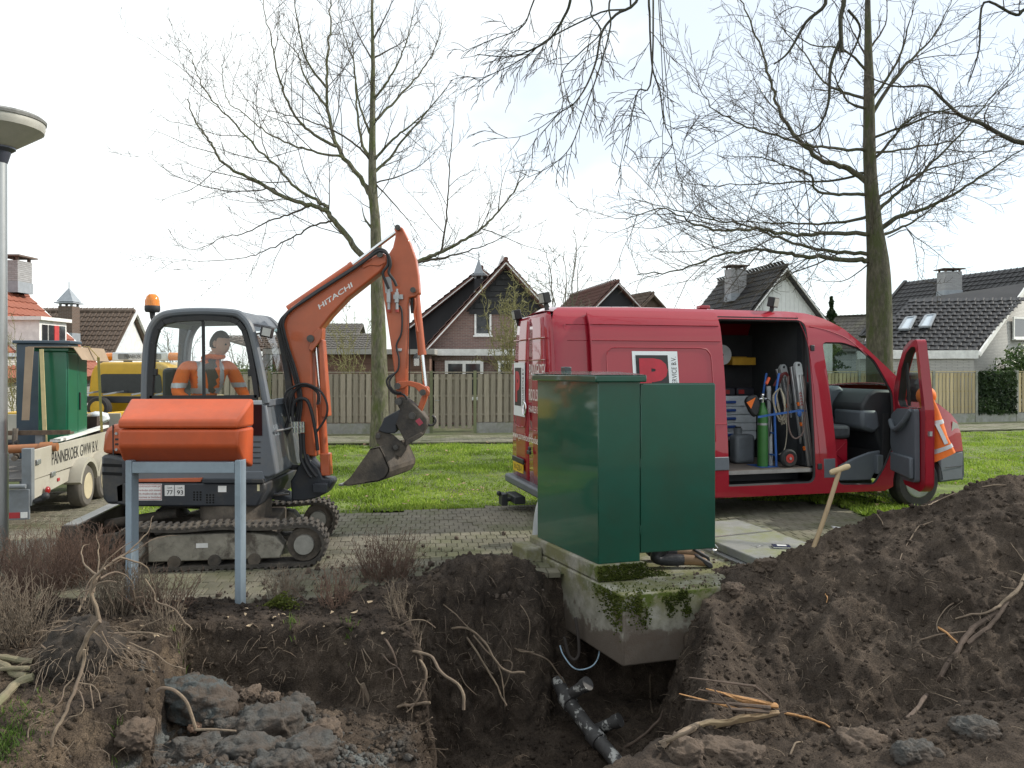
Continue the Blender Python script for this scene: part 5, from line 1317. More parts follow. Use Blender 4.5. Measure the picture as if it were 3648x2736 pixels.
m_.prism(q,(0,.05,0)); m_.build('step_trim',VGREY,VAN,bevel=.02)
m_ = MB(); m_.box((4.95,.2,.45),(5.05,W-.2,1.3)); m_.build('firewall',VBLK,VAN)
m_ = MB(); c_ = Vector((4.45,1.42,1.28)); d_ = Vector((.9,0,.45)).normalized(); _,u_,w_ = basis(d_); m_.tube([c_+(u_*math.cos(t)+w_*math.sin(t))*.2 for t in np.linspace(0,6.2832,24)],.015,8); m_.cyl(c_,c_+d_*.25,.03,8); m_.bar(c_-u_*.19,c_+u_*.19,.04,.02); m_.build('steering_wheel',RUB,VAN)
# open cab door ---------------------------------------------------------------
Hd = Vector((4.985,.02,0)); dd_ = Vector((-.372,-.928,0)).normalized(); dno = Vector((dd_.y,-dd_.x,0))   # dno: outside face normal when open
if dno.x < 0: dno = -dno
def dp(s_,z,e=0.0): lean = .09*max(0,z-1.4); return Hd+dd_*s_+dno*(e-lean)+Vector((0,0,z))
d_out = rnd([(.0,.85),(.02,1.62),(.30,1.98),(.55,2.22),(.80,2.31),(1.02,2.31),(1.06,1.4),(1.05,.45),(.92,.36),(.36,.38),(.26,.56),(.10,.72)],.06)
d_win = rnd([(.14,1.50),(.38,1.92),(.60,2.14),(.80,2.22),(.94,2.22),(.96,1.42),(.18,1.42)],.05)
DR = sheet(d_out,[d_win],lambda s_,z: dp(s_,z,.10),'cab_door',RED,VAN,solid=.012)
dinner = sheet(d_out,[d_win],lambda s_,z: dp(s_,z,.0),'inner_skin',RED,DR,solid=.012)
def edge_strip(loop,name,mat):
    m_ = MB(); q = dens(loop,.1); k = len(q); v = [dp(s_,z,0) for s_,z in q]+[dp(s_,z,.10) for s_,z in q]; m_.add(v,[(i,(i+1) % k,(i+1) % k+k,i+k) for i in range(k)]); return m_.build(name,mat,DR)
edge_strip(d_out,'door_edge',RED); edge_strip(d_win,'window_channel',RUB)
sheet(d_win,[],lambda s_,z: dp(s_,z,.05),'window_glass',VGLASS,DR)
m_ = MB(); m_.bar(dp(.40,1.44,.05),dp(.46,2.02,.05),.03,.03); m_.build('window_bar',RUB,DR)
trim = sheet(rnd([(.04,.88),(.06,1.30),(.30,1.40),(.90,1.42),(.92,.48),(.44,.46),(.34,.62),(.14,.78)],.05),[],lambda s_,z: dp(s_,z,-.045),'door_trim',VGREY,DR,solid=.06)
m_ = MB(); m_.tube(bez([dp(.10,1.22,-.09),dp(.35,1.12,-.13),(dp(.62,1.22,-.12)),dp(.80,1.40,-.08)],5),.035,10); m_.build('armrest',VGREY,trim)
m_ = MB(); m_.prism([dp(.2,.55,-.075),dp(.9,.52,-.075),dp(.9,.80,-.075),dp(.2,.80,-.075)],dno*-.06); m_.build('door_pocket',VGREY,trim,bevel=.02)
m_ = MB(); m_.box((-.02,-.02,-.03),(.02,.02,.03),Matrix.Translation(dp(1.06,1.12,.05))); m_.build('lock',STEEL,DR)
# roof fittings ---------------------------------------------------------------
def wlamp(c,rz,s_=1.0):
    Mx = Matrix.Translation(Vector(c)) @ Matrix.Rotation(rz,4,'Z') @ Matrix.Rotation(R(-12),4,'Y')
    m_ = MB(); m_.box((-.05*s_,-.075*s_,.03),(.05*s_,.075*s_,.17*s_),Mx); a_ = m_.build('work_light',RUB,VAN,bevel=.012)
    m_ = MB(); m_.box((-.056*s_,-.06*s_,.045),(-.05*s_,.06*s_,.155*s_),Mx); m_.build('lens',M('lamp_glass',(.4,.4,.38),.1),a_)
    m_ = MB(); m_.bar(Mx @ Vector((0,0,-.06)),Mx @ Vector((0,0,.04)),.03,.05); m_.build('bracket',VDARK,a_)
wlamp((.02,.40,2.74),R(10)); wlamp((-.03,1.55,2.60),R(0)); wlamp((3.30,.42,2.76),R(120))
m_ = MB(); m_.box((2.25,.5,2.755),(2.40,.62,2.80)); m_.build('roof_bracket',RED,VAN,bevel=.01)

# ================================================================== WHAT IS IN THE VAN
def vw(p): return MW[VAN.name] @ Vector(p)
def vthing(name,label,cat,p): return thing(name,label,cat,tuple(vw(p)),VAN.rotation_euler.z)
def vbuild(m_,name,mat,par,**k):
    # geometry given in van coordinates
    m_.v = [tuple(vw(p)) for p in m_.v]; return m_.build(name,mat,par,world=True,**k)
FZ = .587
# drawer cabinet
p0,p1 = vl(2560,1570,1.15),vl(2692,1410,1.15)
dc = vthing('drawer_cabinet','white drawer cabinet with blue handles inside the van','drawer cabinet',(2.8,1.2,FZ))
m_ = MB(); m_.box((p0.x-.5,1.15,p0.z),(p1.x,1.55,p1.z)); vbuild(m_,'carcass',M('drawer_grey',(.50,.54,.58),.5),dc)
m_ = MB(); m_.box((p0.x-.5,1.16,FZ),(p1.x-.3,1.55,p0.z-.01)); vbuild(m_,'base',VBLK,dc)
hh = (p1.z-p0.z)/5.4
for k in range(5):
    m_ = MB(); z_ = p0.z+.02+k*hh; m_.box((p0.x-.5,1.125,z_),(p1.x-.005,1.148,z_+hh-.012)); dw = vbuild(m_,'drawer',M('drawer_grey',(.50,.54,.58),.5),dc,bevel=.006)
    m_ = MB(); m_.box((p0.x+.06,1.095,z_+hh*.35),(p0.x+.26,1.124,z_+hh*.68)); vbuild(m_,'handle',M('blue_plastic',(.02,.07,.28),.45),dw,bevel=.01)
# tool boxes on top
for k,(xa,xb) in enumerate(((2570,2618),(2622,2685))):
    tb = vthing('tool_case','dark red and black tool case, %s of two on the drawer cabinet' % ('left one' if k == 0 else 'right one'),'tool case',tuple(vl(xa,1408,1.2)))
    a,b_ = vl(xa,1409,1.2),vl(xb,1384,1.2); m_ = MB(); m_.box((a.x,1.18,p1.z+.003),(b_.x,1.45,p1.z+.12)); vbuild(m_,'case',M('tool_black',(.02,.02,.03),.5),tb,bevel=.02)
    m_ = MB(); m_.box((a.x+.03,1.172,p1.z+.03),(a.x+.12,1.179,p1.z+.09)); vbuild(m_,'front_clip',M('tool_red',(.3,.02,.02),.5),tb)
# things on the shelf
sp_ = vthing('cable_spool','white round spool standing on the upper shelf in the van','spool',tuple(vl(2572,1260,1.35)))
c_ = vl(2574,1225,1.35); m_ = MB(); m_.lathe([(.15,-.05),(.15,-.03),(.08,-.03),(.08,.03),(.15,.03),(.15,.05)],(c_.x,1.40,1.99+.152),(0,1,0),28); vbuild(m_,'reel',M('spool_white',(.65,.66,.68),.5),sp_)
m_ = MB(); m_.cyl((c_.x,1.345,2.142),(c_.x,1.355,2.142),.02,10); vbuild(m_,'hub',RUB,sp_)
yb_ = vthing('storage_bin','yellow plastic storage bin on the upper shelf in the van','bin',tuple(vl(2650,1258,1.3)))
a,b_ = vl(2610,1258,1.3),vl(2692,1234,1.3); m_ = MB(); x0,x1 = a.x,b_.x
m_.box((x0,1.3,1.992),(x1,1.55,2.0)); m_.box((x0,1.3,2.0),(x1,1.31,2.10)); m_.box((x0,1.54,2.0),(x1,1.55,2.12)); m_.box((x0,1.31,2.0),(x0+.01,1.54,2.11)); m_.box((x1-.01,1.31,2.0),(x1,1.54,2.11)); vbuild(m_,'bin',M('bin_yellow',(.55,.30,.02),.5),yb_)
# green gas cylinder
gc = vl(2717,1660,.42); gt = vl(2717,1440,.42); gas = vthing('gas_cylinder','tall green gas cylinder standing in the van doorway','gas cylinder',(gc.x,.42,FZ))
GG = M('gas_green',(.04,.16,.035),.4,var=.15,scale=8); r_ = .072
m_ = MB(); m_.lathe([(r_,FZ+.005),(r_,1.30),(r_*.92,1.36),(r_*.6,1.41),(.03,1.44),(.03,1.47)],(gc.x,.42,0),n=24); vbuild(m_,'body',GG,gas)
m_ = MB(); m_.lathe([(r_+.002,1.16),(r_+.002,1.19)],(gc.x,.42,0),n=24); vbuild(m_,'band',STEEL,gas)
m_ = MB(); m_.cyl((gc.x,.42,1.47),(gc.x,.42,1.55),.02,10); m_.cyl((gc.x-.05,.42,1.52),(gc.x+.05,.42,1.52),.016,10); m_.ball((gc.x,.42,1.57),.03); vbuild(m_,'valve',CHROME,gas)
m_ = MB(); m_.tube(bez([(gc.x+.05,.42,1.52),(gc.x+.10,.38,1.48),(gc.x+.12,.4,1.3),(gc.x+.11,.42,1.0)],5),.007,6); vbuild(m_,'hose',RUB,gas)
# grey tube
g2 = vl(2746,1660,.46); gtb = vthing('grey_tube','grey plastic tube standing next to the green cylinder','tube',(g2.x,.46,FZ)); m_ = MB(); m_.cyl((g2.x,.46,FZ+.004),(g2.x-.02,.48,vl(2740,1380,.46).z),.030,16); vbuild(m_,'tube',PVC,gtb)
m_ = MB(); m_.cyl((g2.x-.018,.48,vl(2740,1392,.46).z),(g2.x-.022,.482,vl(2740,1376,.46).z),.034,16); vbuild(m_,'cap',PVC,gtb)
# black pouch with an orange triangle
pc = vl(2680,1445,.40); po = vthing('tool_pouch','black pouch with an orange triangle hanging beside the gas cylinder','pouch',(pc.x,.4,pc.z))
def pq(pts,y,th,nm,mat,par,**k): m_ = MB(); m_.prism([vl(x,y2,y) for x,y2 in pts],(0,th,0)); return vbuild(m_,nm,mat,par,**k)
pb_ = pq([(2657,1430),(2668,1412),(2700,1405),(2712,1440),(2705,1478),(2690,1488),(2675,1470)],.34,.08,'pouch',RUB,po,bevel=.03)
pq([(2660,1434),(2692,1416),(2676,1456)],.336,.004,'triangle',M('hivis_orange',(.80,.17,.02),.7),po)
# jerrycan
jc = vthing('jerrycan','large grey plastic jerrycan on the van floor','jerrycan',(vl(2655,1640,.75).x,.75,FZ))
a,b_ = vl(2622,1640,.75),vl(2692,1548,.75); JG = M('jerrycan_grey',(.16,.18,.20),.5)
m_ = MB(); m_.box((a.x,.75,FZ+.003),(b_.x,.95,b_.z)); vbuild(m_,'body',JG,jc,bevel=.05,seg=3)
m_ = MB(); m_.cyl((a.x+.09,.85,b_.z),(a.x+.09,.85,b_.z+.09),.06,16); vbuild(m_,'neck',JG,jc); m_ = MB(); m_.cyl((a.x+.09,.85,b_.z+.085),(a.x+.09,.85,b_.z+.11),.045,16); vbuild(m_,'cap',RUB,jc)
# hand truck
ht = vthing('hand_truck','blue hand truck with a pneumatic wheel strapped in the van doorway','hand truck',(vl(2812,1660,.3).x,.3,FZ)); BLU = M('truck_blue',(.03,.12,.42),.45)
for dx_,y_ in ((0,.32),(.0,.62)):
    p = [vl(2766,1660,.32),vl(2760,1450,.32),vl(2775,1330,.32)]; m_ = MB(); m_.tube(bez([(q.x,y_,q.z) for q in p],4),.016,8); vbuild(m_,'upright',BLU,ht)
    q = [vl(2775,1330,.32),vl(2740,1345,.32),vl(2730,1368,.32)] if y_ < .5 else [vl(2800,1330,.32),vl(2785,1350,.32),vl(2772,1372,.32)]; m_ = MB(); m_.tube([(w_.x,y_,w_.z) for w_ in q[1:]],.02,8); vbuild(m_,'grip',M('grip_orange',(.65,.10,.03),.5),ht)
for z_ in (.75,1.05,1.3):
    m_ = MB(); m_.bar((vl(2763,0,.32).x,.32,z_),(vl(2763,0,.32).x,.62,z_),.025,.02); vbuild(m_,'crossbar',BLU,ht)
m_ = MB(); m_.box((gc.x-.1,.30,FZ+.001),(vl(2772,0,.32).x,.66,FZ+.004)); vbuild(m_,'toe_plate',BLU,ht)
wc = vl(2812,1630,.22); 
m_ = MB(); R0 = .125; m_.lathe([(.06,-.035),(.10,-.04),(R0,-.02),(R0,.02),(.10,.04),(.06,.035)],(wc.x,.24,FZ+.126),(0,1,0),28); hw_ = vbuild(m_,'wheel',TYRE,ht)
m_ = MB(); m_.lathe([(.062,-.037),(.055,-.03),(.03,-.028),(.022,-.045),(1e-6,-.045)],(wc.x,.24,FZ+.126),(0,1,0),24); vbuild(m_,'rim',M('rim_red',(.45,.04,.03),.4),hw_)
m_ = MB(); m_.lathe([(.018,-.055),(.018,-.045),(1e-6,-.055)],(wc.x,.24,FZ+.126),(0,1,0),12); vbuild(m_,'axle_cap',STEEL,hw_)
# folding ladders
ALUL = M('ladder_aluminium',(.55,.56,.57),.35,.75,var=.1,scale=10)
def ladder(name,label,bot,top_,y,w,first):
    a,b_ = vl(*bot,y),vl(*top_,y); L_ = vthing(name,label,'ladder',(a.x,y,FZ)); ax = (b_-a).normalized(); sd_ = Vector((ax.z,0,-ax.x))
    for k in (-1,1):
        for yy in (0,.10):
            m_ = MB(); o_ = sd_*k*w/2+Vector((0,yy,0)); m_.bar(a+o_,b_+o_-ax*.02,w*.8,.045,(0,1,0)); vbuild(m_,'rail',ALUL,L_,bevel=.008)
    m_ = MB(); c_ = b_-ax*.02; m_.prism([c_+sd_*(math.cos(t)*w)+ax*(math.sin(t)*w*1.2)+Vector((0,-.03,0)) for t in np.linspace(0,math.pi,9)]+[c_-sd_*w-ax*.12+Vector((0,-.03,0)),c_+sd_*w-ax*.12+Vector((0,-.03,0))],(0,.05,0)); hg = vbuild(m_,'hinge',M('hinge_grey',(.42,.44,.45),.5),L_)
    m_ = MB(); m_.cyl(c_+Vector((0,-.035,.02)),c_+Vector((0,-.028,.02)),.018,12); vbuild(m_,'pivot',RUB,hg)
    for t in (.18,.42,.62):
        p = a+(b_-a)*t; m_ = MB(); m_.bar(p-sd_*w*1.15+Vector((0,.02,0)),p+sd_*w*1.15+Vector((0,.02,0)),.05,.035,(0,1,0)); vbuild(m_,'rung_end',M('hivis_orange',(.80,.17,.02),.7),L_)
    if first:
        for k in range(5):
            p = a+(b_-a)*(.60+k*.028)-sd_*w*.5+Vector((0,-.024,0)); m_ = MB(); m_.add([p+sd_*-.02,p+ax*.02,p+sd_*.02,p+sd_*.02+ax*.014,p+ax*.034,p-sd_*.02+ax*.014],[(0,1,4,5),(1,2,3,4)]); vbuild(m_,'arrow_mark',M('red_ink',(.35,.05,.05),.6),L_)
    return L_
ladder('folding_ladder','folded aluminium ladder with orange rung ends by the van door pillar',(2888,1660),(2840,1300),.24,.052,True)
ladder('folding_ladder','second folded aluminium ladder behind the coiled rope',(2868,1660),(2787,1308),.62,.052,False)
# coiled rope, straps
rp_ = vthing('rope','coil of beige rope hanging in the van doorway','rope',tuple(vl(2778,1500,.3))); random.seed(4); m_ = MB()
for k in range(8):
    dx_ = random.uniform(-8,10); pts = [(2778,1382),(2756+k*2+dx_*.5,1410),(2762+k*2.5+dx_*.4,1460),(2782+k+dx_,1505+random.uniform(-12,10)),(2796+dx_*.4,1470),(2790+k,1420),(2780,1384)]
    m_.tube(bez([vl(x,y,.29+.006*k) for x,y in pts],5),.0065,6)
vbuild(m_,'coil',M('rope_beige',(.36,.32,.25),.9,var=.25,scale=60),rp_)
m_ = MB(); m_.tube(bez([vl(2800,1470,.3),vl(2803,1540,.3),vl(2795,1600,.3),vl(2775,1620,.3)],5),.0065,6); vbuild(m_,'tail',MATS['rope_beige'],rp_)
st_ = vthing('lashing_strap','blue lashing strap tied round cylinder and ladder','strap',tuple(vl(2800,1470,.2)))
m_ = MB(); q = [vl(x,y,.2) for x,y in ((2700,1486),(2745,1478),(2800,1470),(2850,1462),(2872,1464))]
for a,b_ in zip(q[:-1],q[1:]): m_.bar(a,b_,.004,.03,(0,0,1))
vbuild(m_,'strap',M('strap_blue',(.03,.10,.32),.7),st_)
m_ = MB(); m_.ball(vl(2848,1474,.19),.035,10,6,(1,.6,1.3)); vbuild(m_,'knot',MATS['strap_blue'],st_)
s2 = vthing('brown_strap','brown webbing strap looped over the ladder','strap',tuple(vl(2830,1500,.2)))
m_ = MB(); m_.tube(bez([vl(x,y,.2) for x,y in ((2808,1340),(2806,1430),(2810,1520),(2825,1558),(2845,1558),(2862,1530),(2868,1400),(2862,1340))],5),.011,6); vbuild(m_,'webbing',M('webbing_brown',(.14,.10,.09),.85),s2)
cb_ = vthing('red_cable','bundle of dark red cable lying over the second ladder','cable',tuple(vl(2790,1350,.4)))
m_ = MB(); random.seed(8)
for k in range(7): m_.tube(bez([vl(2755+k*3,1375,.4+k*.01),vl(2775+k*3,1340-k,.4),vl(2800+k,1326+k*3,.4),vl(2812,1345+k*4,.4)],5),.008,6)
vbuild(m_,'cable',M('cable_red',(.13,.02,.02),.6),cb_)
# hi-vis jacket on the outside of the open door ---------------------------------
JK = M('hivis_orange',(.80,.17,.02),.7); SILV = M('reflective_tape',(.50,.50,.50),.4,.3)
jk = thing('hivis_jacket','orange hi-vis jacket with silver stripes hanging on the outside of the open cab door','jacket',tuple(vw(dp(.6,1.0,.2))),0)
def jring(z,grow=0.0,n=20):
    """outline of the hanging jacket at height z, in door coordinates"""
    t = (1.60-z)/.80; s0,s1 = .50-.02*t,.92+.10*t; e0,e1 = .118,.19+.22*t**.9; out = []
    for k in range(n):
        a = 2*math.pi*k/n; c,q = math.cos(a),math.sin(a); c = math.copysign(abs(c)**.6,c); q = math.copysign(abs(q)**.6,q)
        w_ = .016*math.sin(a*4+z*7)*t; e_ = max(.113,(e0+e1)/2+((e1-e0)/2+grow+w_)*q); out.append(vw(dp((s0+s1)/2+((s1-s0)/2+grow)*c+w_,z-.06+.55*(e_-.118)*t,e_)))
    return out
def jloft(name,mat,zs,grow=0.0,cap=True):
    m_ = MB(); rr = [jring(z,grow) for z in zs]; n = len(rr[0]); m_.v = [tuple(p) for r_ in rr for p in r_]
    m_.f = [(i*n+j,i*n+(j+1) % n,(i+1)*n+(j+1) % n,(i+1)*n+j) for i in range(len(zs)-1) for j in range(n)]
    if cap: m_.f += [tuple(range(n)),tuple((len(zs)-1)*n+j for j in range(n))]
    m_.mi = [0]*len(m_.f); return m_.build(name,mat,jk,world=True,smooth=60)
jloft('shell',JK,list(np.linspace(.80,1.60,14)))
jloft('reflective_stripe',SILV,[.90,.93,.96],.006,False); jloft('reflective_stripe',SILV,[1.27,1.30,1.33],.006,False)
m_ = MB(); q = [vw(dp(.975+.06*t,z,e_)) for t,z,e_ in ((.2,1.24,.16),(.5,1.12,.21),(.8,.99,.26))]
for a_,b_ in zip(q[:-1],q[1:]): m_.bar(a_,b_,.012,.05,(1,0,0))
m_.build('reflective_stripe',SILV,jk,world=True)
hd_ = vw(dp(.62,1.58,.19)); m_ = MB(); m_.ball(hd_,.14,16,10,(.75,1.2,.9)); m_.build('hood',JK,jk,world=True,smooth=60)
mir = MB(); mir.box((-.05,-.12,-.2),(.05,.12,.2),Matrix.Translation(dp(.12,1.68,.24))); mo = mir.build('wing_mirror',VDARK,DR,bevel=.04)
mir = MB(); mir.bar(dp(.12,1.6,.10),dp(.12,1.6,.22),.04,.06); mir.build('mirror_arm',VDARK,mo)
# ================================================================== TRAILER
TR = thing('trailer','cream flatbed trailer with a lettered side board, parked beyond the excavator','trailer',(-5.76,9.4,0),math.atan2(.98,-.19))
CREAM = M('trailer_cream',(.46,.44,.38),.55,var=.12,scale=2,col2=(.36,.33,.26),mix=.3,edge=.2)
TGREY = M('trailer_grey',(.20,.22,.24),.5,var=.15,scale=4,col2=(.13,.13,.12),mix=.3)
DECK = M('trailer_deck',(.12,.115,.11),.85,var=.25,scale=5,stretch=(.3,3,1))
TM = MW[TR.name]; TI = TM.inverted()
def tl_(px,py,y=0.0):
    """trailer point seen at a pixel on its upright plane y = const"""
    o_ = TI @ Vector((0,0,EYE)); d = TI.to_3x3() @ Vector(((px-CX)/F,1,-(py-HY)/F)); k = (y-o_.y)/d.y; return o_+d*k
def tbox(name,lo,hi,mat,par=TR,bev=.006): m_ = MB(); m_.box(lo,hi); return m_.build(name,mat,par,bevel=bev)
sb = tbox('side_board',(.12,0,.595),(3.6,.03,.955),CREAM)
m_ = MB(); m_.prism([(.08,.005,.38),(1.22,.005,.44),(1.22,.005,.59),(3.6,.005,.59),(3.6,.005,.587),(.08,.005,.587)],(0,.04,0))
m_ = MB(); m_.prism([(.08,.005,.36),(1.25,.005,.42),(1.32,.005,.58),(.08,.005,.592)],(0,.04,0)); m_.build('skirt',CREAM,TR)
for xc in (1.67,2.42):
    m_ = MB(); a = [(xc+.40*math.cos(t),.29+.40*math.sin(t)) for t in np.linspace(.25,math.pi-.25,12)]; b_ = [(xc+.34*math.cos(t),.29+.34*math.sin(t)) for t in np.linspace(math.pi-.2,.2,12)]
    m_.prism([(x,-.14,z) for x,z in a+b_],(0,.22,0)); m_.build('mudguard',CREAM,TR)
    wheel(TR,(xc,-.02,.29),.295,.19,(0,-1,0),.62,rimmat=M('rim_cream',(.55,.48,.33),.5,var=.1),tyremat=M('tyre_dusty',(.12,.11,.095),.85,var=.2,scale=6)); wheel(TR,(xc,1.75,.29),.295,.19,(0,1,0),.62,rimmat=MATS['rim_cream'])
tbox('beam',(.1,.08,.42),(3.8,.16,.585),TGREY); tbox('beam',(.1,1.55,.42),(3.8,1.63,.585),TGREY)
for k in range(11): tbox('plank',(.05+k*.33,.04,.585),(.05+k*.33+.32,1.7,.62),DECK)
tbox('side_board',(.12,1.72,.595),(3.6,1.75,.955),CREAM); tbox('front_board',(3.62,0,.595),(3.65,1.75,1.2),CREAM)
pst = tbox('corner_post',(-.02,-.02,.30),(.075,.09,.985),TGREY); tbox('corner_post',(-.02,1.66,.30),(.075,1.77,.985),TGREY)
tbox('rear_panel',(-.03,.0,.14),(.0,1.75,.50),TGREY); tbox('reflector',(-.036,.1,.16),(-.031,1.65,.23),M('reflector_red',(.42,.03,.04),.4))
tbox('reflector',(-.036,.02,.16),(-.031,.095,.23),M('white_paint',(.78,.78,.76),.6))
for y_ in (.35,1.3): tbox('tail_light',(-.05,y_,.27),(-.03,y_+.18,.40),M('tail_light_red',(.30,.008,.01),.2))
m_ = MB(); m_.cyl((-.08,.02,.545),(-.08,1.72,.545),.028,12); m_.build('ramp_hinge',TGREY,TR)
m_ = MB(); m_.cyl((.04,-.03,.34),(.04,-.13,.37),.03,10); m_.ball((.04,-.15,.40),.05); m_.build('marker_arm',RUB,TR)
m_ = MB(); m_.ball((.42,-.04,.42),.05,12,8,(1,.6,1)); m_.build('marker_lamp',M('tail_light_red',(.30,.008,.01),.2),TR)
o_ = tl_(185,1671,-.003); uu = tl_(350,1620,-.003); vv = Vector((0,0,.165))
o_ = Vector((o_.x,-.004,.70)); lettering('PANNEKOEK GWW B.V.',o_,Vector((tl_(349,1620,0).x-o_.x,0,0)),vv,M('black_ink',(.02,.02,.022),.6),sb)
for x_,z_ in ((.14,.80),(.62,.59),(1.55,.60)):
    m_ = MB(); m_.box((x_,-.025,z_-.03),(x_+.12,-.001,z_+.03)); m_.build('latch',STEEL,sb,bevel=.005)
m_ = MB(); m_.box((.85,-.008,.47),(.92,.004,.51)); m_.build('side_reflector',M('reflector_red',(.42,.03,.04),.4),TR)
# load ------------------------------------------------------------------------
def tthing(name,label,cat,p): return thing(name,label,cat,tuple(TM @ Vector(p)),TR.rotation_euler.z)
def tpart(m_,name,mat,par,**k): m_.v = [tuple(TM @ Vector(p)) for p in m_.v]; return m_.build(name,mat,par,world=True,**k)
BLUEC = M('cabinet_blue_grey',(.030,.055,.085),.4,var=.2,scale=3,coat=.3,col2=(.05,.075,.095),mix=.3)
GREENC = M('cabinet_fresh_green',(.008,.13,.065),.28,var=.1,scale=3,coat=.5,crough=.12)
def load_cabinet(label,x0,x1,y0,y1,z1,mat,doors):
    c_ = tthing('steel_cabinet',label,'cabinet',((x0+x1)/2,(y0+y1)/2,.625))
    m_ = MB(); m_.box((x0,y0,.625),(x1,y1,z1)); tpart(m_,'body',mat,c_,bevel=.01)
    m_ = MB(); m_.box((x0-.04,y0-.04,z1+.001),(x1+.04,y1+.04,z1+.05)); tpart(m_,'roof',mat,c_,bevel=.012)
    if doors:
        for k in range(2):
            a = x0+.01+k*(x1-x0)/2; m_ = MB(); m_.box((a,y0-.016,.70),(a+(x1-x0)/2-.015,y0-.001,z1-.02)); d_ = tpart(m_,'door',mat,c_,bevel=.004)
            if k == 1: m_ = MB(); m_.box((a+.03,y0-.035,1.35),(a+.06,y0-.017,1.60)); tpart(m_,'handle',RUB,d_,bevel=.004)
    return c_
load_cabinet('blue-grey steel cabinet standing on the trailer nearest the lamp post',2.3,2.72,.35,1.05,2.30,BLUEC,False)
load_cabinet('fresh green steel cabinet half covered with cardboard on the trailer',1.43,2.2,.08,.44,2.17,GREENC,True)
CARD = M('cardboard',(.36,.27,.19),.85,var=.12,scale=4); 
cd = tthing('cardboard_sheet','torn cardboard packaging draped over the green cabinet on the trailer','cardboard',(1.8,.3,2.2))
m_ = MB(); m_.hexa([(1.30,-.02,2.226),(2.35,-.10,2.226),(2.35,.5,2.226),(1.30,.52,2.226)],[(1.30,-.02,2.236),(2.35,-.10,2.236),(2.35,.5,2.236),(1.30,.52,2.236)]); tpart(m_,'top_sheet',CARD,cd)
m_ = MB(); m_.hexa([(1.32,-.03,2.226),(2.35,-.11,2.226),(2.40,-.17,2.04),(1.45,-.10,2.06)],[(1.32,-.04,2.23),(2.35,-.12,2.23),(2.40,-.18,2.04),(1.45,-.11,2.06)]); tpart(m_,'flap',CARD,cd)
m_ = MB(); m_.hexa([(1.29,.54,2.226),(1.29,.44,2.226),(1.22,.47,1.25),(1.22,.56,1.25)],[(1.28,.54,2.23),(1.28,.44,2.23),(1.21,.47,1.25),(1.21,.56,1.25)]); tpart(m_,'flap',CARD,cd)
m_ = MB(); m_.bar((1.27,.34,2.2),(1.20,.26,.70),.012,.05,(0,1,0)); tpart(m_,'edge_strip',M('card_edge',(.60,.50,.26),.8),cd)
sp2 = tthing('load_strap','yellowish lashing strap running down from the cardboard to the trailer side','strap',(2.2,0,.95)); STRY = M('strap_yellow',(.50,.42,.16),.8)
m_ = MB(); q = [(1.75,.5,2.24),(1.80,-.08,2.25),(1.86,-.19,2.10),(2.55,-.03,.98)]
for a,b_ in zip(q[:-1],q[1:]): m_.bar(a,b_,.035,.006,(0,0,1))
tpart(m_,'webbing',STRY,sp2)
# fork carriage, orange pipe, planks
fk = tthing('fork_attachment','black fork carriage with yellow stickers lying on the trailer','fork attachment',(1.0,.6,.63))
m_ = MB(); m_.box((.95,-.12,1.07),(1.10,1.25,1.10)); m_.box((.95,-.12,1.10),(.97,1.25,1.13)); tpart(m_,'beam',M('rusty_brown',(.12,.085,.06),.8,var=.3,scale=12),fk)
for y_ in (.22,.95):
    m_ = MB(); m_.box((.98,y_,.625),(1.07,y_+.09,1.07)); u_ = tpart(m_,'upright',TGREY,fk)
    m_ = MB(); m_.box((.972,y_+.01,.72),(.979,y_+.08,.80)); tpart(m_,'sticker',M('sticker_yellow',(.75,.55,.03),.5),u_)
for y_ in (.52,.80):
    m_ = MB(); m_.tube(bez([(.92,y_,1.16),(.90,y_,1.05),(.88,y_,.92),(.80,y_-.06,.82),(.62,y_-.1,.80)],4),.035,8); tpart(m_,'hook',M('muddy_steel',(.1,.1,.1)),fk)
m_ = MB(); m_.cyl((.90,.48,.98),(.90,.84,.98),.04,12); tpart(m_,'roller',RUB,fk)
pp = tthing('orange_pipe','orange-brown sewer pipe lying across the trailer','pipe',(.7,.8,.7)); m_ = MB(); m_.tube([(.72,-.05,.93),(.70,.9,.90),(.68,1.72,.88)],.055,18); tpart(m_,'pipe',M('sewer_orange',(.33,.13,.05),.45,var=.1),pp)
m_ = MB(); m_.tube([(.72,.15,.927),(.72,.02,.931)],.068,18); tpart(m_,'socket',MATS['sewer_orange'],pp)
for k,(q0,q1,lb) in enumerate((((1.2,.06,.97),(2.9,.02,1.02),'white plank lying along the trailer side board'),((1.0,.09,.965),(2.4,.12,.98),'shorter pale plank beside the white one on the trailer'))):
    pk = tthing('plank',lb,'plank',q0); m_ = MB(); m_.bar(Vector(q0)+Vector((0,0,.02)),Vector(q1)+Vector((0,0,.02)),.10,.035); tpart(m_,'board',M('white_paint',(.78,.78,.76),.6),pk)
cr_ = tthing('wooden_crate','dark brown wooden crate at the front of the trailer','crate',(2.9,.3,.63))
for a,b_ in (((2.75,.10,.63),(3.35,.12,1.20)),((2.75,.55,.63),(3.35,.57,1.20)),((2.75,.12,.63),(2.77,.55,1.20)),((3.33,.12,.63),(3.35,.55,1.20))):
    m_ = MB(); m_.box(a,b_); tpart(m_,'board',M('dark_wood',(.06,.04,.03),.8,var=.3),cr_)
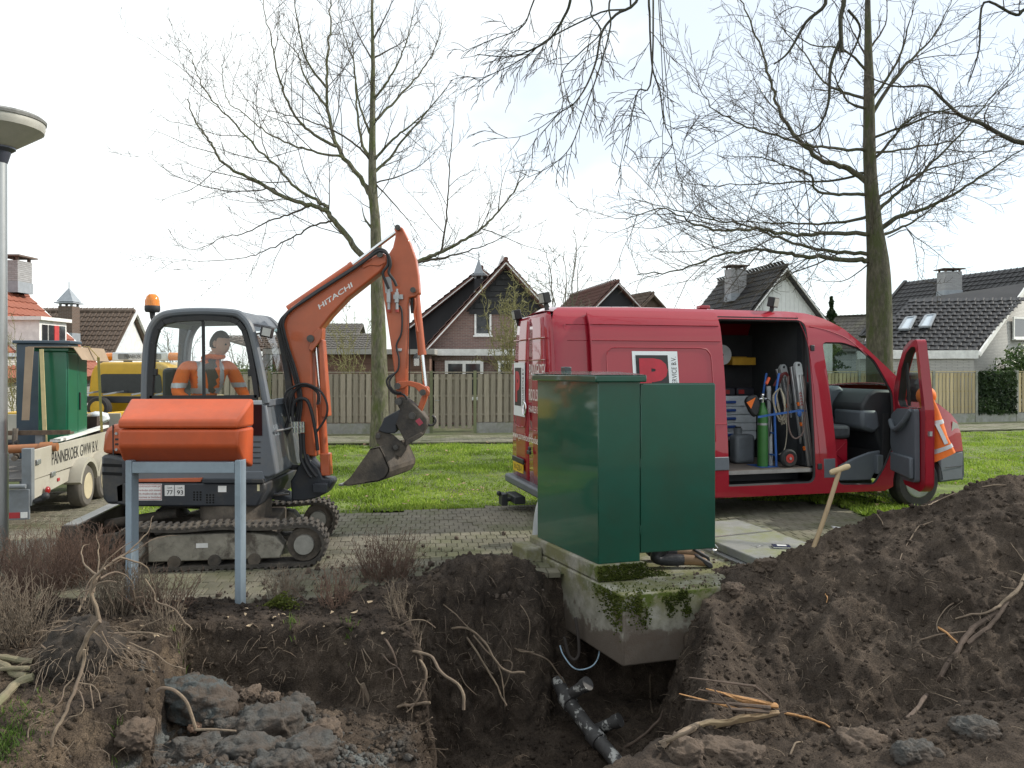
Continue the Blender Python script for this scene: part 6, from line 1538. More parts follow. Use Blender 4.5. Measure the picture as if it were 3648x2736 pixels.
def sack(name,label,c,sq,mat,seed):
    t_ = thing(name,label,'bag',(c[0],c[1],c[2]-sq[2]))
    m_ = MB(); m_.ball((0,0,0),1,22,14); a = np.array(m_.v); a *= (1+.40*fbm(a*2.6+seed,4,seed,.65))[:,None]; a *= np.array(sq); a += np.array(c); m_.v = [tuple(p) for p in a]; return m_.build('sack',mat,t_,world=True,smooth=60)
p = TM @ Vector((3.05,.32,1.22)); sack('plastic_bag','white plastic bag bulging from the brown crate on the trailer',(p.x+.16,p.y,p.z-.06),(.18,.15,.10),M('white_plastic',(.66,.70,.74),.35),3)
p = TM @ Vector((2.9,.5,1.2)); sack('plastic_bag','yellow bag beside the white one in the crate',(p.x,p.y,p.z+.06),(.16,.14,.12),M('yellow_plastic',(.65,.45,.04),.4),5)

# ================================================================== YELLOW TRUCK
YT = thing('yellow_truck','yellow pickup truck with an orange light bar behind the trailer','truck',(-8.0,16.6,0),R(-4))
YEL = M('truck_yellow',(.60,.36,.015),.4,var=.08,coat=.5)
def yb(name,lo,hi,mat,par=YT,bev=.02): m_ = MB(); m_.box(lo,hi); return m_.build(name,mat,par,bevel=bev)
m_ = MB(); sec = [(-.92,.75),(-.94,1.35),(-.88,1.82),(-.80,2.0),(-.62,2.07),(.62,2.07),(.80,2.0),(.88,1.82),(.94,1.35),(.92,.75)]
m_.prism([(x,-.1,z) for x,z in sec],(0,1.75,0)); cabb = m_.build('cab',YEL,YT,bevel=.05,seg=3)
m_ = MB(); m_.prism([(x,-.104,z) for x,z in rnd([(-.70,1.42),(-.66,1.82),(.66,1.82),(.70,1.42)],.09)],(0,-.012,0)); m_.build('rear_window',M('tinted_window',(.03,.033,.037),.2),cabb)
for s_ in (-1,1):
    m_ = MB(); m_.prism([(s_*.935,.35,1.38),(s_*.935,1.25,1.38),(s_*.885,1.1,1.86),(s_*.885,.4,1.86)],(s_*.012,0,0)); m_.build('side_window',MATS['tinted_window'],cabb)
m_ = MB(); m_.prism([(-.9,1.6,.55),(.9,1.6,.55),(.9,1.6,1.3),(-.9,1.6,1.3)],(0,1.0,0)); m_.build('bonnet',YEL,YT,bevel=.08)
lb = yb('light_bar',(-.62,.25,2.10),(.62,.45,2.28),M('light_bar_white',(.62,.66,.70),.4)); 
for s_ in (-1,1):
    m_ = MB(); m_.tube([(s_*.62,.35,2.19),(s_*.80,.35,2.19),(s_*.92,.35,2.17)],[.09,.085,.05],14); m_.build('beacon_lens',M('amber_lens',(.75,.22,.01),.15),lb)
    m_ = MB(); m_.prism([(x,.242,z) for x,z in rnd([(s_*.36-.12,2.13),(s_*.36+.12,2.13),(s_*.36+.12,2.25),(s_*.36-.12,2.25)],.03)],(0,.008,0)); m_.build('lamp',TGREY,lb)
lettering('PANNEKOEK GWW',(-.33+.0,.24,2.15),(.56+.0,0,0),(0,0,.085),M('black_ink',(.02,.02,.022),.6),lb)
yb('bed',(-.95,-2.5,.72),(.95,-.15,.80),VDARK)
for s_ in (-1,1): yb('bed_side',(s_*.95-.02,-2.5,.80),(s_*.95+.02,-.15,1.15),YEL)
yb('tailgate',(-.93,-2.52,.80),(.93,-2.48,1.15),YEL)
rk = yb('rack',(-.95,-.35,1.22),(.95,-.28,1.36),VDARK,bev=.01)
for x_ in (-.8,-.3,.3,.8):
    m_ = MB(); m_.bar((x_,-.6,1.40),(x_+.2,-.2,1.46),.03,.03); m_.build('rack_bar',TGREY,rk)
for x_ in (-.9,.9): yb('rack_post',(x_-.03,-.35,.8),(x_+.03,-.28,1.45),VDARK,rk)
wheel(YT,(-.42,-.52,1.12),.24,.16,(0,-1,0),.62,'spare_wheel',rimmat=M('rim_yellow',(.6,.38,.03),.45))
for x_ in (-.85,.85):
    for y_ in (-1.6,1.9): wheel(YT,(x_,y_,.33),.33,.2,(1 if x_ > 0 else -1,0,0))
yb('chassis',(-.6,-2.5,.45),(.6,2.4,.70),VDARK)
for k,(a,b_) in enumerate((((-.9,-1.0,1.3),(.2,-2.3,1.05)),((-.9,-1.2,1.22),(.0,-2.4,1.0)))):
    lb_ = ('longer silver pipe lying aslant on the bed of the yellow truck','shorter silver pipe lying lower on the bed of the yellow truck')[k]
    t_ = thing('metal_pipe',lb_,'pipe',tuple(MW[YT.name] @ Vector(a))); m_ = MB(); m_.cyl(MW[YT.name] @ Vector(a),MW[YT.name] @ Vector(b_),.03,12); m_.build('tube',STEEL,t_,world=True)
# ================================================================== FENCES
def wood_mat(name,c,c2,mix=.4):
    m = M(name,c,.85,var=.25,scale=5,bump=.35,bscale=25,col2=c2,mix=mix,edge=.15,stretch=(3,3,.35))
    N,L = m.node_tree.nodes,m.node_tree.links; b = N['Principled BSDF']
    oi = N.new('ShaderNodeObjectInfo'); r = N.new('ShaderNodeMapRange'); r.inputs['To Min'].default_value = .78; r.inputs['To Max'].default_value = 1.2
    L.new(oi.outputs['Random'],r.inputs[0]); src = b.inputs['Base Color'].links[0].from_socket
    x = N.new('ShaderNodeMix'); x.data_type = 'RGBA'; x.blend_type = 'MULTIPLY'; x.inputs[0].default_value = 1
    L.new(src,x.inputs[6]); L.new(r.outputs[0],x.inputs[7]); L.new(x.outputs[2],b.inputs['Base Color']); return m
OLDW = wood_mat('weathered_fence_wood',(.37,.325,.26),(.27,.245,.185))
NEWW = wood_mat('fresh_fence_wood',(.46,.375,.22),(.37,.30,.175),.3)
POSTW = wood_mat('mossy_post_wood',(.24,.24,.15),(.16,.19,.09),.5)
FCON = M('fence_concrete',(.30,.30,.28),.9,var=.2,scale=4,bump=.3,col2=(.17,.19,.10),mix=.35)
def box_mesh(name,w,d,h,mat,c=.004):
    m_ = MB(); m_.box((-w/2,-d/2,0),(w/2,d/2,h))
    me_ = bpy.data.meshes.new(name); me_.from_pydata(m_.v,[],m_.f); me_.materials.append(mat); return me_
def fence(A,B,t0,t1,posts,label,bw_,pitch,wood,postmat,gate=None,skip=None,zb=.33,zt=1.80):
    A,B = Vector((*A,0)),Vector((*B,0)); t = (B-A).normalized(); rz = math.atan2(t.y,t.x)
    root = thing('fence',label,'fence',tuple(A+t*t0),rz,'garden fences behind the lawn')
    L_ = t1-t0
    pm_ = box_mesh('post',.09,.09,zt+.06,postmat)
    for p in posts: inst(pm_,'post',root,(p-t0,.0,0))
    edges = sorted(posts)
    bme_ = box_mesh('board',bw_,.018,zt-zb-.03,wood); bme2 = bme_
    segs = [(edges[i],edges[i+1]) for i in range(len(edges)-1)]
    random.seed(int(t1*10))
    for a,b_ in segs:
        if skip and any(a < s_ < b_ for s_ in skip): continue
        isg = gate and a < gate < b_
        l = b_-a-.1
        if not isg:
            cme = box_mesh('kickboard',l+.02,.04,zb-.02,FCON); inst(cme,'kickboard',root,((a+b_)/2-t0,.0,0))
        capm = box_mesh('cap_rail',l,.07,.03,wood); inst(capm,'cap_rail',root,((a+b_)/2-t0,0,zt))
        for z_ in (zb+.2,zb+.75,zt-.2):
            rm_ = box_mesh('rail',l,.03,.06,wood); inst(rm_,'rail',root,((a+b_)/2-t0,.022,z_))
        n = max(1,int(l/pitch)); 
        for k in range(n):
            x = a+.05+(k+.5)*l/n
            z_ = zb-(.18 if isg else 0)
            inst(bme_,'board',root,(x-t0+random.gauss(0,.004),-.012+(.0 if k % 2 else .0),z_+(.0)),(0,random.gauss(0,.004),0),(random.uniform(.96,1.04),1,1+(.12 if isg else 0)))
        # darker back boards that close the gaps
        bk = box_mesh('back_board',bw_,.016,zt-zb-.03,wood)
        for k in range(n-1):
            x = a+.05+(k+1)*l/n
            inst(bk,'back_board',root,(x-t0,.062,zb))
        if isg:
            m_ = MB(); m_.bar((a-t0+.12,-.03,.98),(a-t0+.24,-.03,.98),.02,.02); m_.cyl((a-t0+.12,-.02,.98),(a-t0+.12,-.05,.98),.012,8)
            m_.build('gate_latch',STEEL,root)
    return root
fl_len = (Vector(FENCE_L[1])-Vector(FENCE_L[0])).length; tx = (FENCE_L[1][0]-FENCE_L[0][0])/fl_len
def tl(px):  # distance along the old fence at a photo column
    k = (px-CX)/F; x0,y0 = FENCE_L[0]; dx,dy = (FENCE_L[1][0]-x0)/fl_len,(FENCE_L[1][1]-y0)/fl_len
    return (k*y0-x0)/(dx-k*dy)
pl_ = [tl(960)-3.8,tl(960)-1.9,tl(960),tl(1136),tl(1330),tl(1536),tl(1692),tl(1692)+1.75,fl_len-.05]
fence(*FENCE_L,pl_[0],fl_len,pl_,'weathered grey-brown board fence with a gate, behind the excavator arm',.135,.178,OLDW,POSTW,gate=(tl(1536)+tl(1692))/2)
fr_len = (Vector(FENCE_R[1])-Vector(FENCE_R[0])).length
def tr_(px):
    k = (px-CX)/F; x0,y0 = FENCE_R[0]; dx,dy = (FENCE_R[1][0]-x0)/fr_len,(FENCE_R[1][1]-y0)/fr_len
    return (k*y0-x0)/(dx-k*dy)
pr_ = [.1,1.9,3.7,5.5,7.3,9.1,tr_(2940),tr_(3060),tr_(3190),tr_(3325),tr_(3477),tr_(3622),tr_(3622)+1.8]
fence(*FENCE_R,0.1,pr_[-1],pr_,'yellowish board fence with concrete posts behind the van',.115,.155,NEWW,FCON,skip=[(tr_(3477)+tr_(3622))/2])
# ivy-covered panel between two posts
IVY = leafmat('ivy_leaves',(.008,.02,.006),(.025,.05,.014),(.06,.10,.03),.45)
def leaves(n,f,size,name,mat,parent,seed=1,world=True):
    random.seed(seed); m_ = MB()
    for k in range(n):
        p,nr = f(); s_ = size*random.uniform(.6,1.4)
        d_ = Vector((random.gauss(0,1),random.gauss(0,1),random.gauss(0,1))).normalized()
        nn = (Vector(nr)*1.2+d_*.9).normalized(); u = nn.cross(Vector((random.gauss(0,1),random.gauss(0,1),random.gauss(0,1)))).normalized(); v = nn.cross(u)
        m_.add([p-u*s_,p+v*s_*.55+nn*s_*.15,p+u*s_,p-v*s_*.55+nn*s_*.15],[(0,1,2,3)])
    return m_.build(name,mat,parent,smooth=0,world=world,fix=False)
x0,x1 = tr_(3477)+.05,tr_(3622)-.05; fA = Vector((*FENCE_R[0],0)); ft = Vector((FENCE_R[1][0]-FENCE_R[0][0],FENCE_R[1][1]-FENCE_R[0][1],0)).normalized(); fn = Vector((ft.y,-ft.x,0))
ivy = thing('ivy_panel','dark green ivy-covered screen set between two fence posts','ivy screen',tuple(fA+ft*(x0+x1)/2))
def ivf():
    p = fA+ft*random.uniform(x0,x1)+fn*random.uniform(-.06,.08)+Vector((0,0,random.uniform(.28,1.82))); return p,fn
o = leaves(3800,ivf,.055,'ivy_leaves',IVY,ivy,3); o['kind'] = 'stuff'
mb = MB(); mb.prism([fA+ft*x0+Vector((0,0,.05)),fA+ft*x1+Vector((0,0,.05)),fA+ft*x1+Vector((0,0,1.78)),fA+ft*x0+Vector((0,0,1.78))],-fn*.05)
mb.build('screen',M('ivy_backing',(.02,.03,.015),.9),ivy,world=True)
mb = MB(); mb.prism([fA+ft*x0,fA+ft*x1,fA+ft*x1+Vector((0,0,.3)),fA+ft*x0+Vector((0,0,.3))],fn*.03); mb.build('kickboard',FCON,ivy,world=True)

# ================================================================== HOUSES
def brick_wall_mat(name,c1,c2,mortar,bwid=.21,bh=.062):
    m = bpy.data.materials.new(name); m.use_nodes = True; N,L = m.node_tree.nodes,m.node_tree.links; b = N['Principled BSDF']
    t = N.new('ShaderNodeTexCoord'); br = N.new('ShaderNodeTexBrick'); s = N.new('ShaderNodeSeparateXYZ'); c = N.new('ShaderNodeCombineXYZ')
    L.new(t.outputs['Object'],s.inputs[0]); ad = N.new('ShaderNodeMath'); ad.operation = 'ADD'
    L.new(s.outputs[0],ad.inputs[0]); L.new(s.outputs[1],ad.inputs[1]); L.new(ad.outputs[0],c.inputs[0]); L.new(s.outputs[2],c.inputs[1]); L.new(c.outputs[0],br.inputs['Vector'])
    br.inputs['Color1'].default_value = (*c1,1); br.inputs['Color2'].default_value = (*c2,1); br.inputs['Mortar'].default_value = (*mortar,1)
    br.inputs['Scale'].default_value = 1; br.inputs['Brick Width'].default_value = bwid; br.inputs['Row Height'].default_value = bh; br.inputs['Mortar Size'].default_value = .007
    L.new(br.outputs[0],b.inputs['Base Color']); b.inputs['Roughness'].default_value = .9
    bp = N.new('ShaderNodeBump'); bp.inputs['Distance'].default_value = .008; bp.invert = True; L.new(br.outputs['Fac'],bp.inputs['Height']); L.new(bp.outputs[0],b.inputs['Normal'])
    return m
BR_RED = brick_wall_mat('red_brick',(.25,.155,.13),(.19,.12,.105),(.30,.27,.25))
BR_BROWN = brick_wall_mat('brown_brick',(.16,.105,.08),(.125,.085,.065),(.22,.2,.17))
BR_WHITE = brick_wall_mat('white_brick',(.52,.51,.47),(.45,.44,.41),(.33,.32,.30))
BR_GREY = brick_wall_mat('grey_brick',(.42,.42,.43),(.33,.33,.34),(.28,.28,.27))
WHITE = M('white_paint',(.78,.78,.76),.6,var=.05)
BLACKW = M('black_cladding',(.025,.026,.03),.7,var=.2,scale=3,stretch=(1,1,.1))
PANE = M('window_pane',(.03,.035,.04),.06,var=.3,scale=.7,spec=.8)
WCLAD = M('white_cladding',(.72,.73,.72),.6,var=.06)
T_BLACK = M('black_roof_tile',(.022,.021,.022),.55,var=.4,scale=1.3,col2=(.05,.048,.04),mix=.25)
T_BROWN = M('brown_roof_tile',(.115,.080,.058),.75,var=.35,scale=2,col2=(.17,.13,.10),mix=.35)
T_RED = M('red_roof_tile',(.31,.105,.065),.75,var=.25,scale=1.5,col2=(.22,.085,.06),mix=.35)
T_REDB = M('brown_red_roof_tile',(.15,.068,.052),.8,var=.3,scale=1.8,col2=(.10,.055,.045),mix=.4)
T_GREY = M('grey_roof_tile',(.11,.10,.09),.8,var=.3,scale=2,col2=(.16,.15,.11),mix=.4)
LEAD = M('lead_flashing',(.30,.33,.36),.6)
def tile_mesh(name,w,l,mat):
    """one curved roof tile lying in x (across) and y (up the slope), its lower end lifted"""
    m_ = MB(); pts = [(-.5,.0),(-.3,.010),(-.05,.0),(.2,.028),(.38,.034),(.5,.018)]
    n = len(pts); lo = [(x*w,-l*.08,z+.045) for x,z in pts]; hi = [(x*w,l,z+.008) for x,z in pts]; un = [(x*w,-l*.08,z+.012) for x,z in pts]
    m_.add(lo+hi+un,[(i,i+1,n+i+1,n+i) for i in range(n-1)]+[(2*n+i,2*n+i+1,i+1,i) for i in range(n-1)])
    me_ = bpy.data.meshes.new(name); me_.from_pydata(m_.v,[],m_.f); me_.materials.append(mat); return me_,m_
def roof_plane(root,eL,eR,rR,rL,tmat,tw=.30,tl_=.34,first=300,hide=None,inset=0):
    """tiled slope: corners eave-left, eave-right, ridge-right, ridge-left in world; deck plus tiles"""
    eL,eR,rR,rL = map(Vector,(eL,eR,rR,rL)); u = (eR-eL).normalized(); v0 = rL-eL; v = (v0-u*v0.dot(u)).normalized(); nr = u.cross(v).normalized()
    if nr.z < 0: nr = -nr
    m_ = MB(); m_.prism([eL-nr*.16,eR-nr*.16,rR-nr*.16,rL-nr*.16],nr*.15); deck = m_.build('roof',tmat,root,world=True)
    me_,shape = tile_mesh('tile',tw*1.02,tl_,tmat)
    Mb = Matrix((u,v,nr)).transposed().to_4x4()
    H = (rL-eL).dot(v); rows = int(H/tl_); cand_ = []
    for r_ in range(rows+1):
        y = r_*tl_; f = y/H; a = eL+(rL-eL)*f; b_ = eR+(rR-eR)*f; w = (b_-a).length; n = int(w/tw)
        for k in range(inset,n):
            p = a+u*((k+.5)*tw+(w-n*tw)/2); 
            px = CX+p.x/p.y*F
            if -150 < px < 3800 and not (hide and hide(p)): cand_.append((p.y,p))
    cand_.sort(key=lambda q: q[0]); rest = MB()
    iv = MW[root.name].inverted()
    for k,(_,p) in enumerate(cand_):
        Mt = iv @ Matrix.Translation(p) @ Mb
        if k < first:
            ob = bpy.data.objects.new('tile',me_); ob.matrix_local = Mt; ob.parent = deck; COL.objects.link(ob); ob.matrix_local = Mt
        else:
            base_ = len(rest.v); rest.v += [tuple(Mt @ Vector(q)) for q in shape.v]; rest.f += [tuple(i+base_ for i in f) for f in shape.f]; rest.mi += [0]*len(shape.f)
    if rest.v:
        o = rest.build('tiles',tmat,deck,smooth=30,fix=False); o['kind'] = 'stuff'
    return deck
def window(root,o,u,v,nr,panes=1,frame=WHITE,fw=.07,sill=True):
    """window in the wall: corner o, edges u, v; nr points out of the wall"""
    o,u,v,nr = Vector(o),Vector(u),Vector(v),Vector(nr).normalized(); uu,vv = u.normalized(),v.normalized()
    w = MB(); w.prism([o+uu*.01,o+u-uu*.01,o+u+v-uu*.01,o+v+uu*.01],nr*.012); wn_ = w.build('window',PANE,root,world=True)
    f = MB()
    for a,b_ in ((o+vv*fw/2,o+u+vv*fw/2),(o+v-vv*fw/2,o+u+v-vv*fw/2)): f.bar(a+nr*.02,b_+nr*.02,fw,.06,nr)
    for k in range(panes+1):
        a = o+u*(k/panes)+(uu*fw/2 if k == 0 else (-uu*fw/2 if k == panes else Vector()))+vv*fw; f.bar(a+nr*.02,a+v-vv*2*fw+nr*.02,.06 if False else fw,.058,nr)
    f.build('frame',frame,wn_,world=True)
    if sill:
        s_ = MB(); s_.bar(o-uu*.05-vv*.03+nr*.06,o+u+uu*.05-vv*.03+nr*.06,.16,.05,(0,0,1)); s_.build('sill',frame,wn_,world=True)
    return wn_
def chimney(root,c,w,d,z0,z1,mat,cap='slab',rz=0):
    Mx = Matrix.Translation(Vector((c[0],c[1],0))) @ Matrix.Rotation(rz,4,'Z')
    m_ = MB(); m_.box((-w/2,-d/2,z0),(w/2,d/2,z1),Mx); ch = m_.build('chimney',mat,root,world=True)
    m_ = MB(); m_.box((-w/2-.12,-d/2-.12,z1+.12),(w/2+.12,d/2+.12,z1+.17),Mx)
    for sx in (-1,1):
        for sy in (-1,1): m_.box((sx*w*.4-.04,sy*d*.4-.04,z1),(sx*w*.4+.04,sy*d*.4+.04,z1+.125),Mx)
    m_.build('cap',LEAD if cap != 'slab' else M('chimney_cap',(.16,.12,.10),.8),ch,world=True)
    m_ = MB(); m_.box((-w/2-.02,-d/2-.02,z0),(w/2+.02,d/2+.02,z0+.35),Mx); m_.build('flashing',LEAD,ch,world=True)
    if cap == 'pyramid':
        m_ = MB(); m_.add([Mx @ Vector(p) for p in ((-w*.6,-d*.6,z1+.2),(w*.6,-d*.6,z1+.2),(w*.6,d*.6,z1+.2),(-w*.6,d*.6,z1+.2),(0,0,z1+.85))],[(0,1,4),(1,2,4),(2,3,4),(3,0,4),(3,2,1,0)])
        m_.tube([Mx @ Vector((0,0,z1+.8)),Mx @ Vector((0,0,z1+1.1))],.02,6); m_.build('spire',LEAD,ch,world=True)
    return ch
def gable_house(name,label,apex,half,depth,ang,wallmat,tmat,eave=None,ridge_z=None,over=.35,group='houses beyond the fences',**kw):
    """house whose front gable has its apex above point apex (x, y); the ridge runs back along angle ang (0 = straight away)"""
    x,y,rz_ = apex; r = Vector((math.cos(ang),math.sin(ang),0)); b = Vector((-math.sin(ang),math.cos(ang),0))   # r: to the right along the gable, b: back
    root = thing(name,label,'house',(x,y,0),0,group)
    slope = kw.get('slope',1.0); hl,hr = (half,half) if not hasattr(half,'__len__') else half
    A = Vector((x,y,0)); zl = rz_-hl*slope; zr = rz_-hr*slope
    m_ = MB(); m_.prism([A-r*(hl-.15)+Vector((0,0,-.1)),A+r*(hr-.15)+Vector((0,0,-.1)),A+r*(hr-.15)+Vector((0,0,zr+.0)),A+Vector((0,0,rz_-.2)),A-r*(hl-.15)+Vector((0,0,zl+.0))],b*depth)
    m_.build('wall',wallmat,root,world=True)
    f,k = -b*over,b*(depth+over)
    up = Vector((0,0,0))
    sides = kw.get('sides','LR')
    if 'L' in sides: roof_plane(root,A-r*(hl+.1)+k+Vector((0,0,zl-.1*slope)),A-r*(hl+.1)+f+Vector((0,0,zl-.1*slope)),A+f+Vector((0,0,rz_)),A+k+Vector((0,0,rz_)),tmat,first=kw.get('first',300))
    if 'R' in sides: roof_plane(root,A+r*(hr+.1)+f+Vector((0,0,zr-.1*slope)),A+r*(hr+.1)+k+Vector((0,0,zr-.1*slope)),A+k+Vector((0,0,rz_)),A+f+Vector((0,0,rz_)),tmat,first=kw.get('first',300))
    # ridge and barge boards
    m_ = MB(); m_.tube([A+f+Vector((0,0,rz_+.02)),A+k+Vector((0,0,rz_+.02))],.09,8); m_.build('ridge',tmat,root,world=True)
    bm_ = kw.get('barge',WHITE)
    for s_,h_,z_ in ((-1,hl,zl),(1,hr,zr)):
        m_ = MB(); m_.bar(A+r*s_*(h_+.12)+f+b*.02+Vector((0,0,z_-.1*slope-.16)),A+f+b*.02+Vector((0,0,rz_-.13)),.04,.20,b); m_.build('bargeboard',bm_,root,world=True)
    return root,A,r,b

# middle house, steep gable towards the camera -------------------------
hc = at(1800,930,30)
h4,A,r,b = gable_house('gabled_house','brick house with a steep gable, black-clad top and red verge tiles behind the gate',(hc.x,30,hc.z),(3.25,3.4),8,R(4),BR_RED,T_REDB,slope=1.10,over=.45)
def gp_(px,py,off_=-.01):
    p = at(px,py,30); k = (p-A).dot(r); return A+r*k+Vector((0,0,p.z))+b*off_
zc_ = at(0,1111,30).z; sl = 1.10
hw = lambda z: (hc.z-.3-z)/sl
m_ = MB(); m_.prism([A-r*(hw(zc_))+Vector((0,0,zc_))-b*.05,A+r*hw(zc_)+Vector((0,0,zc_))-b*.05,A+Vector((0,0,hc.z-.3))-b*.05],b*.045); m_.build('cladding',BLACKW,h4,world=True)
for i in range(9):
    z_ = zc_+.22*i
    if hw(z_) > .2:
        m_ = MB(); m_.bar(A-r*(hw(z_)-.12)+Vector((0,0,z_))-b*.07,A+r*(hw(z_)-.12)+Vector((0,0,z_))-b*.07,.03,.19,(0,0,1)); m_.build('board',BLACKW,h4,world=True)
for x0_,x1_ in ((1690,1750),(1833,1893)):
    o_ = gp_(x0_,1195); window(h4,o_,gp_(x1_,1195)-o_,gp_(x0_,1113)-o_,-b)
chimney(h4,(A+b*2.2-r*.95)[:2],.34,.34,hc.z-1.3,hc.z-.45,BLACKW,'pyramid')
# flat-roofed extension in front
ext = thing('brick_extension','flat-roofed red brick extension with white fascia behind the gate','extension',tuple(at(1690,1500,27.5)))
e0,e1 = at(1532,1250,27.5),at(1990,1250,27.8); zt_ = at(0,1243,27.5).z
m_ = MB(); m_.prism([Vector((e0.x+.15,e0.y+.15,-.1)),Vector((e1.x,e1.y+.15,-.1)),Vector((e1.x,e1.y+.15,zt_-.02)),Vector((e0.x+.15,e0.y+.15,zt_-.02))],(0.05,2.2,0)); m_.build('wall',BR_RED,ext,world=True)
m_ = MB(); m_.prism([Vector((e0.x,e0.y,zt_-.23)),Vector((e1.x,e1.y,zt_-.23)),Vector((e1.x,e1.y,zt_)),Vector((e0.x,e0.y,zt_))],(.05,2.3,0)); m_.build('fascia',WHITE,ext,world=True)
for k in range(26):
    m_ = MB() if k == 0 else m_
    x_ = 1545+k*11; p = at(x_,1285,27.62); m_.box((p.x-.045,p.y-.005,at(0,1284,27.6).z),(p.x+.045,p.y+.02,at(0,1268,27.6).z))
so_ = m_.build('soldier_course',BR_BROWN,ext,world=True); so_['kind'] = 'stuff'
for x0_,x1_ in ((1585,1722),(1772,1880)):
    o_ = at(x0_,1420,27.66); window(ext,o_,at(x1_,1420,27.66)-o_,at(x0_,1285,27.66)-o_,(0,-1,0),panes=2,fw=.11)
# dark-clad wing behind on the left
hw2 = at(1790,948,33.5)
gable_house('clad_wing','black-clad rear wing with a white verge and red roof beside the steep gable',(hw2.x-.9,33.5,hw2.z-.1),(3.3,3.0),5,R(4),BLACKW,T_REDB,slope=.80,over=.3)

# garage and carport behind the old fence -------------------------------
gar = thing('carport','long flat-roofed wooden garage behind the weathered fence','garage',tuple(at(1250,1530,26)))
CLAD = M('brown_cladding',(.17,.10,.075),.8,var=.25,scale=3,stretch=(.15,1,4))
g0,g1 = at(935,1250,26.0),at(1548,1250,26.4); zt_ = at(0,1243,26).z
m_ = MB(); m_.prism([Vector((g0.x,g0.y,zt_-.17)),Vector((g1.x,g1.y,zt_-.17)),Vector((g1.x,g1.y,zt_)),Vector((g0.x,g0.y,zt_))],(0,3,0)); m_.build('flat_roof',M('zinc_fascia',(.36,.35,.32),.6,var=.12,scale=2),gar,world=True)
n_ = int((zt_-.17)/.19)
for k in range(n_+1):
    z0_ = .0+k*.19; m_ = MB(); m_.prism([Vector((g0.x+.25,g0.y+.3,z0_)),Vector((g1.x-.2,g1.y+.3,z0_)),Vector((g1.x-.2,g1.y+.3,min(z0_+.18,zt_-.18))),Vector((g0.x+.25,g0.y+.3,min(z0_+.18,zt_-.18)))],(0,.03,0)); m_.build('plank',CLAD,gar,world=True)
m_ = MB(); m_.prism([Vector((g0.x+.25,g0.y+.34,0)),Vector((g1.x-.2,g1.y+.34,0)),Vector((g1.x-.2,g1.y+.34,zt_-.18)),Vector((g0.x+.25,g0.y+.34,zt_-.18))],(0,2.4,0)); m_.build('wall',CLAD,gar,world=True)
# lantern at the garage corner
ln_ = thing('wall_lantern','small wall lantern at the corner of the wooden garage','lantern',tuple(at(1485,1285,26.2)))
p = at(1485,1288,26.2)
m_ = MB(); m_.box((p.x-.09,p.y-.09,p.z-.14),(p.x+.09,p.y+.09,p.z+.1)); m_.build('glass',glass('lantern_glass',(.9,.88,.8),.2),ln_,world=True)
m_ = MB(); m_.lathe([(.15,.1),(.10,.2),(.02,.28)],p,n=8); m_.bar(p+Vector((0,0,.25)),p+Vector((.0,.5,.25)),.03,.03); m_.build('bracket',M('black_iron',(.02,.02,.02),.5),ln_,world=True)
# far tiled roofs above the garage
for nm,lb,(xa,xb,ya,yb),Yd in (('terrace_house','distant house with grey-brown tiled roof, upper slope seen past the boom',(1010,1268,1153,1200),46),('terrace_annex','distant lower tiled roof just above the wooden garage',(985,1320,1196,1252),42)):
    t_ = thing(nm,lb,'house',tuple(at((xa+xb)/2,1420,Yd)),0,'houses beyond the fences')
    el,er = at(xa,yb,Yd),at(xb,yb,Yd); d_ = 2.2; rl = Vector((el.x,Yd+d_,at(0,ya,Yd+d_).z)); rr = Vector((er.x,Yd+d_,rl.z))
    roof_plane(t_,el,er,rr,rl,T_GREY,first=150)
    m_ = MB(); m_.prism([Vector((el.x+.2,Yd+.3,-.1)),Vector((er.x-.2,Yd+.3,-.1)),Vector((er.x-.2,Yd+.3,el.z)),Vector((el.x+.2,Yd+.3,el.z))],(0,4,0)); m_.build('wall',BR_GREY,t_,world=True)
    m_ = MB(); m_.prism([rl+Vector((0,.2,-.15)),rr+Vector((0,.2,-.15)),rr+Vector((0,3.0,-2.2)),rl+Vector((0,3.0,-2.2))],(0,0,.12)); m_.build('rear_roof',T_GREY,t_,world=True)
# small house glimpsed right of the cab
hs = at(975,1200,44)
sh = thing('small_house','small distant house with tiled roof glimpsed between cab and boom','house',(hs.x,44,0),0,'houses beyond the fences')
el,er = at(930,1242,44),at(986,1242,44); roof_plane(sh,el,er,Vector((er.x,46,at(0,1200,46).z)),Vector((el.x-3,46,at(0,1200,46).z)),T_BROWN,first=60)
m_ = MB(); m_.prism([Vector((el.x,44.3,-.1)),Vector((er.x-.1,44.3,-.1)),Vector((er.x-.1,44.3,el.z)),Vector((el.x,44.3,el.z))],(-.4,4,0)); m_.build('wall',BR_GREY,sh,world=True)
m_ = MB(); m_.bar(Vector((el.x,44.1,el.z-.05)),Vector((er.x,44.1,er.z-.05)),.1,.14); m_.build('gutter',WHITE,sh,world=True)
m_ = MB(); m_.bar(Vector((er.x-.35,44.2,0)),Vector((er.x-.35,44.2,er.z)),.12,.1); m_.build('downpipe',WHITE,sh,world=True)

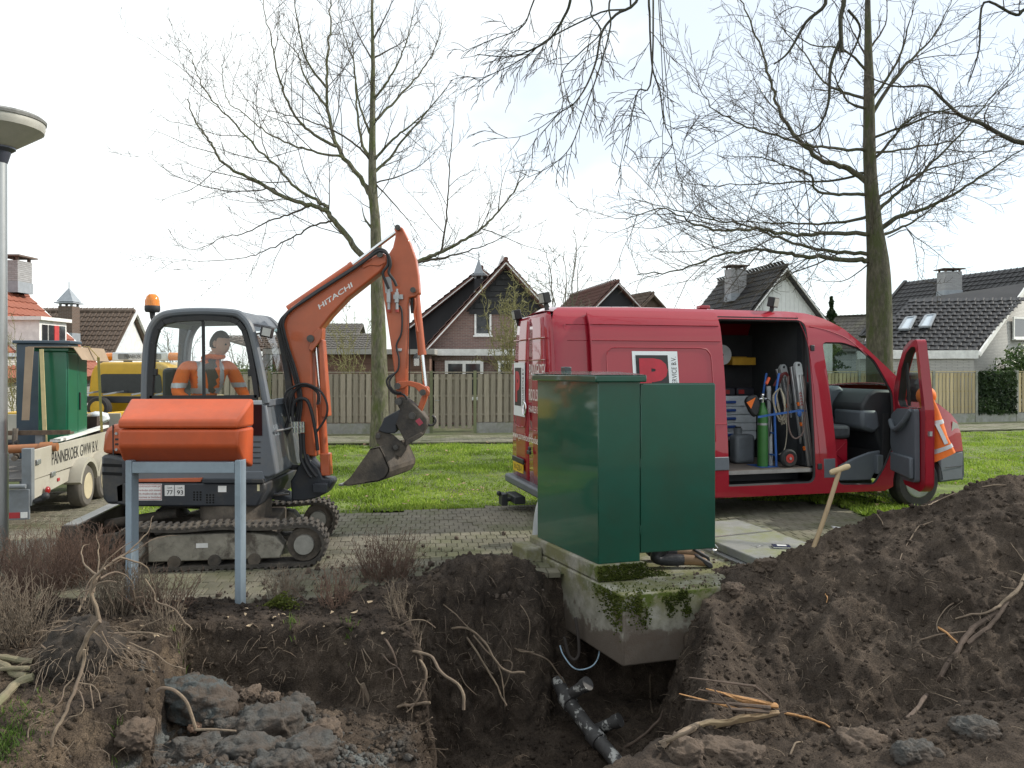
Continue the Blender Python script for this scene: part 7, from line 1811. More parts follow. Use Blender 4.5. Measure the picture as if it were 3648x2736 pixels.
# gables behind the van ---------------------------------------------------
p5 = at(2196,1004,40)
gable_house('gabled_house','distant red-roofed house with a small dark gable above the van roof',(p5.x,40,p5.z),(2.2,1.7),8,R(12),BLACKW,T_REDB,slope=1.0,over=.3,first=200)
p5b = at(2318,1046,48)
gable_house('gabled_house','little brown gable peeping over the van roof beside the red one',(p5b.x,48,p5b.z),(1.0,1.0),5,R(20),T_BROWN,T_BROWN,slope=.95,barge=T_BROWN,first=60)
p6 = at(2790,950,34)
h6,A,r,b = gable_house('gabled_house','white-gabled house with black roof and white brick chimney behind the van',(p6.x,34,p6.z),(3.3,2.3),6.4,R(9),WCLAD,T_BLACK,slope=1.22,over=.3,first=300)
c6 = at(2620,990,36.6); chimney(h6,(c6.x,c6.y),.74,.74,at(0,1075,36.6).z,at(0,960,36.6).z,BR_GREY,rz=R(9))
for k in range(22):     # the vertical cladding boards of the white gable
    x_ = -2.0+k*.2; top = p6.z-.45-abs(x_)*1.22
    if top > 2.0 and x_ < 2.4:
        m_ = MB(); q0 = A+r*x_-b*.012; m_.prism([q0-r*.096+Vector((0,0,1.5)),q0+r*.096+Vector((0,0,1.5)),q0+r*.096+Vector((0,0,top)),q0-r*.096+Vector((0,0,top))],-b*.012); m_.build('board',WCLAD,h6,world=True)
p7 = at(3085,1132,58)
gable_house('gabled_house','tiny grey-gabled house far behind the bare trunk',(p7.x,58,p7.z),(2.2,2.2),9,R(50),BR_GREY,T_GREY,slope=1.1,first=40)

# big dark-roofed house on the right --------------------------------------
h8 = thing('long_roofed_house','white brick house with a long black roof and two roof windows at the far right','house',tuple(at(3480,1500,31)),0,'houses beyond the fences')
Y0 = 30.5
eL,eR = at(3060,1243,33.0),at(3482,1250,Y0)
rRz = at(3660,1006,34.5); rR = rRz; rL = at(3245,1068,38.0)
_n = (eR-eL).cross(rR-eL).normalized(); _d = at(3245,1068,1)-Vector((0,0,EYE)); rL = Vector((0,0,EYE))+_d*((eL-Vector((0,0,EYE))).dot(_n)/_d.dot(_n))
roof_plane(h8,eL,eR,rR,rL,T_BLACK,tw=.33,tl_=.36,first=300)
u8 = (eR-eL).normalized(); up8 = (rR-eR).normalized(); n8 = u8.cross(up8).normalized()
if n8.z < 0: n8 = -n8
# gable wall on the right
gw = [Vector((eR.x-.1,eR.y+.25,-.1)),Vector((rR.x+2.9,rR.y+2.2,-.1)),Vector((rR.x+2.9,rR.y+2.2,2.6)),rR+Vector((-.06,.1,-.2)),eR+Vector((-.1,.25,-.15))]
m_ = MB(); m_.poly(gw); gwall = m_.build('wall',BR_WHITE,h8,world=True); sol = gwall.modifiers.new('t','SOLIDIFY'); sol.thickness = .3
m_ = MB(); m_.prism([Vector((eL.x,eL.y+.3,-.1)),Vector((eR.x-.15,eR.y+.3,-.1)),Vector((eR.x-.15,eR.y+.3,eR.z-.1)),Vector((eL.x,eL.y+.3,eL.z-.1))],(.2,.3,0)); m_.build('wall',BR_WHITE,h8,world=True)
m_ = MB(); m_.bar(eR+Vector((.05,-.05,-.12)),rR+Vector((.05,0,-.1)),.06,.24,n8); m_.build('bargeboard',WHITE,h8,world=True)
m_ = MB(); m_.bar(eL+Vector((0,-.12,-.1)),eR+Vector((.1,-.12,-.1)),.12,.16); m_.build('gutter',WHITE,h8,world=True)
def on_roof(px,py,lift):
    d_ = at(px,py,1)-Vector((0,0,EYE)); k = (eL-Vector((0,0,EYE))).dot(n8)/d_.dot(n8); return Vector((0,0,EYE))+d_*k+n8*lift
for q in (((3204,1183),(3240,1182),(3262,1138),(3230,1142)),((3276,1174),(3312,1173),(3332,1130),(3300,1134))):
    P_ = [on_roof(*w_,.07) for w_ in q]; m_ = MB(); m_.prism(P_,n8*.06); rw = m_.build('roof_window',M('roof_window_glass',(.55,.62,.68),.15,var=.05),h8,world=True)
    m_ = MB()
    for i in range(4): m_.bar(P_[i]+n8*.06,P_[(i+1) % 4]+n8*.06,.09,.08,n8)
    m_.build('frame',LEAD,rw,world=True)
# higher rear roof with chimney
rb0,rb1 = at(3226,1012,46),at(3700,935,38.5); rb0.z = rb1.z = 6.95; _r = (rb1-rb0).normalized(); _dn = Vector((_r.y,-_r.x,0))*3.4+Vector((0,0,-3.2))
m_ = MB(); m_.bar(rb0+_dn,rb0+Vector((0,0,.08)),.2,.12,(0,0,1)); m_.build('verge',T_BLACK,h8,world=True)
roof_plane(h8,rb0+_dn,rb1+_dn,rb1,rb0,T_BLACK,tw=.33,tl_=.36,first=100)
c8 = at(3382,1000,41); chimney(h8,(c8.x,c8.y),.9,.75,at(0,1060,41).z,at(0,970,41).z,BR_GREY)
o_ = Vector(gw[0]); gu = (gw[1]-gw[0]).normalized(); gn = Vector((gu.y,-gu.x,0))
def on_gw(px,py):
    d_ = at(px,py,1)-Vector((0,0,EYE)); k = (gw[0]-Vector((0,0,EYE))).dot(gn)/d_.dot(gn); return Vector((0,0,EYE))+d_*k
o_ = on_gw(3606,1207); window(h8,o_+gn*.02,on_gw(3690,1207)-o_,Vector((0,0,on_gw(3606,1128).z-o_.z)),gn,fw=.09)
o_ = on_gw(3542,1345); window(h8,o_+gn*.02,on_gw(3580,1345)-o_,Vector((0,0,on_gw(3542,1293).z-o_.z)),gn,fw=.06)
# low flat annex in front of the roof, white fascia
an = thing('white_annex','low white flat-roofed annex under the long black roof','extension',tuple(at(3280,1500,31)))
q0,q1 = at(3060,1230,31.5),at(3470,1262,30.0)
m_ = MB(); m_.prism([Vector((q0.x,q0.y,0)),Vector((q1.x,q1.y,0)),Vector((q1.x,q1.y,2.3)),Vector((q0.x,q0.y,2.3))],(.1,.35,0)); m_.build('wall',BR_WHITE,an,world=True)
m_ = MB(); m_.prism([Vector((q0.x,q0.y-.12,2.3)),Vector((q1.x+.1,q1.y-.12,2.3)),Vector((q1.x+.1,q1.y-.12,2.62)),Vector((q0.x,q0.y-.12,2.62))],(.1,.5,0)); m_.build('fascia',WHITE,an,world=True)

# left: red roof with dormer, brown roof with chimney ---------------------
h1 = thing('red_roofed_house','house with a red tiled roof, white dormer and grey brick chimney at the far left','house',(-16,22,0),0,'houses beyond the fences')
Yv = 26.0; v1,v2 = at(25,980,Yv),at(300,1250,Yv); dv = (v2-v1).normalized()
rt = v1-dv*2.0; ev = v2+dv*1.2; yb_ = Vector((0,-13,0))
roof_plane(h1,ev+yb_,ev,rt,rt+yb_,T_RED,tw=.30,tl_=.34,first=300)
m_ = MB(); m_.bar(rt+Vector((0,.05,-.05)),ev+Vector((0,.05,-.05)),.06,.2,(0,1,0)); m_.build('bargeboard',WHITE,h1,world=True)
m_ = MB(); m_.prism([Vector((ev.x-.4,Yv-.2,-.1)),Vector((ev.x-.4,Yv-.2,ev.z)),Vector((rt.x,Yv-.2,rt.z-.2)),Vector((rt.x-4,Yv-.2,rt.z-4)),Vector((rt.x-4,Yv-.2,-.1))],(0,-12.5,0)); m_.build('wall',BR_GREY,h1,world=True)
c1 = at(58,960,25.3); chimney(h1,(c1.x,c1.y),.56,.75,at(0,1045,25.3).z,at(0,932,25.3).z,BR_GREY)
xd = -13.35; y0d,y1d = 22.2,23.55; zt1 = at(0,1140,22.2).z; zb1 = at(0,1222,22.2).z; 
def roofz(x): return v1.z+(x-v1.x)*(v2.z-v1.z)/(v2.x-v1.x)
xb_ = v1.x+(zt1-v1.z)*(v2.x-v1.x)/(v2.z-v1.z)
m_ = MB(); m_.prism([Vector((xd,y0d,roofz(xd)-.1)),Vector((xd,y0d,zt1)),Vector((xb_-.3,y0d,zt1))],(0,y1d-y0d,0)); dm = m_.build('dormer',WHITE,h1,world=True)
m_ = MB(); m_.box((xb_-.5,y0d-.12,zt1),(xd+.12,y1d+.08,zt1+.10)); m_.build('dormer_roof',WHITE,dm,world=True)
for (ya,yc,mt) in ((y0d+.12,y0d+.36,PANE),(y0d+.44,y0d+.66,PANE),(y0d+.70,y0d+.92,M('red_panel',(.5,.05,.05),.6)),(y0d+.98,y0d+1.24,PANE)):
    m_ = MB(); m_.box((xd,ya,zb1-.15),(xd+.03,yc,zt1-.12)); m_.build('window' if mt is PANE else 'panel',mt,dm,world=True)
h2 = thing('brown_roofed_house','house with brown pantile roof, white gable and brick chimney with a pointed cap','house',tuple(at(350,1500,36)),0,'houses beyond the fences')
Xr = at(481,0,37).x; zr_ = at(0,1110,37).z; ze = at(0,1300,34.9).z
roof_plane(h2,(-25.5,34.6,ze),(Xr,34.6,ze),(Xr,37,zr_),(-25.5,37,zr_),T_BROWN,tw=.27,tl_=.31,first=300)
roof_plane(h2,(Xr,39.4,ze),(-25.5,39.4,ze),(-25.5,37.02,zr_),(Xr,37.02,zr_),T_BROWN,first=0,hide=lambda p: True)
m_ = MB(); m_.prism([Vector((Xr-.15,34.9,-.1)),Vector((Xr-.15,39.1,-.1)),Vector((Xr-.15,39.1,ze-.1)),Vector((Xr-.15,37,zr_-.25)),Vector((Xr-.15,34.9,ze-.1))],(-8,0,0)); m_.build('wall',WHITE,h2,world=True)
for ya,yc in ((34.55,37),(39.45,37)):
    m_ = MB(); m_.bar(Vector((Xr+.03,ya,ze-.1)),Vector((Xr+.03,yc,zr_-.08)),.05,.2,(1,0,0)); m_.build('bargeboard',WHITE,h2,world=True)
m_ = MB(); m_.tube([(-25.5,37,zr_+.03),(Xr,37,zr_+.03)],.09,8); m_.build('ridge',T_BROWN,h2,world=True)
m_ = MB(); m_.box((Xr-.16,36.2,1.4),(Xr-.12,37.0,2.6)); m_.build('window',PANE,h2,world=True)
c2_ = at(246,1150,35.2); chimney(h2,(c2_.x,c2_.y),.62,.62,at(0,1215,35.2).z,at(0,1092,35.2).z,BR_BROWN,'pyramid')
# white-brick house end behind the trailer (lower left)
hb_ = thing('white_brick_house','white brick house end low behind the lamp post','house',tuple(at(60,1500,19)),0,'houses beyond the fences')
m_ = MB(); p0,p1 = at(-200,1300,19),at(58,1300,21.5); m_.prism([Vector((p0.x,p0.y,-.1)),Vector((p1.x,p1.y,-.1)),Vector((p1.x,p1.y,2.25)),Vector((p0.x,p0.y,2.25))],(-.5,1.0,0)); m_.build('wall',BR_WHITE,hb_,world=True)
m_ = MB(); m_.prism([Vector((p0.x,p0.y-.1,2.25)),Vector((p1.x+.1,p1.y-.1,2.25)),Vector((p1.x+.1,p1.y-.1,2.35)),Vector((p0.x,p0.y-.1,2.35))],(-.5,1.2,0)); m_.build('flat_roof',LEAD,hb_,world=True)
# ================================================================== TREES
def bark(name,c1,c2,mix=.5,moss_=None):
    return M(name,c1,.9,var=.6,scale=9,bump=1.5,bscale=26,col2=c2,mix=mix,edge=.08,stretch=(2,2,.6))
BARK_L = bark('mossy_bark',(.15,.14,.10),(.10,.12,.04),.42)
BARK_R = bark('dark_bark',(.095,.085,.062),(.07,.08,.03),.42)
TWIG = M('twig_bark',(.075,.062,.048),.9,var=.2)
TWIG_Y = M('yellow_twig',(.22,.21,.09),.9,var=.2)
def twig_tube(V_,F_,pts,r0,r1,n=3):
    """low-cost tube appended to plain lists"""
    k = len(pts); base = len(V_); pu = None
    for i,p in enumerate(pts):
        d = pts[min(i+1,k-1)]-pts[max(i-1,0)]
        d = d/(np.linalg.norm(d)+1e-9)
        u = np.cross(d,(0.31,.17,.93)); u /= np.linalg.norm(u)+1e-9; v = np.cross(d,u); r_ = r0+(r1-r0)*i/(k-1)
        for j in range(n):
            a = 2*math.pi*j/n; V_.append(p+(u*math.cos(a)+v*math.sin(a))*r_)
    for i in range(k-1):
        for j in range(n): F_.append((base+i*n+j,base+i*n+(j+1) % n,base+(i+1)*n+(j+1) % n,base+(i+1)*n+j))
class Tree:
    def __init__(s,rng_,rmin,up=.15,wander=.16,droop=0.0,side=(.55,1.0)):
        s.V,s.F,s.rng,s.rmin,s.up,s.wander,s.droop,s.side = [],[],rng_,rmin,up,wander,droop,side
    def shoot(s,p,d,L_,r_,lvl,nseg=5):
        """one side shoot with its own shoots"""
        pts = [np.array(p,float)]; d = d/np.linalg.norm(d)
        for i in range(nseg):
            d = d+s.rng.normal(0,s.wander,3)+np.array((0,0,s.up-s.droop*(i/nseg)))*.35
            d /= np.linalg.norm(d); pts.append(pts[-1]+d*L_/nseg)
        twig_tube(s.V,s.F,pts,max(r_,s.rmin),max(r_*.35,s.rmin*.7),4 if lvl == 0 else 3)
        if lvl < s.depth: s.branch(pts,L_,r_,lvl+1)
    def branch(s,pts,L_,r_,lvl,t0=.18,n=None):
        n = n or s.count[lvl]; k = len(pts)
        for q in range(n):
            t = t0+(1-t0)*(q+s.rng.random())/n; f = t*(k-1); i = min(int(f),k-2); p = pts[i]+(pts[i+1]-pts[i])*(f-i)
            d = pts[i+1]-pts[i]; d = d/(np.linalg.norm(d)+1e-9)
            x = np.cross(d,s.rng.normal(0,1,3)); x /= np.linalg.norm(x)+1e-9
            a = s.rng.uniform(*s.side); dd = d*math.cos(a)+x*math.sin(a)
            l2 = L_*s.rng.uniform(.25,.55)*(1.1-.55*t); 
            if l2 < s.lmin: continue
            s.shoot(p,dd,l2,r_*s.rng.uniform(.35,.6)*(1.1-.6*t),lvl,5 if lvl < 2 else 4)
    def finish(s,name,mat,parent):
        V_ = np.array(s.V); iv = np.array(MW[parent.name].inverted()); V_ = V_ @ iv[:3,:3].T+iv[:3,3]
        o = np_mesh(name,V_,np.array(s.F),mat,parent,smooth=True,kind='stuff'); return o
def limb_pts(px,Y0,conv,slope,rngs,n=5):
    q = conv(px); P_ = []; L_ = 0
    for i,(x,y) in enumerate(q):
        if i: L_ += math.hypot(x-q[i-1][0],y-q[i-1][1])/F*Y0
        P_.append(at(x,y,Y0+slope*L_))
    return [np.array(p) for p in bez(P_,n)]
def big_tree(name,label,trunk_px,trunk_r,limbs,Y0,conv,bark_m,seed,count,rmin,base_r=.03,depth=2,lmin=.12,up=.2,cat='tree',twigmat=None,droop=0,wander=.16):
    rg_ = np.random.default_rng(seed); tp = [at(x,y,Y0) for x,y in conv(trunk_px)]; b0 = tp[0].copy()
    root = thing(name,label,cat,(b0.x,b0.y,0)); m_ = MB()
    tp = [Vector((tp[0].x,Y0,-.1))]+tp; tr_r = [trunk_r[0]*1.35]+list(trunk_r); k = 5
    sm = bez(tp,k); rr = np.interp(np.linspace(0,len(tp)-1,len(sm)),range(len(tp)),tr_r)
    nv = 16; m_.tube(sm,list(rr),nv); v = np.array(m_.v); v[:,:2] += .012*fbm(v*3.0,3,seed)[:,None]*np.array([1,1]); m_.v = [tuple(p) for p in v]
    m_.build('trunk',bark_m,root,world=True)
    T = Tree(rg_,rmin,up,wander,droop); T.count = count; T.depth = depth; T.lmin = lmin
    for lp,r0,sl in limbs:
        P_ = limb_pts(lp,Y0,conv,sl if sl is not None else rg_.uniform(-.6,.6),rg_); L_ = sum(np.linalg.norm(P_[i+1]-P_[i]) for i in range(len(P_)-1))
        j = rg_.normal(0,.012*L_/4,(len(P_),3)); j[0] = 0; P_ = [p+q for p,q in zip(P_,j)]
        m_ = MB(); m_.tube([Vector(p) for p in P_],[max(rmin,r0*.85*(1-.85*(i/(len(P_)-1))**.8)) for i in range(len(P_))],7); m_.build('limb',bark_m if r0 > .035 else (twigmat or TWIG),root,world=True)
        T.branch(P_,L_,min(.03,r0*.55),0,.12,max(5,int(count[0]*L_/3.5)))
    # shoots straight from the stem
    st = [np.array(p) for p in sm[int(len(sm)*.45):]]; T.branch(st,3.0,.03,0,.0,count[0])
    T.finish('twigs',twigmat or TWIG,root); return root
cL = lambda pts: [(500+x*.678,y*.678) for x,y in pts]
LL = [
 ([(1235,1450),(1165,1345),(1100,1260),(1000,1140),(960,1100),(890,1080),(760,1040),(640,970),(560,930),(450,870),(390,790),(340,710),(290,640),(250,530)],.105,-.15),
 ([(985,1095),(920,1050),(800,970),(720,880),(600,770),(480,630),(400,550),(330,460),(280,340),(265,250)],.055,.2),
 ([(1225,1060),(1170,960),(1050,800),(1010,690),(985,580),(980,460),(985,260),(1000,150),(1000,0),(1010,-120)],.085,.1),
 ([(1060,825),(900,795),(780,755),(660,690),(560,610),(460,530),(430,400),(425,340)],.04,.5),
 ([(1030,770),(890,690),(800,590),(740,450),(710,330),(690,210),(650,60),(640,-60)],.05,-.3),
 ([(975,555),(900,460),(850,370),(825,280),(740,180),(720,60)],.04,.3),
 ([(978,460),(880,330),(840,190),(810,0),(800,-80)],.04,-.4),
 ([(1220,850),(1160,740),(1140,600),(1130,460),(1120,330),(1060,150),(1040,0)],.05,.4),
 ([(1212,710),(1160,580),(1140,480),(1120,300),(1110,120)],.04,-.3),
 ([(1215,850),(1130,760),(1020,690),(900,640),(760,600),(640,570),(540,510)],.035,-.5),
 ([(1235,900),(1310,830),(1390,720),(1480,620),(1560,520),(1640,420)],.05,.2),
 ([(1232,840),(1330,730),(1420,660),(1520,570),(1600,470)],.045,-.3),
 ([(1235,630),(1320,550),(1420,440),(1500,340),(1560,220),(1590,80)],.045,.3),
 ([(1230,520),(1290,440),(1350,340),(1390,240),(1430,100),(1450,-40)],.04,-.2),
 ([(1228,305),(1310,260),(1400,200),(1480,60)],.03,.4),
 ([(1228,200),(1270,120),(1330,0),(1360,-80)],.03,-.4),
 ([(1222,320),(1170,230),(1120,120),(1100,0)],.03,.2),
 ([(1250,1450),(1330,1410),(1465,1370),(1560,1330),(1690,1270),(1790,1200),(1880,1110),(1960,1010),(2030,900)],.085,.2),
 ([(1580,1320),(1610,1150),(1620,950),(1640,700),(1660,480)],.035,-.1),
 ([(1460,1380),(1600,1350),(1750,1310),(1880,1260),(2000,1180)],.035,-.5),
 ([(1790,1200),(1900,1240),(2050,1300),(2180,1320)],.02,.3),
 ([(1880,1110),(1900,960),(1950,820)],.02,.3),
 ([(1240,970),(1350,1090),(1430,1190),(1500,1300)],.025,-.4),
 ([(1240,960),(1400,910),(1520,830),(1580,760)],.025,.4),
 ([(890,1082),(800,1120),(680,1160),(560,1220),(430,1250),(300,1310),(200,1290)],.032,-.3),
 ([(1012,1162),(900,1190),(800,1250),(650,1320),(520,1360),(290,1370),(130,1355)],.032,.2),
 ([(740,1035),(690,990),(560,1005),(430,1000),(280,960),(160,910),(50,820)],.028,-.2),
 ([(1218,1200),(1180,1150),(1165,1090)],.045,0),
]
TREE_A = big_tree('bare_tree','bare tree with a slender mossy trunk rising behind the excavator arm',[(1258,2060),(1252,1770),(1245,1500),(1235,1180),(1220,960),(1220,590),(1222,300),(1217,0),(1214,-300)],[.20,.185,.165,.125,.11,.07,.05,.03,.012],LL,19.3,cL,BARK_L,11,(11,6,3),.0048,depth=2,lmin=.16,up=.25)
cR = lambda pts: [(1700+x*.8807,y*.8807) for x,y in pts]
RR_ = [
 ([(1590,1050),(1480,1050),(1360,1040),(1250,1025),(1150,1010),(1030,1020),(900,1060),(780,1100),(640,1110)],.075,-.2),
 ([(1600,1030),(1460,1015),(1330,1000),(1200,950),(1080,910),(960,890),(800,850),(620,800)],.06,.3),
 ([(1590,945),(1420,945),(1260,950),(1130,925),(1000,935),(880,905),(760,850),(600,890)],.065,-.4),
 ([(1590,875),(1480,900),(1350,905),(1200,900),(1060,895),(900,870)],.05,.5),
 ([(1580,785),(1460,790),(1370,770),(1350,710),(1250,670),(1150,640),(1000,630)],.05,-.3),
 ([(1585,740),(1480,670),(1400,650),(1310,580),(1250,500),(1210,420),(1180,310),(1140,170),(1080,40),(1050,-50)],.085,.1),
 ([(1580,612),(1440,600),(1310,580),(1150,530),(1020,480),(930,410),(850,280)],.045,-.5),
 ([(1575,700),(1420,730),(1250,740),(1100,745),(900,750),(760,710)],.04,.6),
 ([(1580,405),(1480,370),(1400,330),(1340,240),(1250,130),(1200,50)],.045,.3),
 ([(1580,290),(1480,200),(1350,180),(1200,90)],.04,-.4),
 ([(1575,440),(1500,410),(1440,300),(1380,220)],.04,-.6),
 ([(1630,925),(1700,880),(1790,850),(1900,800),(2030,720),(2120,660),(2230,590)],.075,-.2),
 ([(1640,950),(1720,920),(1800,870),(1950,740),(1970,640)],.045,.3),
 ([(1610,860),(1700,780),(1780,720),(1880,620),(1990,500),(2090,380),(2190,260)],.055,.2),
 ([(1605,645),(1680,560),(1740,490),(1850,450),(2000,480),(2200,520)],.045,-.4),
 ([(1595,465),(1700,300),(1790,210),(1850,140),(1920,0)],.06,.2),
 ([(1600,400),(1700,250),(1740,120),(1780,-20)],.045,-.2),
 ([(1600,620),(1750,600),(1950,570),(2150,550)],.04,.5),
 ([(1595,560),(1750,500),(1950,430),(2200,440)],.04,-.5),
 ([(1600,810),(1800,700),(2000,640),(2200,560)],.04,.6),
 ([(1585,200),(1650,100),(1660,-20)],.035,.2),
 ([(1585,250),(1520,130),(1470,0)],.035,.3),
 ([(1660,960),(1740,930),(1770,1000),(1790,1120),(1860,1150)],.018,-.2),
 ([(1580,1070),(1500,1130),(1420,1140),(1330,1125)],.02,-.4),
]
TREE_B = big_tree('bare_tree','large bare tree with wide level branches behind the van cab',[(1630,1850),(1628,1600),(1625,1200),(1620,1050),(1605,900),(1590,700),(1585,500),(1585,350),(1580,100),(1580,-200)],[.30,.285,.265,.23,.17,.14,.125,.11,.07,.03],RR_,17.6,cR,BARK_R,23,(15,6,3),.0050,depth=2,lmin=.15,up=.12)

# overhanging tree in front: trunk out of the picture on the right, limbs reach in from above
ov = thing('overhanging_tree','bare tree outside the picture whose drooping branches hang in from above','tree',(8.8,8.6,0))
BARK_O = bark('grey_bark',(.07,.065,.05),(.06,.065,.035),.4)
m_ = MB(); m_.tube(bez([(8.8,8.6,-.1),(8.75,8.6,2),(8.7,8.7,4.2),(8.5,8.8,7),(8.3,8.9,10)],5),[.33]*6+[.28]*5+[.24]*5+[.16]*5,16); m_.build('trunk',BARK_O,ov,world=True)
TO = Tree(np.random.default_rng(31),.004,-.05,.15,.8,(.4,.9)); TO.count = (9,5,2); TO.depth = 1; TO.lmin = .10
def olimb(pts3,r0,r1,n0=None,cnt=None):
    P_ = [np.array(p) for p in bez(pts3,5)]; k = len(P_); m_ = MB(); m_.tube([Vector(p) for p in P_],[r0+(r1-r0)*i/(k-1) for i in range(k)],7); m_.build('limb',BARK_O,ov,world=True)
    L_ = sum(np.linalg.norm(P_[i+1]-P_[i]) for i in range(k-1))
    if cnt: TO.branch(P_,min(L_,2.6)*.6,r0*.6,0,.05 if n0 is None else n0,cnt)
hub = Vector((3.2,8.8,7.4))
olimb([(8.7,8.7,5.0),(7.0,8.8,6.8),(5.0,8.8,7.5),hub],.13,.07); hub2 = Vector((1.5,8.4,7.0)); olimb([hub,(2.3,8.6,7.35),hub2,(.3,8.2,6.6)],.07,.035)
def fp(pts,Y0,dY=0): return [at(*cR([p])[0],Y0+dY*i/len(pts)) for i,p in enumerate(pts)]
for pts,Y0,dY,r0,c_ in (
  ([(660,-30),(560,60),(505,130),(480,250),(440,350),(390,420),(330,460),(270,530)],8.3,-.3,.022,14),
  ([(695,-40),(698,60),(700,150),(710,280),(740,370),(755,490),(790,580),(750,640)],7.8,.2,.017,9),
  ([(708,285),(650,370),(615,510),(570,710)],7.85,.2,.014,7),
  ([(380,-30),(345,80),(290,160),(200,210),(130,230),(0,220)],8.5,.4,.024,14),
  ([(545,-30),(540,100),(500,260),(440,430),(380,590),(300,670),(200,720)],8.2,-.4,.014,12),
  ([(620,0),(500,50),(300,150),(180,240),(60,300),(0,330)],8.6,.3,.016,12),
  ([(460,0),(460,60),(500,130),(420,210),(340,300),(340,440),(200,545),(40,560)],8.5,-.2,.013,12),
  ([(230,0),(180,110),(60,160),(-60,210)],8.8,.2,.014,9),
  ([(755,490),(690,470),(660,440)],7.9,0,.007,3),([(790,580),(850,540),(910,520)],7.9,.1,.007,4)):
    olimb([hub2 if Y0 < 8.4 else Vector((.6,8.3,6.75))]+fp(pts,Y0,dY),r0*.8,r0*.2,.30,c_+3)
olimb([(8.7,8.7,4.3),(8.2,9.4,4.4)]+fp([(2260,585),(2140,555),(2040,500),(1960,470),(1880,400),(1820,350),(1700,350),(1600,320)],10,.3),.042,.008,.25,14)
olimb([hub,(3.4,8.6,6.4)]+fp([(1480,-20),(1470,80),(1475,210)],8.4),.03,.022,.3,4)
olimb([hub,(3.0,8.6,6.5)]+fp([(1410,-10),(1330,90),(1260,210),(1200,260)],8.5),.03,.008,.3,8)
olimb(fp([(1475,150),(1430,270),(1420,420),(1370,520),(1250,560)],8.4,.3),.022,.006,.1,9)
olimb(fp([(1500,40),(1550,120),(1500,250),(1440,380)],8.5,.3),.016,.005,.1,7)
olimb([(8.5,8.8,7),(7.6,9.2,6.6)]+fp([(2260,20),(2180,60),(2050,10),(2030,200),(1990,330)],9.6),.03,.006,.3,9)
TO.finish('twigs',TWIG,ov)

# trees on the photographer's side of the drive, mirrored in the van and the cabinet
for src,(x,y),rz_,lb in ((TREE_B,(4.5,-11),2.4,'bare tree behind the photographer, mirrored in the van side'),(TREE_A,(-5.5,-14),.9,'slender bare tree behind the photographer, mirrored in the cabinet')):
    c = copy_tree(src); c.location = (x,y,0); c.rotation_euler = (0,0,rz_); c['label'] = lb
# smaller bare trees and shrubs behind the fences ------------------------------------
def bush_tree(name,label,px,py_base,py_top,Y0,spread,n,seed,mat,r0=.03,cat='small tree',count=(7,5,2),depth=1,rmin=.007,wander=.22,base_z=0.0):
    rg_ = np.random.default_rng(seed); b = at(px,0,Y0); ztop = at(px,py_top,Y0).z; root = thing(name,label,cat,(b.x,Y0,base_z))
    T = Tree(rg_,rmin,.25,wander); T.count = count; T.depth = depth; T.lmin = .12
    for k in range(n):
        a = rg_.uniform(0,2*np.pi); h = (ztop-base_z)*rg_.uniform(.75,1.0); s_ = spread*rg_.uniform(.3,1)
        q = [Vector((b.x+rg_.normal(0,.05),Y0+rg_.normal(0,.05),base_z-.05)),Vector((b.x+math.cos(a)*s_*.25,Y0+math.sin(a)*s_*.25,base_z+h*.35)),Vector((b.x+math.cos(a)*s_*.65,Y0+math.sin(a)*s_*.65,base_z+h*.7)),Vector((b.x+math.cos(a)*s_,Y0+math.sin(a)*s_,base_z+h))]
        P_ = [np.array(p) for p in bez(q,5)]; P_ = [p+rg_.normal(0,.03,3)*(i > 1) for i,p in enumerate(P_)]
        m_ = MB(); m_.tube([Vector(p) for p in P_],[r0*(1-.8*i/(len(P_)-1)) for i in range(len(P_))],6); m_.build('stem',mat,root,world=True)
        T.branch(P_,h*.6,r0*.6,0,.25,count[0])
    T.finish('twigs',mat,root); return root
bush_tree('corkscrew_shrub','yellow-green twisted bare shrub in front of the steep gable',1810,0,985,25.2,1.25,12,5,TWIG_Y,.03,count=(12,6,2),depth=1,wander=.42,rmin=.009)
bush_tree('slender_tree','slender bare tree standing behind the rear of the van',2015,0,835,22.0,.95,6,6,M('grey_twig',(.12,.11,.08),.9),.04,count=(9,5,3),depth=2)
bush_tree('corkscrew_shrub','yellow-green twisted bare shrub in front of the garage roof',1250,0,1080,24.6,1.0,9,8,TWIG_Y,.022,count=(8,5,2),wander=.45)
bush_tree('distant_tree','small distant bare tree seen through the cab window',640,0,1170,30,1.2,8,9,M('grey_twig',(.12,.11,.08),.9),.04,count=(10,6,2),depth=2)
bush_tree('distant_tree','wide-crowned distant bare tree seen through the right of the cab window',870,0,1215,34,1.8,9,12,M('grey_twig',(.12,.11,.08),.9),.05,count=(10,6,2),depth=2)
bush_tree('garden_shrub','leafless twiggy shrub in front of the white brick house end',65,0,1170,16.5,.5,7,15,TWIG_Y,.012,count=(9,5,2),rmin=.005)
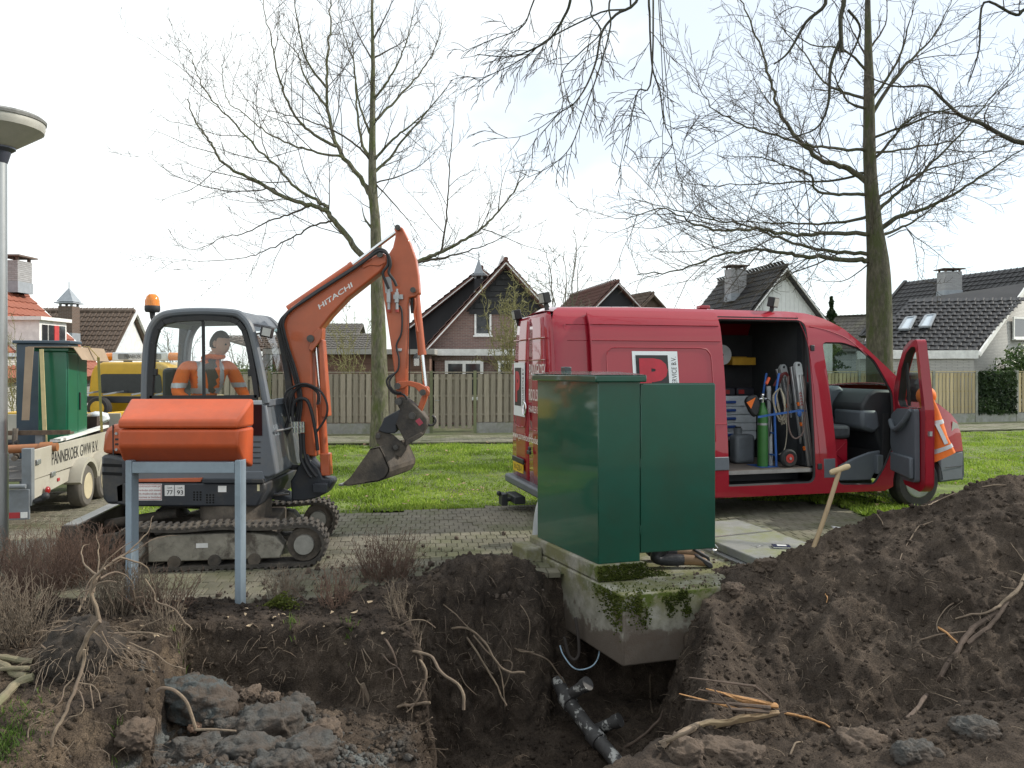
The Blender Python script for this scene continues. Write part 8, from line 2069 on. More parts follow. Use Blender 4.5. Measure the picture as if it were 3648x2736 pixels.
# evergreen shrubs and the conifer
LAUREL = leafmat('laurel_leaves',(.015,.035,.010),(.045,.085,.022),(.10,.15,.04),.35)
def leafy(name,label,px,Y0,py_top,rad,n,size,mat,seed,base_z=0.0,cat='shrub',flat=1.0):
    b = at(px,0,Y0); zt_ = at(px,py_top,Y0).z; root = thing(name,label,cat,(b.x,Y0,base_z)); random.seed(seed); H = zt_-base_z
    lobes = [(Vector((random.gauss(0,rad*.45),random.gauss(0,rad*.4),H*random.uniform(.3,.85))),rad*random.uniform(.35,.6)) for _ in range(14)]
    def f():
        c_,r_ = random.choice(lobes); d_ = Vector((random.gauss(0,1),random.gauss(0,1),random.gauss(0,1))).normalized(); k = r_*random.uniform(.55,1.05)
        return Vector((b.x,Y0,base_z))+c_+d_*k,d_
    o = leaves(n,f,size,'leaves',mat,root,seed); o['kind'] = 'stuff'
    for k in range(5):
        m_ = MB(); c_,r_ = lobes[k]; m_.tube([Vector((b.x,Y0,base_z-.05)),Vector((b.x,Y0,base_z))+c_*.5,Vector((b.x,Y0,base_z))+c_],[.03,.02,.01],6); m_.build('stem',TWIG,root,world=True)
    return root
leafy('laurel_shrub','dark green laurel shrub showing above the fence at the far right',3640,31.0,1225,1.0,2600,.07,LAUREL,3)
leafy('evergreen_shrub','light green climbing shrub seen through the cab window',873,24.5,1272,.55,1300,.05,leafmat('pale_leaves',(.05,.08,.02),(.12,.17,.04),(.24,.28,.08)),4)
leafy('evergreen_shrub','low dark green bush between the cab and the boom',962,25.5,1290,.5,700,.06,LAUREL,5)
cf = thing('conifer','narrow dark conifer behind the van roof','conifer',tuple(at(2962,1500,45))); b = at(2962,0,45); zt_ = at(0,1058,45).z
m_ = MB(); m_.tube([(b.x,45,-.1),(b.x,45,zt_)],[.1,.01],8); m_.build('trunk',TWIG,cf,world=True)
random.seed(12); 
def cff():
    t = random.random()**.8; z = .8+(zt_-.8)*t; tier = .55+.45*math.sin(z*9); r_ = (1-t)*1.5*tier*random.uniform(.3,1)+.03; a = random.uniform(0,6.28); return Vector((b.x+math.cos(a)*r_,45+math.sin(a)*r_,z-r_*.25)),Vector((math.cos(a),math.sin(a),-.3))
o = leaves(3500,cff,.09,'needles',IVY,cf,13); o['kind'] = 'stuff'
# ================================================================== PEOPLE
SKIN_ = M('skin',(.60,.35,.25),.55,var=.08,scale=20); HAIR = M('dark_hair',(.03,.022,.016),.7,var=.3,scale=40)
def hivis_mat():
    m = M('hivis_jacket_cloth',(.80,.16,.02),.75,var=.12,scale=9,bump=.15,bscale=18); return m
HV = hivis_mat(); TROU = M('dark_trousers',(.022,.024,.03),.45,var=.3,scale=12,bump=.5,bscale=14,col2=(.10,.10,.11),mix=.12); BOOT = M('tan_boot',(.20,.12,.06),.6,var=.2,scale=14); SHIRT = M('grey_brown_shirt',(.08,.065,.05),.85)
def skin_mesh(nodes,edges,root=0,sub=2):
    """nodes: name -> (x, y, z, radius x, radius y)"""
    names = list(nodes); me_ = bpy.data.meshes.new('sk'); me_.from_pydata([nodes[n][:3] for n in names],[(names.index(a),names.index(b_)) for a,b_ in edges],[])
    ob = bpy.data.objects.new('sk',me_); COL.objects.link(ob); ob.modifiers.new('skin','SKIN'); sb_ = ob.modifiers.new('sub','SUBSURF'); sb_.levels = sub; sb_.render_levels = sub
    for i,n in enumerate(names):
        sv = me_.skin_vertices[0].data[i]; r_ = nodes[n][3:]; sv.radius = (r_[0],r_[-1]); sv.use_root = (i == root); sv.use_loose = False
    bpy.context.view_layer.update(); ev = bpy.data.meshes.new_from_object(ob.evaluated_get(bpy.context.evaluated_depsgraph_get())); bpy.data.objects.remove(ob)
    v = [tuple(q.co) for q in ev.vertices]; f = [tuple(p.vertices) for p in ev.polygons]; return v,f
def head_geo(mb,c,fwd,up,s_=1.0):
    """head with brow, nose, lips, chin and ears; materials 0 skin"""
    fwd = Vector(fwd).normalized(); up = Vector(up); up = (up-fwd*up.dot(fwd)).normalized(); rt = fwd.cross(up); c = Vector(c); n,m = 28,20; base = len(mb.v)
    for i in range(m+1):
        th = math.pi*i/m; z = -math.cos(th); rr = math.sin(th)
        for j in range(n):
            a = 2*math.pi*j/n; x = math.cos(a)*rr; y = math.sin(a)*rr        # x forward, y to the right
            jaw = max(0,-z-.15); X_ = x*(.098+.004*z); Y_ = y*(.076-.022*jaw); Z_ = z*.122
            if x > 0: X_ = X_*(1-.06*max(0,-z-.2)) ; 
            fr_ = max(0,x)**6*math.exp(-(y/.16)**2)
            X_ += fr_*(.022*math.exp(-((z+.10)/.13)**2)+.008*math.exp(-((z-.22)/.10)**2)+.007*math.exp(-((z+.48)/.07)**2)+.010*math.exp(-((z+.80)/.12)**2))
            for sy in (-1,1): X_ -= .012*max(0,x)*math.exp(-(((y-sy*.36)/.16)**2+((z-.08)/.10)**2))
            mb.v.append(tuple(c+(fwd*X_+rt*Y_+up*Z_)*s_))
    for i in range(m):
        for j in range(n): mb.f.append((base+i*n+j,base+i*n+(j+1) % n,base+(i+1)*n+(j+1) % n,base+(i+1)*n+j)); mb.mi.append(mb.m)
    for sy in (-1,1): mb.ball(c+rt*sy*.076*s_-fwd*.005+up*.0,.03*s_,10,7,(.6,.6,1.1))
    return rt,up,fwd
def hand_geo(mb,w,d,pn,s_=1.0,thumb=1,curl=.9):
    """hand from wrist w along d; pn = palm normal; fingers curl towards pn"""
    d = Vector(d).normalized(); pn = Vector(pn); pn = (pn-d*pn.dot(d)).normalized(); sd_ = d.cross(pn); w = Vector(w)
    mb.hexa([w+sd_*.028-pn*.012,w-sd_*.028-pn*.012,w-sd_*.028+pn*.012,w+sd_*.028+pn*.012],[w+d*.085+sd_*.042-pn*.012,w+d*.085-sd_*.042-pn*.012,w+d*.085-sd_*.042+pn*.010,w+d*.085+sd_*.042+pn*.010])
    for k,l in enumerate((.068,.078,.072,.056)):
        p = w+d*.082+sd_*(.033-.022*k); a = 0; pts = [p]; 
        for j in range(3): a += curl*(.5+.2*j); p = p+(d*math.cos(a)+pn*math.sin(a))*l*(.45,.32,.25)[j]; pts.append(p)
        mb.tube(pts,[.0095,.009,.008,.0065],8)
    p = w+d*.02+sd_*thumb*.03; mb.tube([p,p+sd_*thumb*.025+d*.03+pn*.01,p+sd_*thumb*.03+d*.058+pn*.03],[.012,.0105,.008],8)
def person(name,label,loc,nodes,edges,mats,region,head,hands):
    root = thing(name,label,'person',loc); v,f = skin_mesh(nodes,edges); mb = MB(); mb.add(v,f)
    for i,fc in enumerate(mb.f): mb.mi[i] = region(sum((Vector(mb.v[q]) for q in fc),Vector())/len(fc))
    mb.m = 0; n0 = len(mb.f); rt,up,fw = head_geo(mb,*head)
    for h in hands: hand_geo(mb,*h)
    b_ = mb.build('body',mats,root,world=True,smooth=70)
    hs = head[3] if len(head) > 3 else 1.0; c = Vector(head[0]); m_ = MB()      # eyes, brows, mouth
    for sy in (-1,1): m_.ball(c+(fw*.086+rt*sy*.031+up*.012)*hs,.010*hs,8,6)
    m_.build('eyes',M('eye_dark',(.03,.025,.02),.2),b_,world=True)
    m_ = MB(); m_.tube([c+(fw*.088-rt*.022-up*.055)*hs,c+(fw*.100-up*.053)*hs,c+(fw*.088+rt*.022-up*.055)*hs],.004,6); m_.build('mouth',M('lip',(.30,.11,.09),.5),b_,world=True)
    m_ = MB(); n,m = 24,12                                 # hair: a cap over crown and back
    for i in range(m+1):
        th = math.pi*.62*i/m
        for j in range(n):
            a = 2*math.pi*j/n; x = math.cos(a)*math.sin(th); y = math.sin(a)*math.sin(th); z = math.cos(th)
            k = 1.06+.02*math.sin(a*9+i)
            if x > .15 and z < .45: k = .90                  # forehead stays free
            m_.v.append(tuple(c+(fw*(x*.098-.004)+rt*y*.077+up*(z*.122+.004))*k*hs))
    for i in range(m):
        for j in range(n): m_.f.append((i*n+j,i*n+(j+1) % n,(i+1)*n+(j+1) % n,(i+1)*n+j)); m_.mi.append(0)
    m_.build('hair',HAIR,b_,world=True)
    return root,b_
# operator in the excavator cab ----------------------------------------------------
nd = dict(hip=(-3.36,8.53,1.38,.15,.13),waist=(-3.33,8.53,1.55,.15,.12),chest=(-3.27,8.51,1.84,.17,.135),neck=(-3.20,8.50,2.04,.075,.075),head=(-3.14,8.49,2.14,.06,.06),
 sr=(-3.44,8.38,1.97,.09),er=(-3.47,8.22,1.68,.068),wr=(-3.20,8.24,1.52,.042),sl=(-3.07,8.64,1.98,.09),el=(-2.95,8.74,1.66,.062),wl=(-2.84,8.64,1.55,.042),
 hr=(-3.28,8.44,1.36,.10),kr=(-2.93,8.42,1.42,.075),ar=(-2.86,8.42,1.06,.05),tr=(-2.74,8.42,1.03,.04),hl=(-3.28,8.64,1.36,.10),kl=(-2.93,8.70,1.42,.075),al=(-2.86,8.70,1.06,.05),tl=(-2.74,8.70,1.03,.04))
ed = [('hip','waist'),('waist','chest'),('chest','neck'),('neck','head'),('chest','sr'),('sr','er'),('er','wr'),('chest','sl'),('sl','el'),('el','wl'),('hip','hr'),('hr','kr'),('kr','ar'),('ar','tr'),('hip','hl'),('hl','kl'),('kl','al'),('al','tl')]
OPY = -.10
for k_ in nd: nd[k_] = (nd[k_][0],nd[k_][1]+OPY,*nd[k_][2:])
face_dir = Vector((.42,-.5,0)).normalized(); 
def reg(c):
    if c.z > 2.085: return 0
    if c.z < 1.46 and c.x >-3.42: return 2
    q = (c-Vector((-3.25,8.40,0))).dot(face_dir); sdv = abs((c-Vector((-3.25,8.40,0))).dot(Vector((face_dir.y,-face_dir.x,0))))
    if 1.5 < c.z < 2.07 and q > .09 and sdv < .05+.02*(c.z-1.6): return 3
    return 1
op,opb = person('person','person in an orange hi-vis jacket sitting at the controls in the excavator cab',(-3.36,8.53,1.0),nd,ed,[SKIN_,HV,TROU,SHIRT],reg,(Vector((-3.11,8.38,2.20)),Vector((.93,-.30,-.18)),Vector((.1,0,1)),1.1),[((-3.20,8.14,1.52),(1,.1,-.1),(0,0,-1),1,-1),((-2.84,8.54,1.55),(.7,-.5,-.2),(0,0,-1),1,1)])
def wrap(nm,mat,fsel,offs=.006):
    """stripe lying on the body: the body's own faces picked out and lifted a little"""
    me_ = opb.data; bm = bmesh.new(); bm.from_mesh(me_); bm.normal_update()
    bmesh.ops.subdivide_edges(bm,edges=bm.edges[:],cuts=2,use_grid_fill=True); bm.normal_update()
    Mx = MW[op.name]; kill = [f_ for f_ in bm.faces if not fsel(Mx @ f_.calc_center_median(),f_.material_index)]
    bmesh.ops.delete(bm,geom=kill,context='FACES')
    for q in bm.verts: q.co += q.normal*offs
    nm_ = bpy.data.meshes.new(nm); bm.to_mesh(nm_); bm.free(); nm_.materials.clear(); nm_.materials.append(mat)
    nm_.polygons.foreach_set('material_index',[0]*len(nm_.polygons)); nm_.polygons.foreach_set('use_smooth',[True]*len(nm_.polygons))
    return link(bpy.data.objects.new(nm,nm_),opb)
sv_ = Vector((-face_dir.y,face_dir.x,0)); oc = Vector((-3.25,8.40,0))
wrap('reflective_stripe',SILV,lambda c,i: i == 1 and 1.68 < c.z < 1.735 and c.x >-3.47 and abs((c-oc).dot(sv_)) < .19)
wrap('reflective_stripe',SILV,lambda c,i: i == 1 and .085 < abs((c-oc).dot(sv_)) < .135 and c.z > 1.73 and c.z < 2.05)
wrap('reflective_stripe',SILV,lambda c,i: i == 1 and 1.74 < c.z < 1.79 and abs((c-oc).dot(sv_)) > .2)
m_ = MB(); m_.tube(bez([(-3.28,8.34,2.05),(-3.20,8.29,2.07),(-3.11,8.32,2.06),(-3.09,8.42,2.07)],4),.026,8); m_.build('collar',HV,opb,world=True)
# person kneeling behind the open cabinet door ------------------------------------------
nk = dict(hip=(1.66,7.62,.56,.15,.13),waist=(1.60,7.63,.74,.15,.12),chest=(1.50,7.63,.98,.16,.13),neck=(1.42,7.63,1.17,.07,.07),head=(1.40,7.63,1.25,.06,.06),
 sr=(1.47,7.47,1.08,.08),er=(1.30,7.45,.86,.06),wr=(1.16,7.58,.84,.04),sl=(1.47,7.80,1.08,.08),el=(1.26,7.84,.90,.06),wl=(1.10,7.78,.92,.04),
 hr=(1.66,7.54,.50,.11),kr=(1.33,7.46,.125,.075),ar=(1.68,7.47,.125,.052),fr=(1.77,7.47,.115,.05),tr=(1.86,7.47,.095,.038),hl=(1.66,7.72,.50,.11),kl=(1.33,7.74,.125,.075),al=(1.70,7.74,.125,.052),fl=(1.80,7.74,.115,.05),tl=(1.90,7.74,.095,.038))
ek = [('hip','waist'),('waist','chest'),('chest','neck'),('neck','head'),('chest','sr'),('sr','er'),('er','wr'),('chest','sl'),('sl','el'),('el','wl'),('hip','hr'),('hr','kr'),('kr','ar'),('ar','fr'),('fr','tr'),('hip','hl'),('hl','kl'),('kl','al'),('al','fl'),('fl','tl')]
def regk(c):
    if c.z > 1.2: return 0
    if c.z > .66 and c.x > 1.2: return 1
    if c.z > .7: return 1
    if c.x > 1.62 and c.z < .3: return 3
    return 2
kp,kb = person('person','person in dark trousers and tan boots kneeling behind the open cabinet door',(1.55,7.6,.05),nk,ek,[SKIN_,SHIRT,TROU,BOOT],regk,(Vector((1.36,7.63,1.33)),Vector((-.95,0,-.25)),Vector((0,0,1))),[((1.16,7.58,.84),(-1,.2,0),(0,0,-1),1,1),((1.10,7.78,.92),(-1,-.1,0),(0,0,-1),1,-1)])
for y_,x_ in ((7.47,1.86),(7.74,1.90)):
    m_ = MB(); m_.prism([(x_+.005,y_-.045,.05),(x_+.045,y_-.045,.055),(x_+.035,y_-.045,.10),(x_-.10,y_-.04,.175),(x_-.13,y_-.04,.165)],(0,.09,0)); m_.build('boot_sole',RUB,kb,world=True,bevel=.012)
# ================================================================== SHRUBS, ROOTS, CLODS, PIPE
HEATH = M('heath_twig',(.15,.095,.07),.9,var=.3,scale=3); HEATH2 = M('grey_heath_twig',(.17,.135,.10),.9,var=.3,scale=3)
ROOTM = M('pale_root',(.215,.165,.115),.85,var=.3,scale=14,bump=.3,bscale=60,col2=(.14,.10,.075),mix=.4); ROOTD = M('dark_root',(.10,.072,.055),.9,var=.3,scale=14,bump=.4)
def gnarl(sm,amp=.007,seed=3):
    a = np.array([tuple(p) for p in sm]); k = np.linspace(.3,1,len(a))[:,None]; o_ = np.stack([fbm(a*13+q,3,seed+q) for q in (0,5,11)],-1); return [Vector(p) for p in a+o_*amp*k*2]
def shrub(name,label,x,y,n,h,spread,seed,mat,sub=4,r_=.0028,group=None,lean=(0,0)):
    rg_ = np.random.default_rng(seed); z = soil_z(x,y); root = thing(name,label,'shrub',(x,y,z),group=group); T = Tree(rg_,.0017,.12,.14); T.count = (sub,2,2); T.depth = 0; T.lmin = .03
    for k in range(n):
        a = rg_.uniform(0,2*np.pi); rr = spread*.55*math.sqrt(rg_.random()); p = np.array((x+math.cos(a)*rr,y+math.sin(a)*rr*.7,0)); p[2] = soil_z(p[0],p[1])-.02
        o_ = rg_.normal(0,.28,3); d = np.array((math.cos(a)*rr*1.3+lean[0],math.sin(a)*rr+lean[1],.55))+np.array((o_[0],o_[1],0))*.6; d /= np.linalg.norm(d); L_ = h*rg_.uniform(.45,1.05)
        pts = [p]
        for i in range(5): d = d+rg_.normal(0,.10,3)+np.array((0,0,.05)); d /= np.linalg.norm(d); pts.append(pts[-1]+d*L_/5)
        twig_tube(T.V,T.F,pts,r_*rg_.uniform(.7,1.4),.0016,3); T.branch(pts,L_*.7,r_,0,.3)
    o = T.finish('twigs',mat,root); return root
shrubs = [('reddish bare shrub at the left edge below the lamp post',58,2170,210,.62,.46,HEATH),('dense reddish bare shrub between lamp post and excavator blade',175,2110,240,.66,.46,HEATH),('reddish bare shrub at the left leg of the post box',320,2090,210,.58,.42,HEATH),
 ('low tangled shrub at the far left in front of the taller ones',30,2290,200,.48,.46,HEATH2),('brown shrub spreading in front of the post box left leg',430,2180,180,.42,.38,HEATH2),('thin brown shrub between the two legs of the post box',570,2175,90,.36,.34,HEATH),('small grey-brown shrub on the edge of the bank',600,2240,60,.28,.24,HEATH2),
 ('mossy little shrub right of the post box leg',1010,2140,60,.32,.22,HEATH2),('wispy shrub on the bank left of the spoil heap',1190,2155,60,.34,.22,HEATH),('bushy brown shrub standing beside the spoil heap',1375,2080,170,.52,.34,HEATH),('dry shrub overhanging the corner of the pit',1440,2190,60,.26,.24,HEATH2)]
for k,(lb,px,py,n,h,s_,mt) in enumerate(shrubs):
    p = soil_ray(px,py)[0]; shrub('bare_shrub',lb,p.x,p.y,n,h,s_,40+k,mt,group='bare shrubs along the bank')
# green moss and weeds at the post box
wd = soil_ray(1005,2165)[0]; wt = thing('moss_cushion','bright green moss cushion beside the post box leg','moss',tuple(wd))
random.seed(21)
def wf(): a = random.gauss(0,.09); b_ = random.gauss(0,.05); x,y = wd.x+a,wd.y+b_; return Vector((x,y,soil_z(x,y)+random.random()*.09*math.exp(-(a/.1)**2))),Vector((0,0,1))
o = leaves(900,wf,.012,'moss',MOSS,wt,22)
BANKG = leafmat('bank_grass',(.04,.075,.014),(.085,.15,.026),(.16,.22,.05))
def soil_grass(cx,cy,rx,ry,n,h,name,label):
    def f(n_):
        x = cx+rng.normal(0,rx,n_); y = cy+rng.normal(0,ry,n_); z = np.array([soil_z(a,b_) for a,b_ in zip(x,y)]); return np.stack([x,y,z-.005],-1),np.ones(n_)
    o_ = grass_patch(n,f,h*.5,h,name,label,wid=.003); o_.data.materials[0] = BANKG; return o_
p = soil_ray(20,2690)[0]; soil_grass(p.x-.10,p.y,.10,.16,900,.055,'corner_grass','fresh green grass in the bottom left corner')
p = soil_ray(240,2700)[0]
for k,(px,py,lb) in enumerate(((1045,2215,'tiny green weed on the bank above the terrace'),(1238,2240,'thin green weed hanging at the bank edge'),(430,2670,'few grass blades on the soil left of the clay clods'),(640,2300,'small green sprouts on the bank top'))):
    p = soil_ray(px,py)[0]; soil_grass(p.x,p.y,.025,.025,26,.07,'weed_tuft',lb)

# ---------------------------------------------------------------- roots hanging out of the banks (parts of the soil)
def root_on(pts,r0,r1,mat=ROOTM,out=.02,free=None,name='root',parent=soil,n=7,jit=.006,seed=1):
    """root through photo pixels; starts in the bank and stands a little proud of it. free: keep this depth for the rest"""
    P_ = []; rg_ = random.Random(seed+len(pts)*7+int(pts[0][0])); y0 = None
    for i,(px,py) in enumerate(pts):
        h,nr = soil_ray(px,py)
        if y0 is None: y0 = h.y
        Yd = h.y if free is None else min(h.y,y0+free*i/max(1,len(pts)-1))
        q = at(px,py,Yd-out*(1 if i else -.5)); P_.append(q+Vector((rg_.gauss(0,jit),rg_.gauss(0,jit),rg_.gauss(0,jit)))*(i > 0))
    sm = gnarl(bez(P_,6),.35*r0+.004); k = len(sm); m_ = MB(); m_.tube(sm,[(r0+(r1-r0)*i/(k-1))*(1+.12*rg_.uniform(-1,1)) for i in range(k)],n); return m_.build(name,mat,parent)
c4 = lambda pts: [(800+x*.4973,2150+y*.4973) for x,y in pts]
for pts,r0,r1,mt,fr_ in (
 ([(1340,340),(1470,370),(1560,480),(1680,600),(1720,760)],.010,.011,ROOTM,-.25),([(1620,180),(1740,185),(1850,270),(1930,390),(2010,480),(2140,495)],.009,.009,ROOTM,-.1),([(1730,235),(1800,350),(1900,500),(1980,640),(2015,740)],.009,.007,ROOTM,-.2),
 ([(1760,200),(1860,320),(1950,420),(1990,560),(2025,730)],.007,.005,ROOTM,-.2),([(1985,410),(2050,410),(2060,450),(2000,600)],.006,.005,ROOTM,-.1),([(1390,390),(1440,480),(1430,590),(1370,690),(1310,780)],.009,.005,ROOTM,-.1),([(1230,740),(1350,725),(1470,715)],.011,.010,ROOTM,-.05),
 ([(965,265),(1000,400),(1025,505)],.005,.003,ROOTM,-.03),([(985,300),(1030,360),(1050,410)],.004,.003,ROOTM,-.03),([(930,500),(950,570),(990,590)],.005,.004,ROOTM,-.03),([(1350,890),(1430,850),(1505,805)],.005,.004,ROOTM,-.15),([(1660,450),(1720,580),(1805,660)],.004,.003,ROOTM,-.1),
 ([(1420,100),(1412,220),(1405,340)],.005,.003,ROOTM,-.03),([(1580,30),(1582,150),(1585,270)],.004,.003,ROOTD,-.03),([(2110,0),(2180,120),(2175,330)],.004,.003,ROOTM,-.05),([(1430,1050),(1500,1052),(1600,1050)],.004,.003,ROOTM,-.2),([(1420,985),(1470,968),(1530,975)],.004,.003,ROOTM,-.15),
 ([(1560,0),(1650,80),(1740,160),(1840,240)],.005,.003,ROOTM,-.05),([(1250,165),(1340,125),(1430,130),(1510,160)],.004,.003,ROOTM,-.03),([(2030,20),(2045,150),(1990,250),(1950,310)],.003,.002,ROOTD,-.03),([(1100,330),(1180,410),(1250,480),(1310,600)],.006,.004,ROOTD,-.05),([(880,480),(870,560),(840,610)],.003,.002,ROOTM,-.02),([(150,560),(170,500),(235,465)],.003,.002,ROOTM,-.02),
 ([(1150,250),(1200,330),(1230,450),(1160,480),(1170,540)],.010,.005,ROOTD,-.04),([(1060,690),(1100,700),(1150,688)],.003,.002,ROOTM,-.05),([(2070,320),(2130,335),(2210,355)],.006,.005,ROOTM,-.05),([(1210,790),(1240,830),(1270,865)],.003,.002,ROOTM,-.05),([(1970,520),(1900,490),(1880,470)],.006,.004,ROOTM,-.02)):
    root_on(c4(pts),r0,r1,mt,.03,fr_)
# torn root with a bright split end on the terrace wall
tr_ = thing('torn_root','torn root with a bright orange split end hanging over the terrace','root',tuple(soil_ray(1300,2450)[0]))
base_p = soil_ray(*c4([(990,580)])[0])[0]; y0 = base_p.y-.03
for k,(pts,r0,r1,mt) in enumerate((([(985,575),(1010,640),(1040,720),(1060,790)],.020,.016,ROOTM),([(1045,740),(1065,820),(1085,890),(1118,950)],.015,.003,M('split_wood',(.45,.24,.10),.75,var=.25,scale=20,stretch=(4,4,.4))),([(1060,770),(1050,850),(1080,920)],.010,.002,MATS['split_wood']),([(1070,770),(1085,860),(1100,930)],.009,.002,MATS['split_wood']),([(985,590),(960,690),(930,770)],.006,.003,ROOTM),([(990,600),(995,720),(980,815)],.006,.003,ROOTM))):
    m_ = MB(); q = [at(x,y,y0-.01*k) for x,y in c4(pts)]; sm = bez(q,5); m_.tube(sm,[r0+(r1-r0)*i/(len(sm)-1) for i in range(len(sm))],8); m_.build('strand',mt,tr_,world=True)
# roots over the right-hand heap
c5 = lambda pts: [(2900+x*.4219,1600+y*.4219) for x,y in pts]; c6 = lambda pts: [(1824+x*.8246,1900+y*.8246) for x,y in pts]
for pts,r0,r1,mt in ((c5([(1010,610),(900,660),(800,780),(690,990)]),.007,.004,ROOTM),(c5([(1790,1060),(1700,1200),(1600,1300),(1480,1370),(1180,1430)]),.018,.006,ROOTM),(c5([(1780,1090),(1610,1330),(1500,1480),(1300,1640)]),.012,.018,ROOTD),(c6([(2100,340),(1990,420),(1910,510),(1850,610),(1790,700),(1660,860)]),.022,.012,ROOTD),(c5([(1230,1270),(1120,1350),(1040,1460),(1060,1560)]),.005,.003,ROOTM),(c5([(900,1610),(1050,1570),(1270,1520)]),.007,.004,ROOTM),(c5([(1650,1030),(1710,1040),(1760,1060)]),.005,.004,ROOTM),(c5([(1570,1150),(1630,1165),(1690,1185)]),.004,.003,ROOTM),(c5([(530,550),(560,600),(585,640)]),.006,.003,ROOTM),
 (c5([(0,1040),(120,1035),(230,1042)]),.003,.002,ROOTM),(c5([(50,1440),(110,1300),(170,1080)]),.004,.003,ROOTM),(c5([(1660,790),(1720,880),(1770,960)]),.003,.002,ROOTM),(c5([(1420,320),(1540,312),(1615,310)]),.006,.004,ROOTM),(c5([(760,500),(900,480),(1040,440),(1190,375)]),.006,.004,ROOTM),(c6([(1580,660),(1640,610)]),.004,.003,ROOTM),(c6([(1200,960),(1230,910),(1270,885)]),.006,.003,ROOTM)):
    root_on(pts,r0,r1,mt,.012)
root_on(c5([(1045,1500),(1120,1550),(1215,1630)]),.010,.006,MATS['split_wood'],.03)
root_on(c5([(95,1220),(115,1260),(112,1300)]),.006,.003,MATS['split_wood'],.02)
# split trunk lying at the foot of the heap
lg_ = thing('split_log','pale split log lying across the right side of the pit','log',tuple(soil_ray(2560,2560)[0])); SPW = M('fresh_split_wood',(.44,.33,.20),.8,var=.3,scale=9,bump=.5,bscale=40,stretch=(.5,4,4),col2=(.26,.17,.10),mix=.35)
pA,pB,pC = soil_ray(2365,2655)[0],None,soil_ray(2775,2535)[0]
Yl = min(soil_ray(x,y)[0].y for x,y in ((2490,2585),(2560,2575),(2640,2560),(2700,2548),(2775,2540)))-.05; Ya = min(Yl,soil_ray(2365,2655)[0].y-.04); pA = at(2365,2655,Ya); pM = at(2490,2585,Yl); pC = at(2775,2532,Yl); q = gnarl(bez([pA,(pA+pM)/2+Vector((0,0,.01)),pM,pM+(pC-pM)*.2],6),.006); m_ = MB(); m_.tube(q,[.016+.010*i/len(q) for i in range(len(q))],9); m_.build('root_end',ROOTM,lg_,world=True)
ax = (pC-pM).normalized(); upv = Vector((0,-.55,.83)); upv = (upv-ax*upv.dot(ax)).normalized(); L_ = (pC-pM).length; rgl = random.Random(5); N_ = 16
e1 = [pM+ax*L_*k/N_+upv*(.030+.012*math.sin(k*.9)+rgl.uniform(-.006,.006))*(1-.75*(k/N_)**3) for k in range(N_+1)]; e2 = [pM+ax*L_*(k/N_)*.98-upv*(.024+rgl.uniform(-.005,.005))*(1-.7*(k/N_)**3) for k in range(N_,-1,-1)]
m_ = MB(); m_.prism(e1+e2,ax.cross(upv)*.022); m_.build('wood',SPW,lg_,world=True,bevel=.004)
q = gnarl([p-upv*.028+Vector((0,.02,-.01)) for p in (pM,pM+ax*L_*.35,pM+ax*L_*.7,pC)],.004); m_ = MB(); m_.tube(bez(q,5),.020,8); m_.build('bark',ROOTD,lg_,world=True)
for k in range(10):
    a0 = pM+ax*L_*rgl.uniform(.0,.75)+upv*rgl.uniform(-.02,.025)-Vector((0,.014,0)); m_ = MB(); m_.bar(a0,a0+ax*rgl.uniform(.06,.22)+upv*rgl.uniform(-.01,.01),.004,.006); m_.build('fibre',SPW if k % 2 else ROOTD,lg_,world=True)
for j in range(9):
    a = random.Random(j); m_ = MB(); e = pC+Vector((a.uniform(-.1,.02),a.uniform(-.05,.05),a.uniform(-.02,.06))); m_.tube([e,e+Vector((a.uniform(-.25,-.1),a.uniform(-.06,.0),a.uniform(.0,.10))),e+Vector((a.uniform(-.5,-.3),a.uniform(-.1,.02),a.uniform(.06,.16)))],[.012,.008,.003],6); m_.build('splinter',ROOTD if j % 3 else MATS['split_wood'],lg_,world=True)
root_on(c6([(1150,770),(1280,800),(1380,845)]),.012,.005,MATS['split_wood'],.03)
for j,pts in enumerate(([(480,930),(560,880),(640,800),(655,760)],[(600,585),(598,680),(605,780)],[(640,910),(720,870),(800,835)])): root_on(c6(pts),.014 if j != 1 else .009,.007,ROOTM if j else ROOTD,.05,-.05)

# ---------------------------------------------------------------- pipe and cables in the pit
pi_ = thing('old_pipe','mud-smeared old drain pipe with stubs at the bottom of the pit','pipe',(.6,6.1,-1.0)); OLDP = M('mottled_pipe',(.05,.048,.048),.6,var=.3,scale=26,col2=(.42,.42,.40),mix=.38,edge=.02,bump=.2)
P_ = [at(1985,2425,6.95),at(2022,2494,6.75),at(2071,2560,6.55),at(2121,2626,6.38),at(2179,2692,6.2),at(2250,2790,6.0)]
m_ = MB(); m_.tube(bez(P_,5),.058,18); m_.build('pipe',OLDP,pi_,world=True)
for i in (1,3): m_ = MB(); d_ = (P_[i+1]-P_[i]).normalized(); m_.cyl(P_[i]-d_*.05,P_[i]+d_*.06,.072,18); m_.build('socket',OLDP,pi_,world=True)
for a,b_ in (((2040,2470),(2092,2436)),((2125,2600),(2205,2566))): m_ = MB(); m_.cyl(at(*a,6.6),at(*b_,6.5),.048,16); s_ = m_.build('stub',OLDP,pi_,world=True); m_ = MB(); d_ = (at(*b_,6.5)-at(*a,6.6)).normalized(); m_.cyl(at(*b_,6.5)-d_*.05,at(*b_,6.5)+d_*.01,.058,16); m_.build('stub_collar',OLDP,s_,world=True)
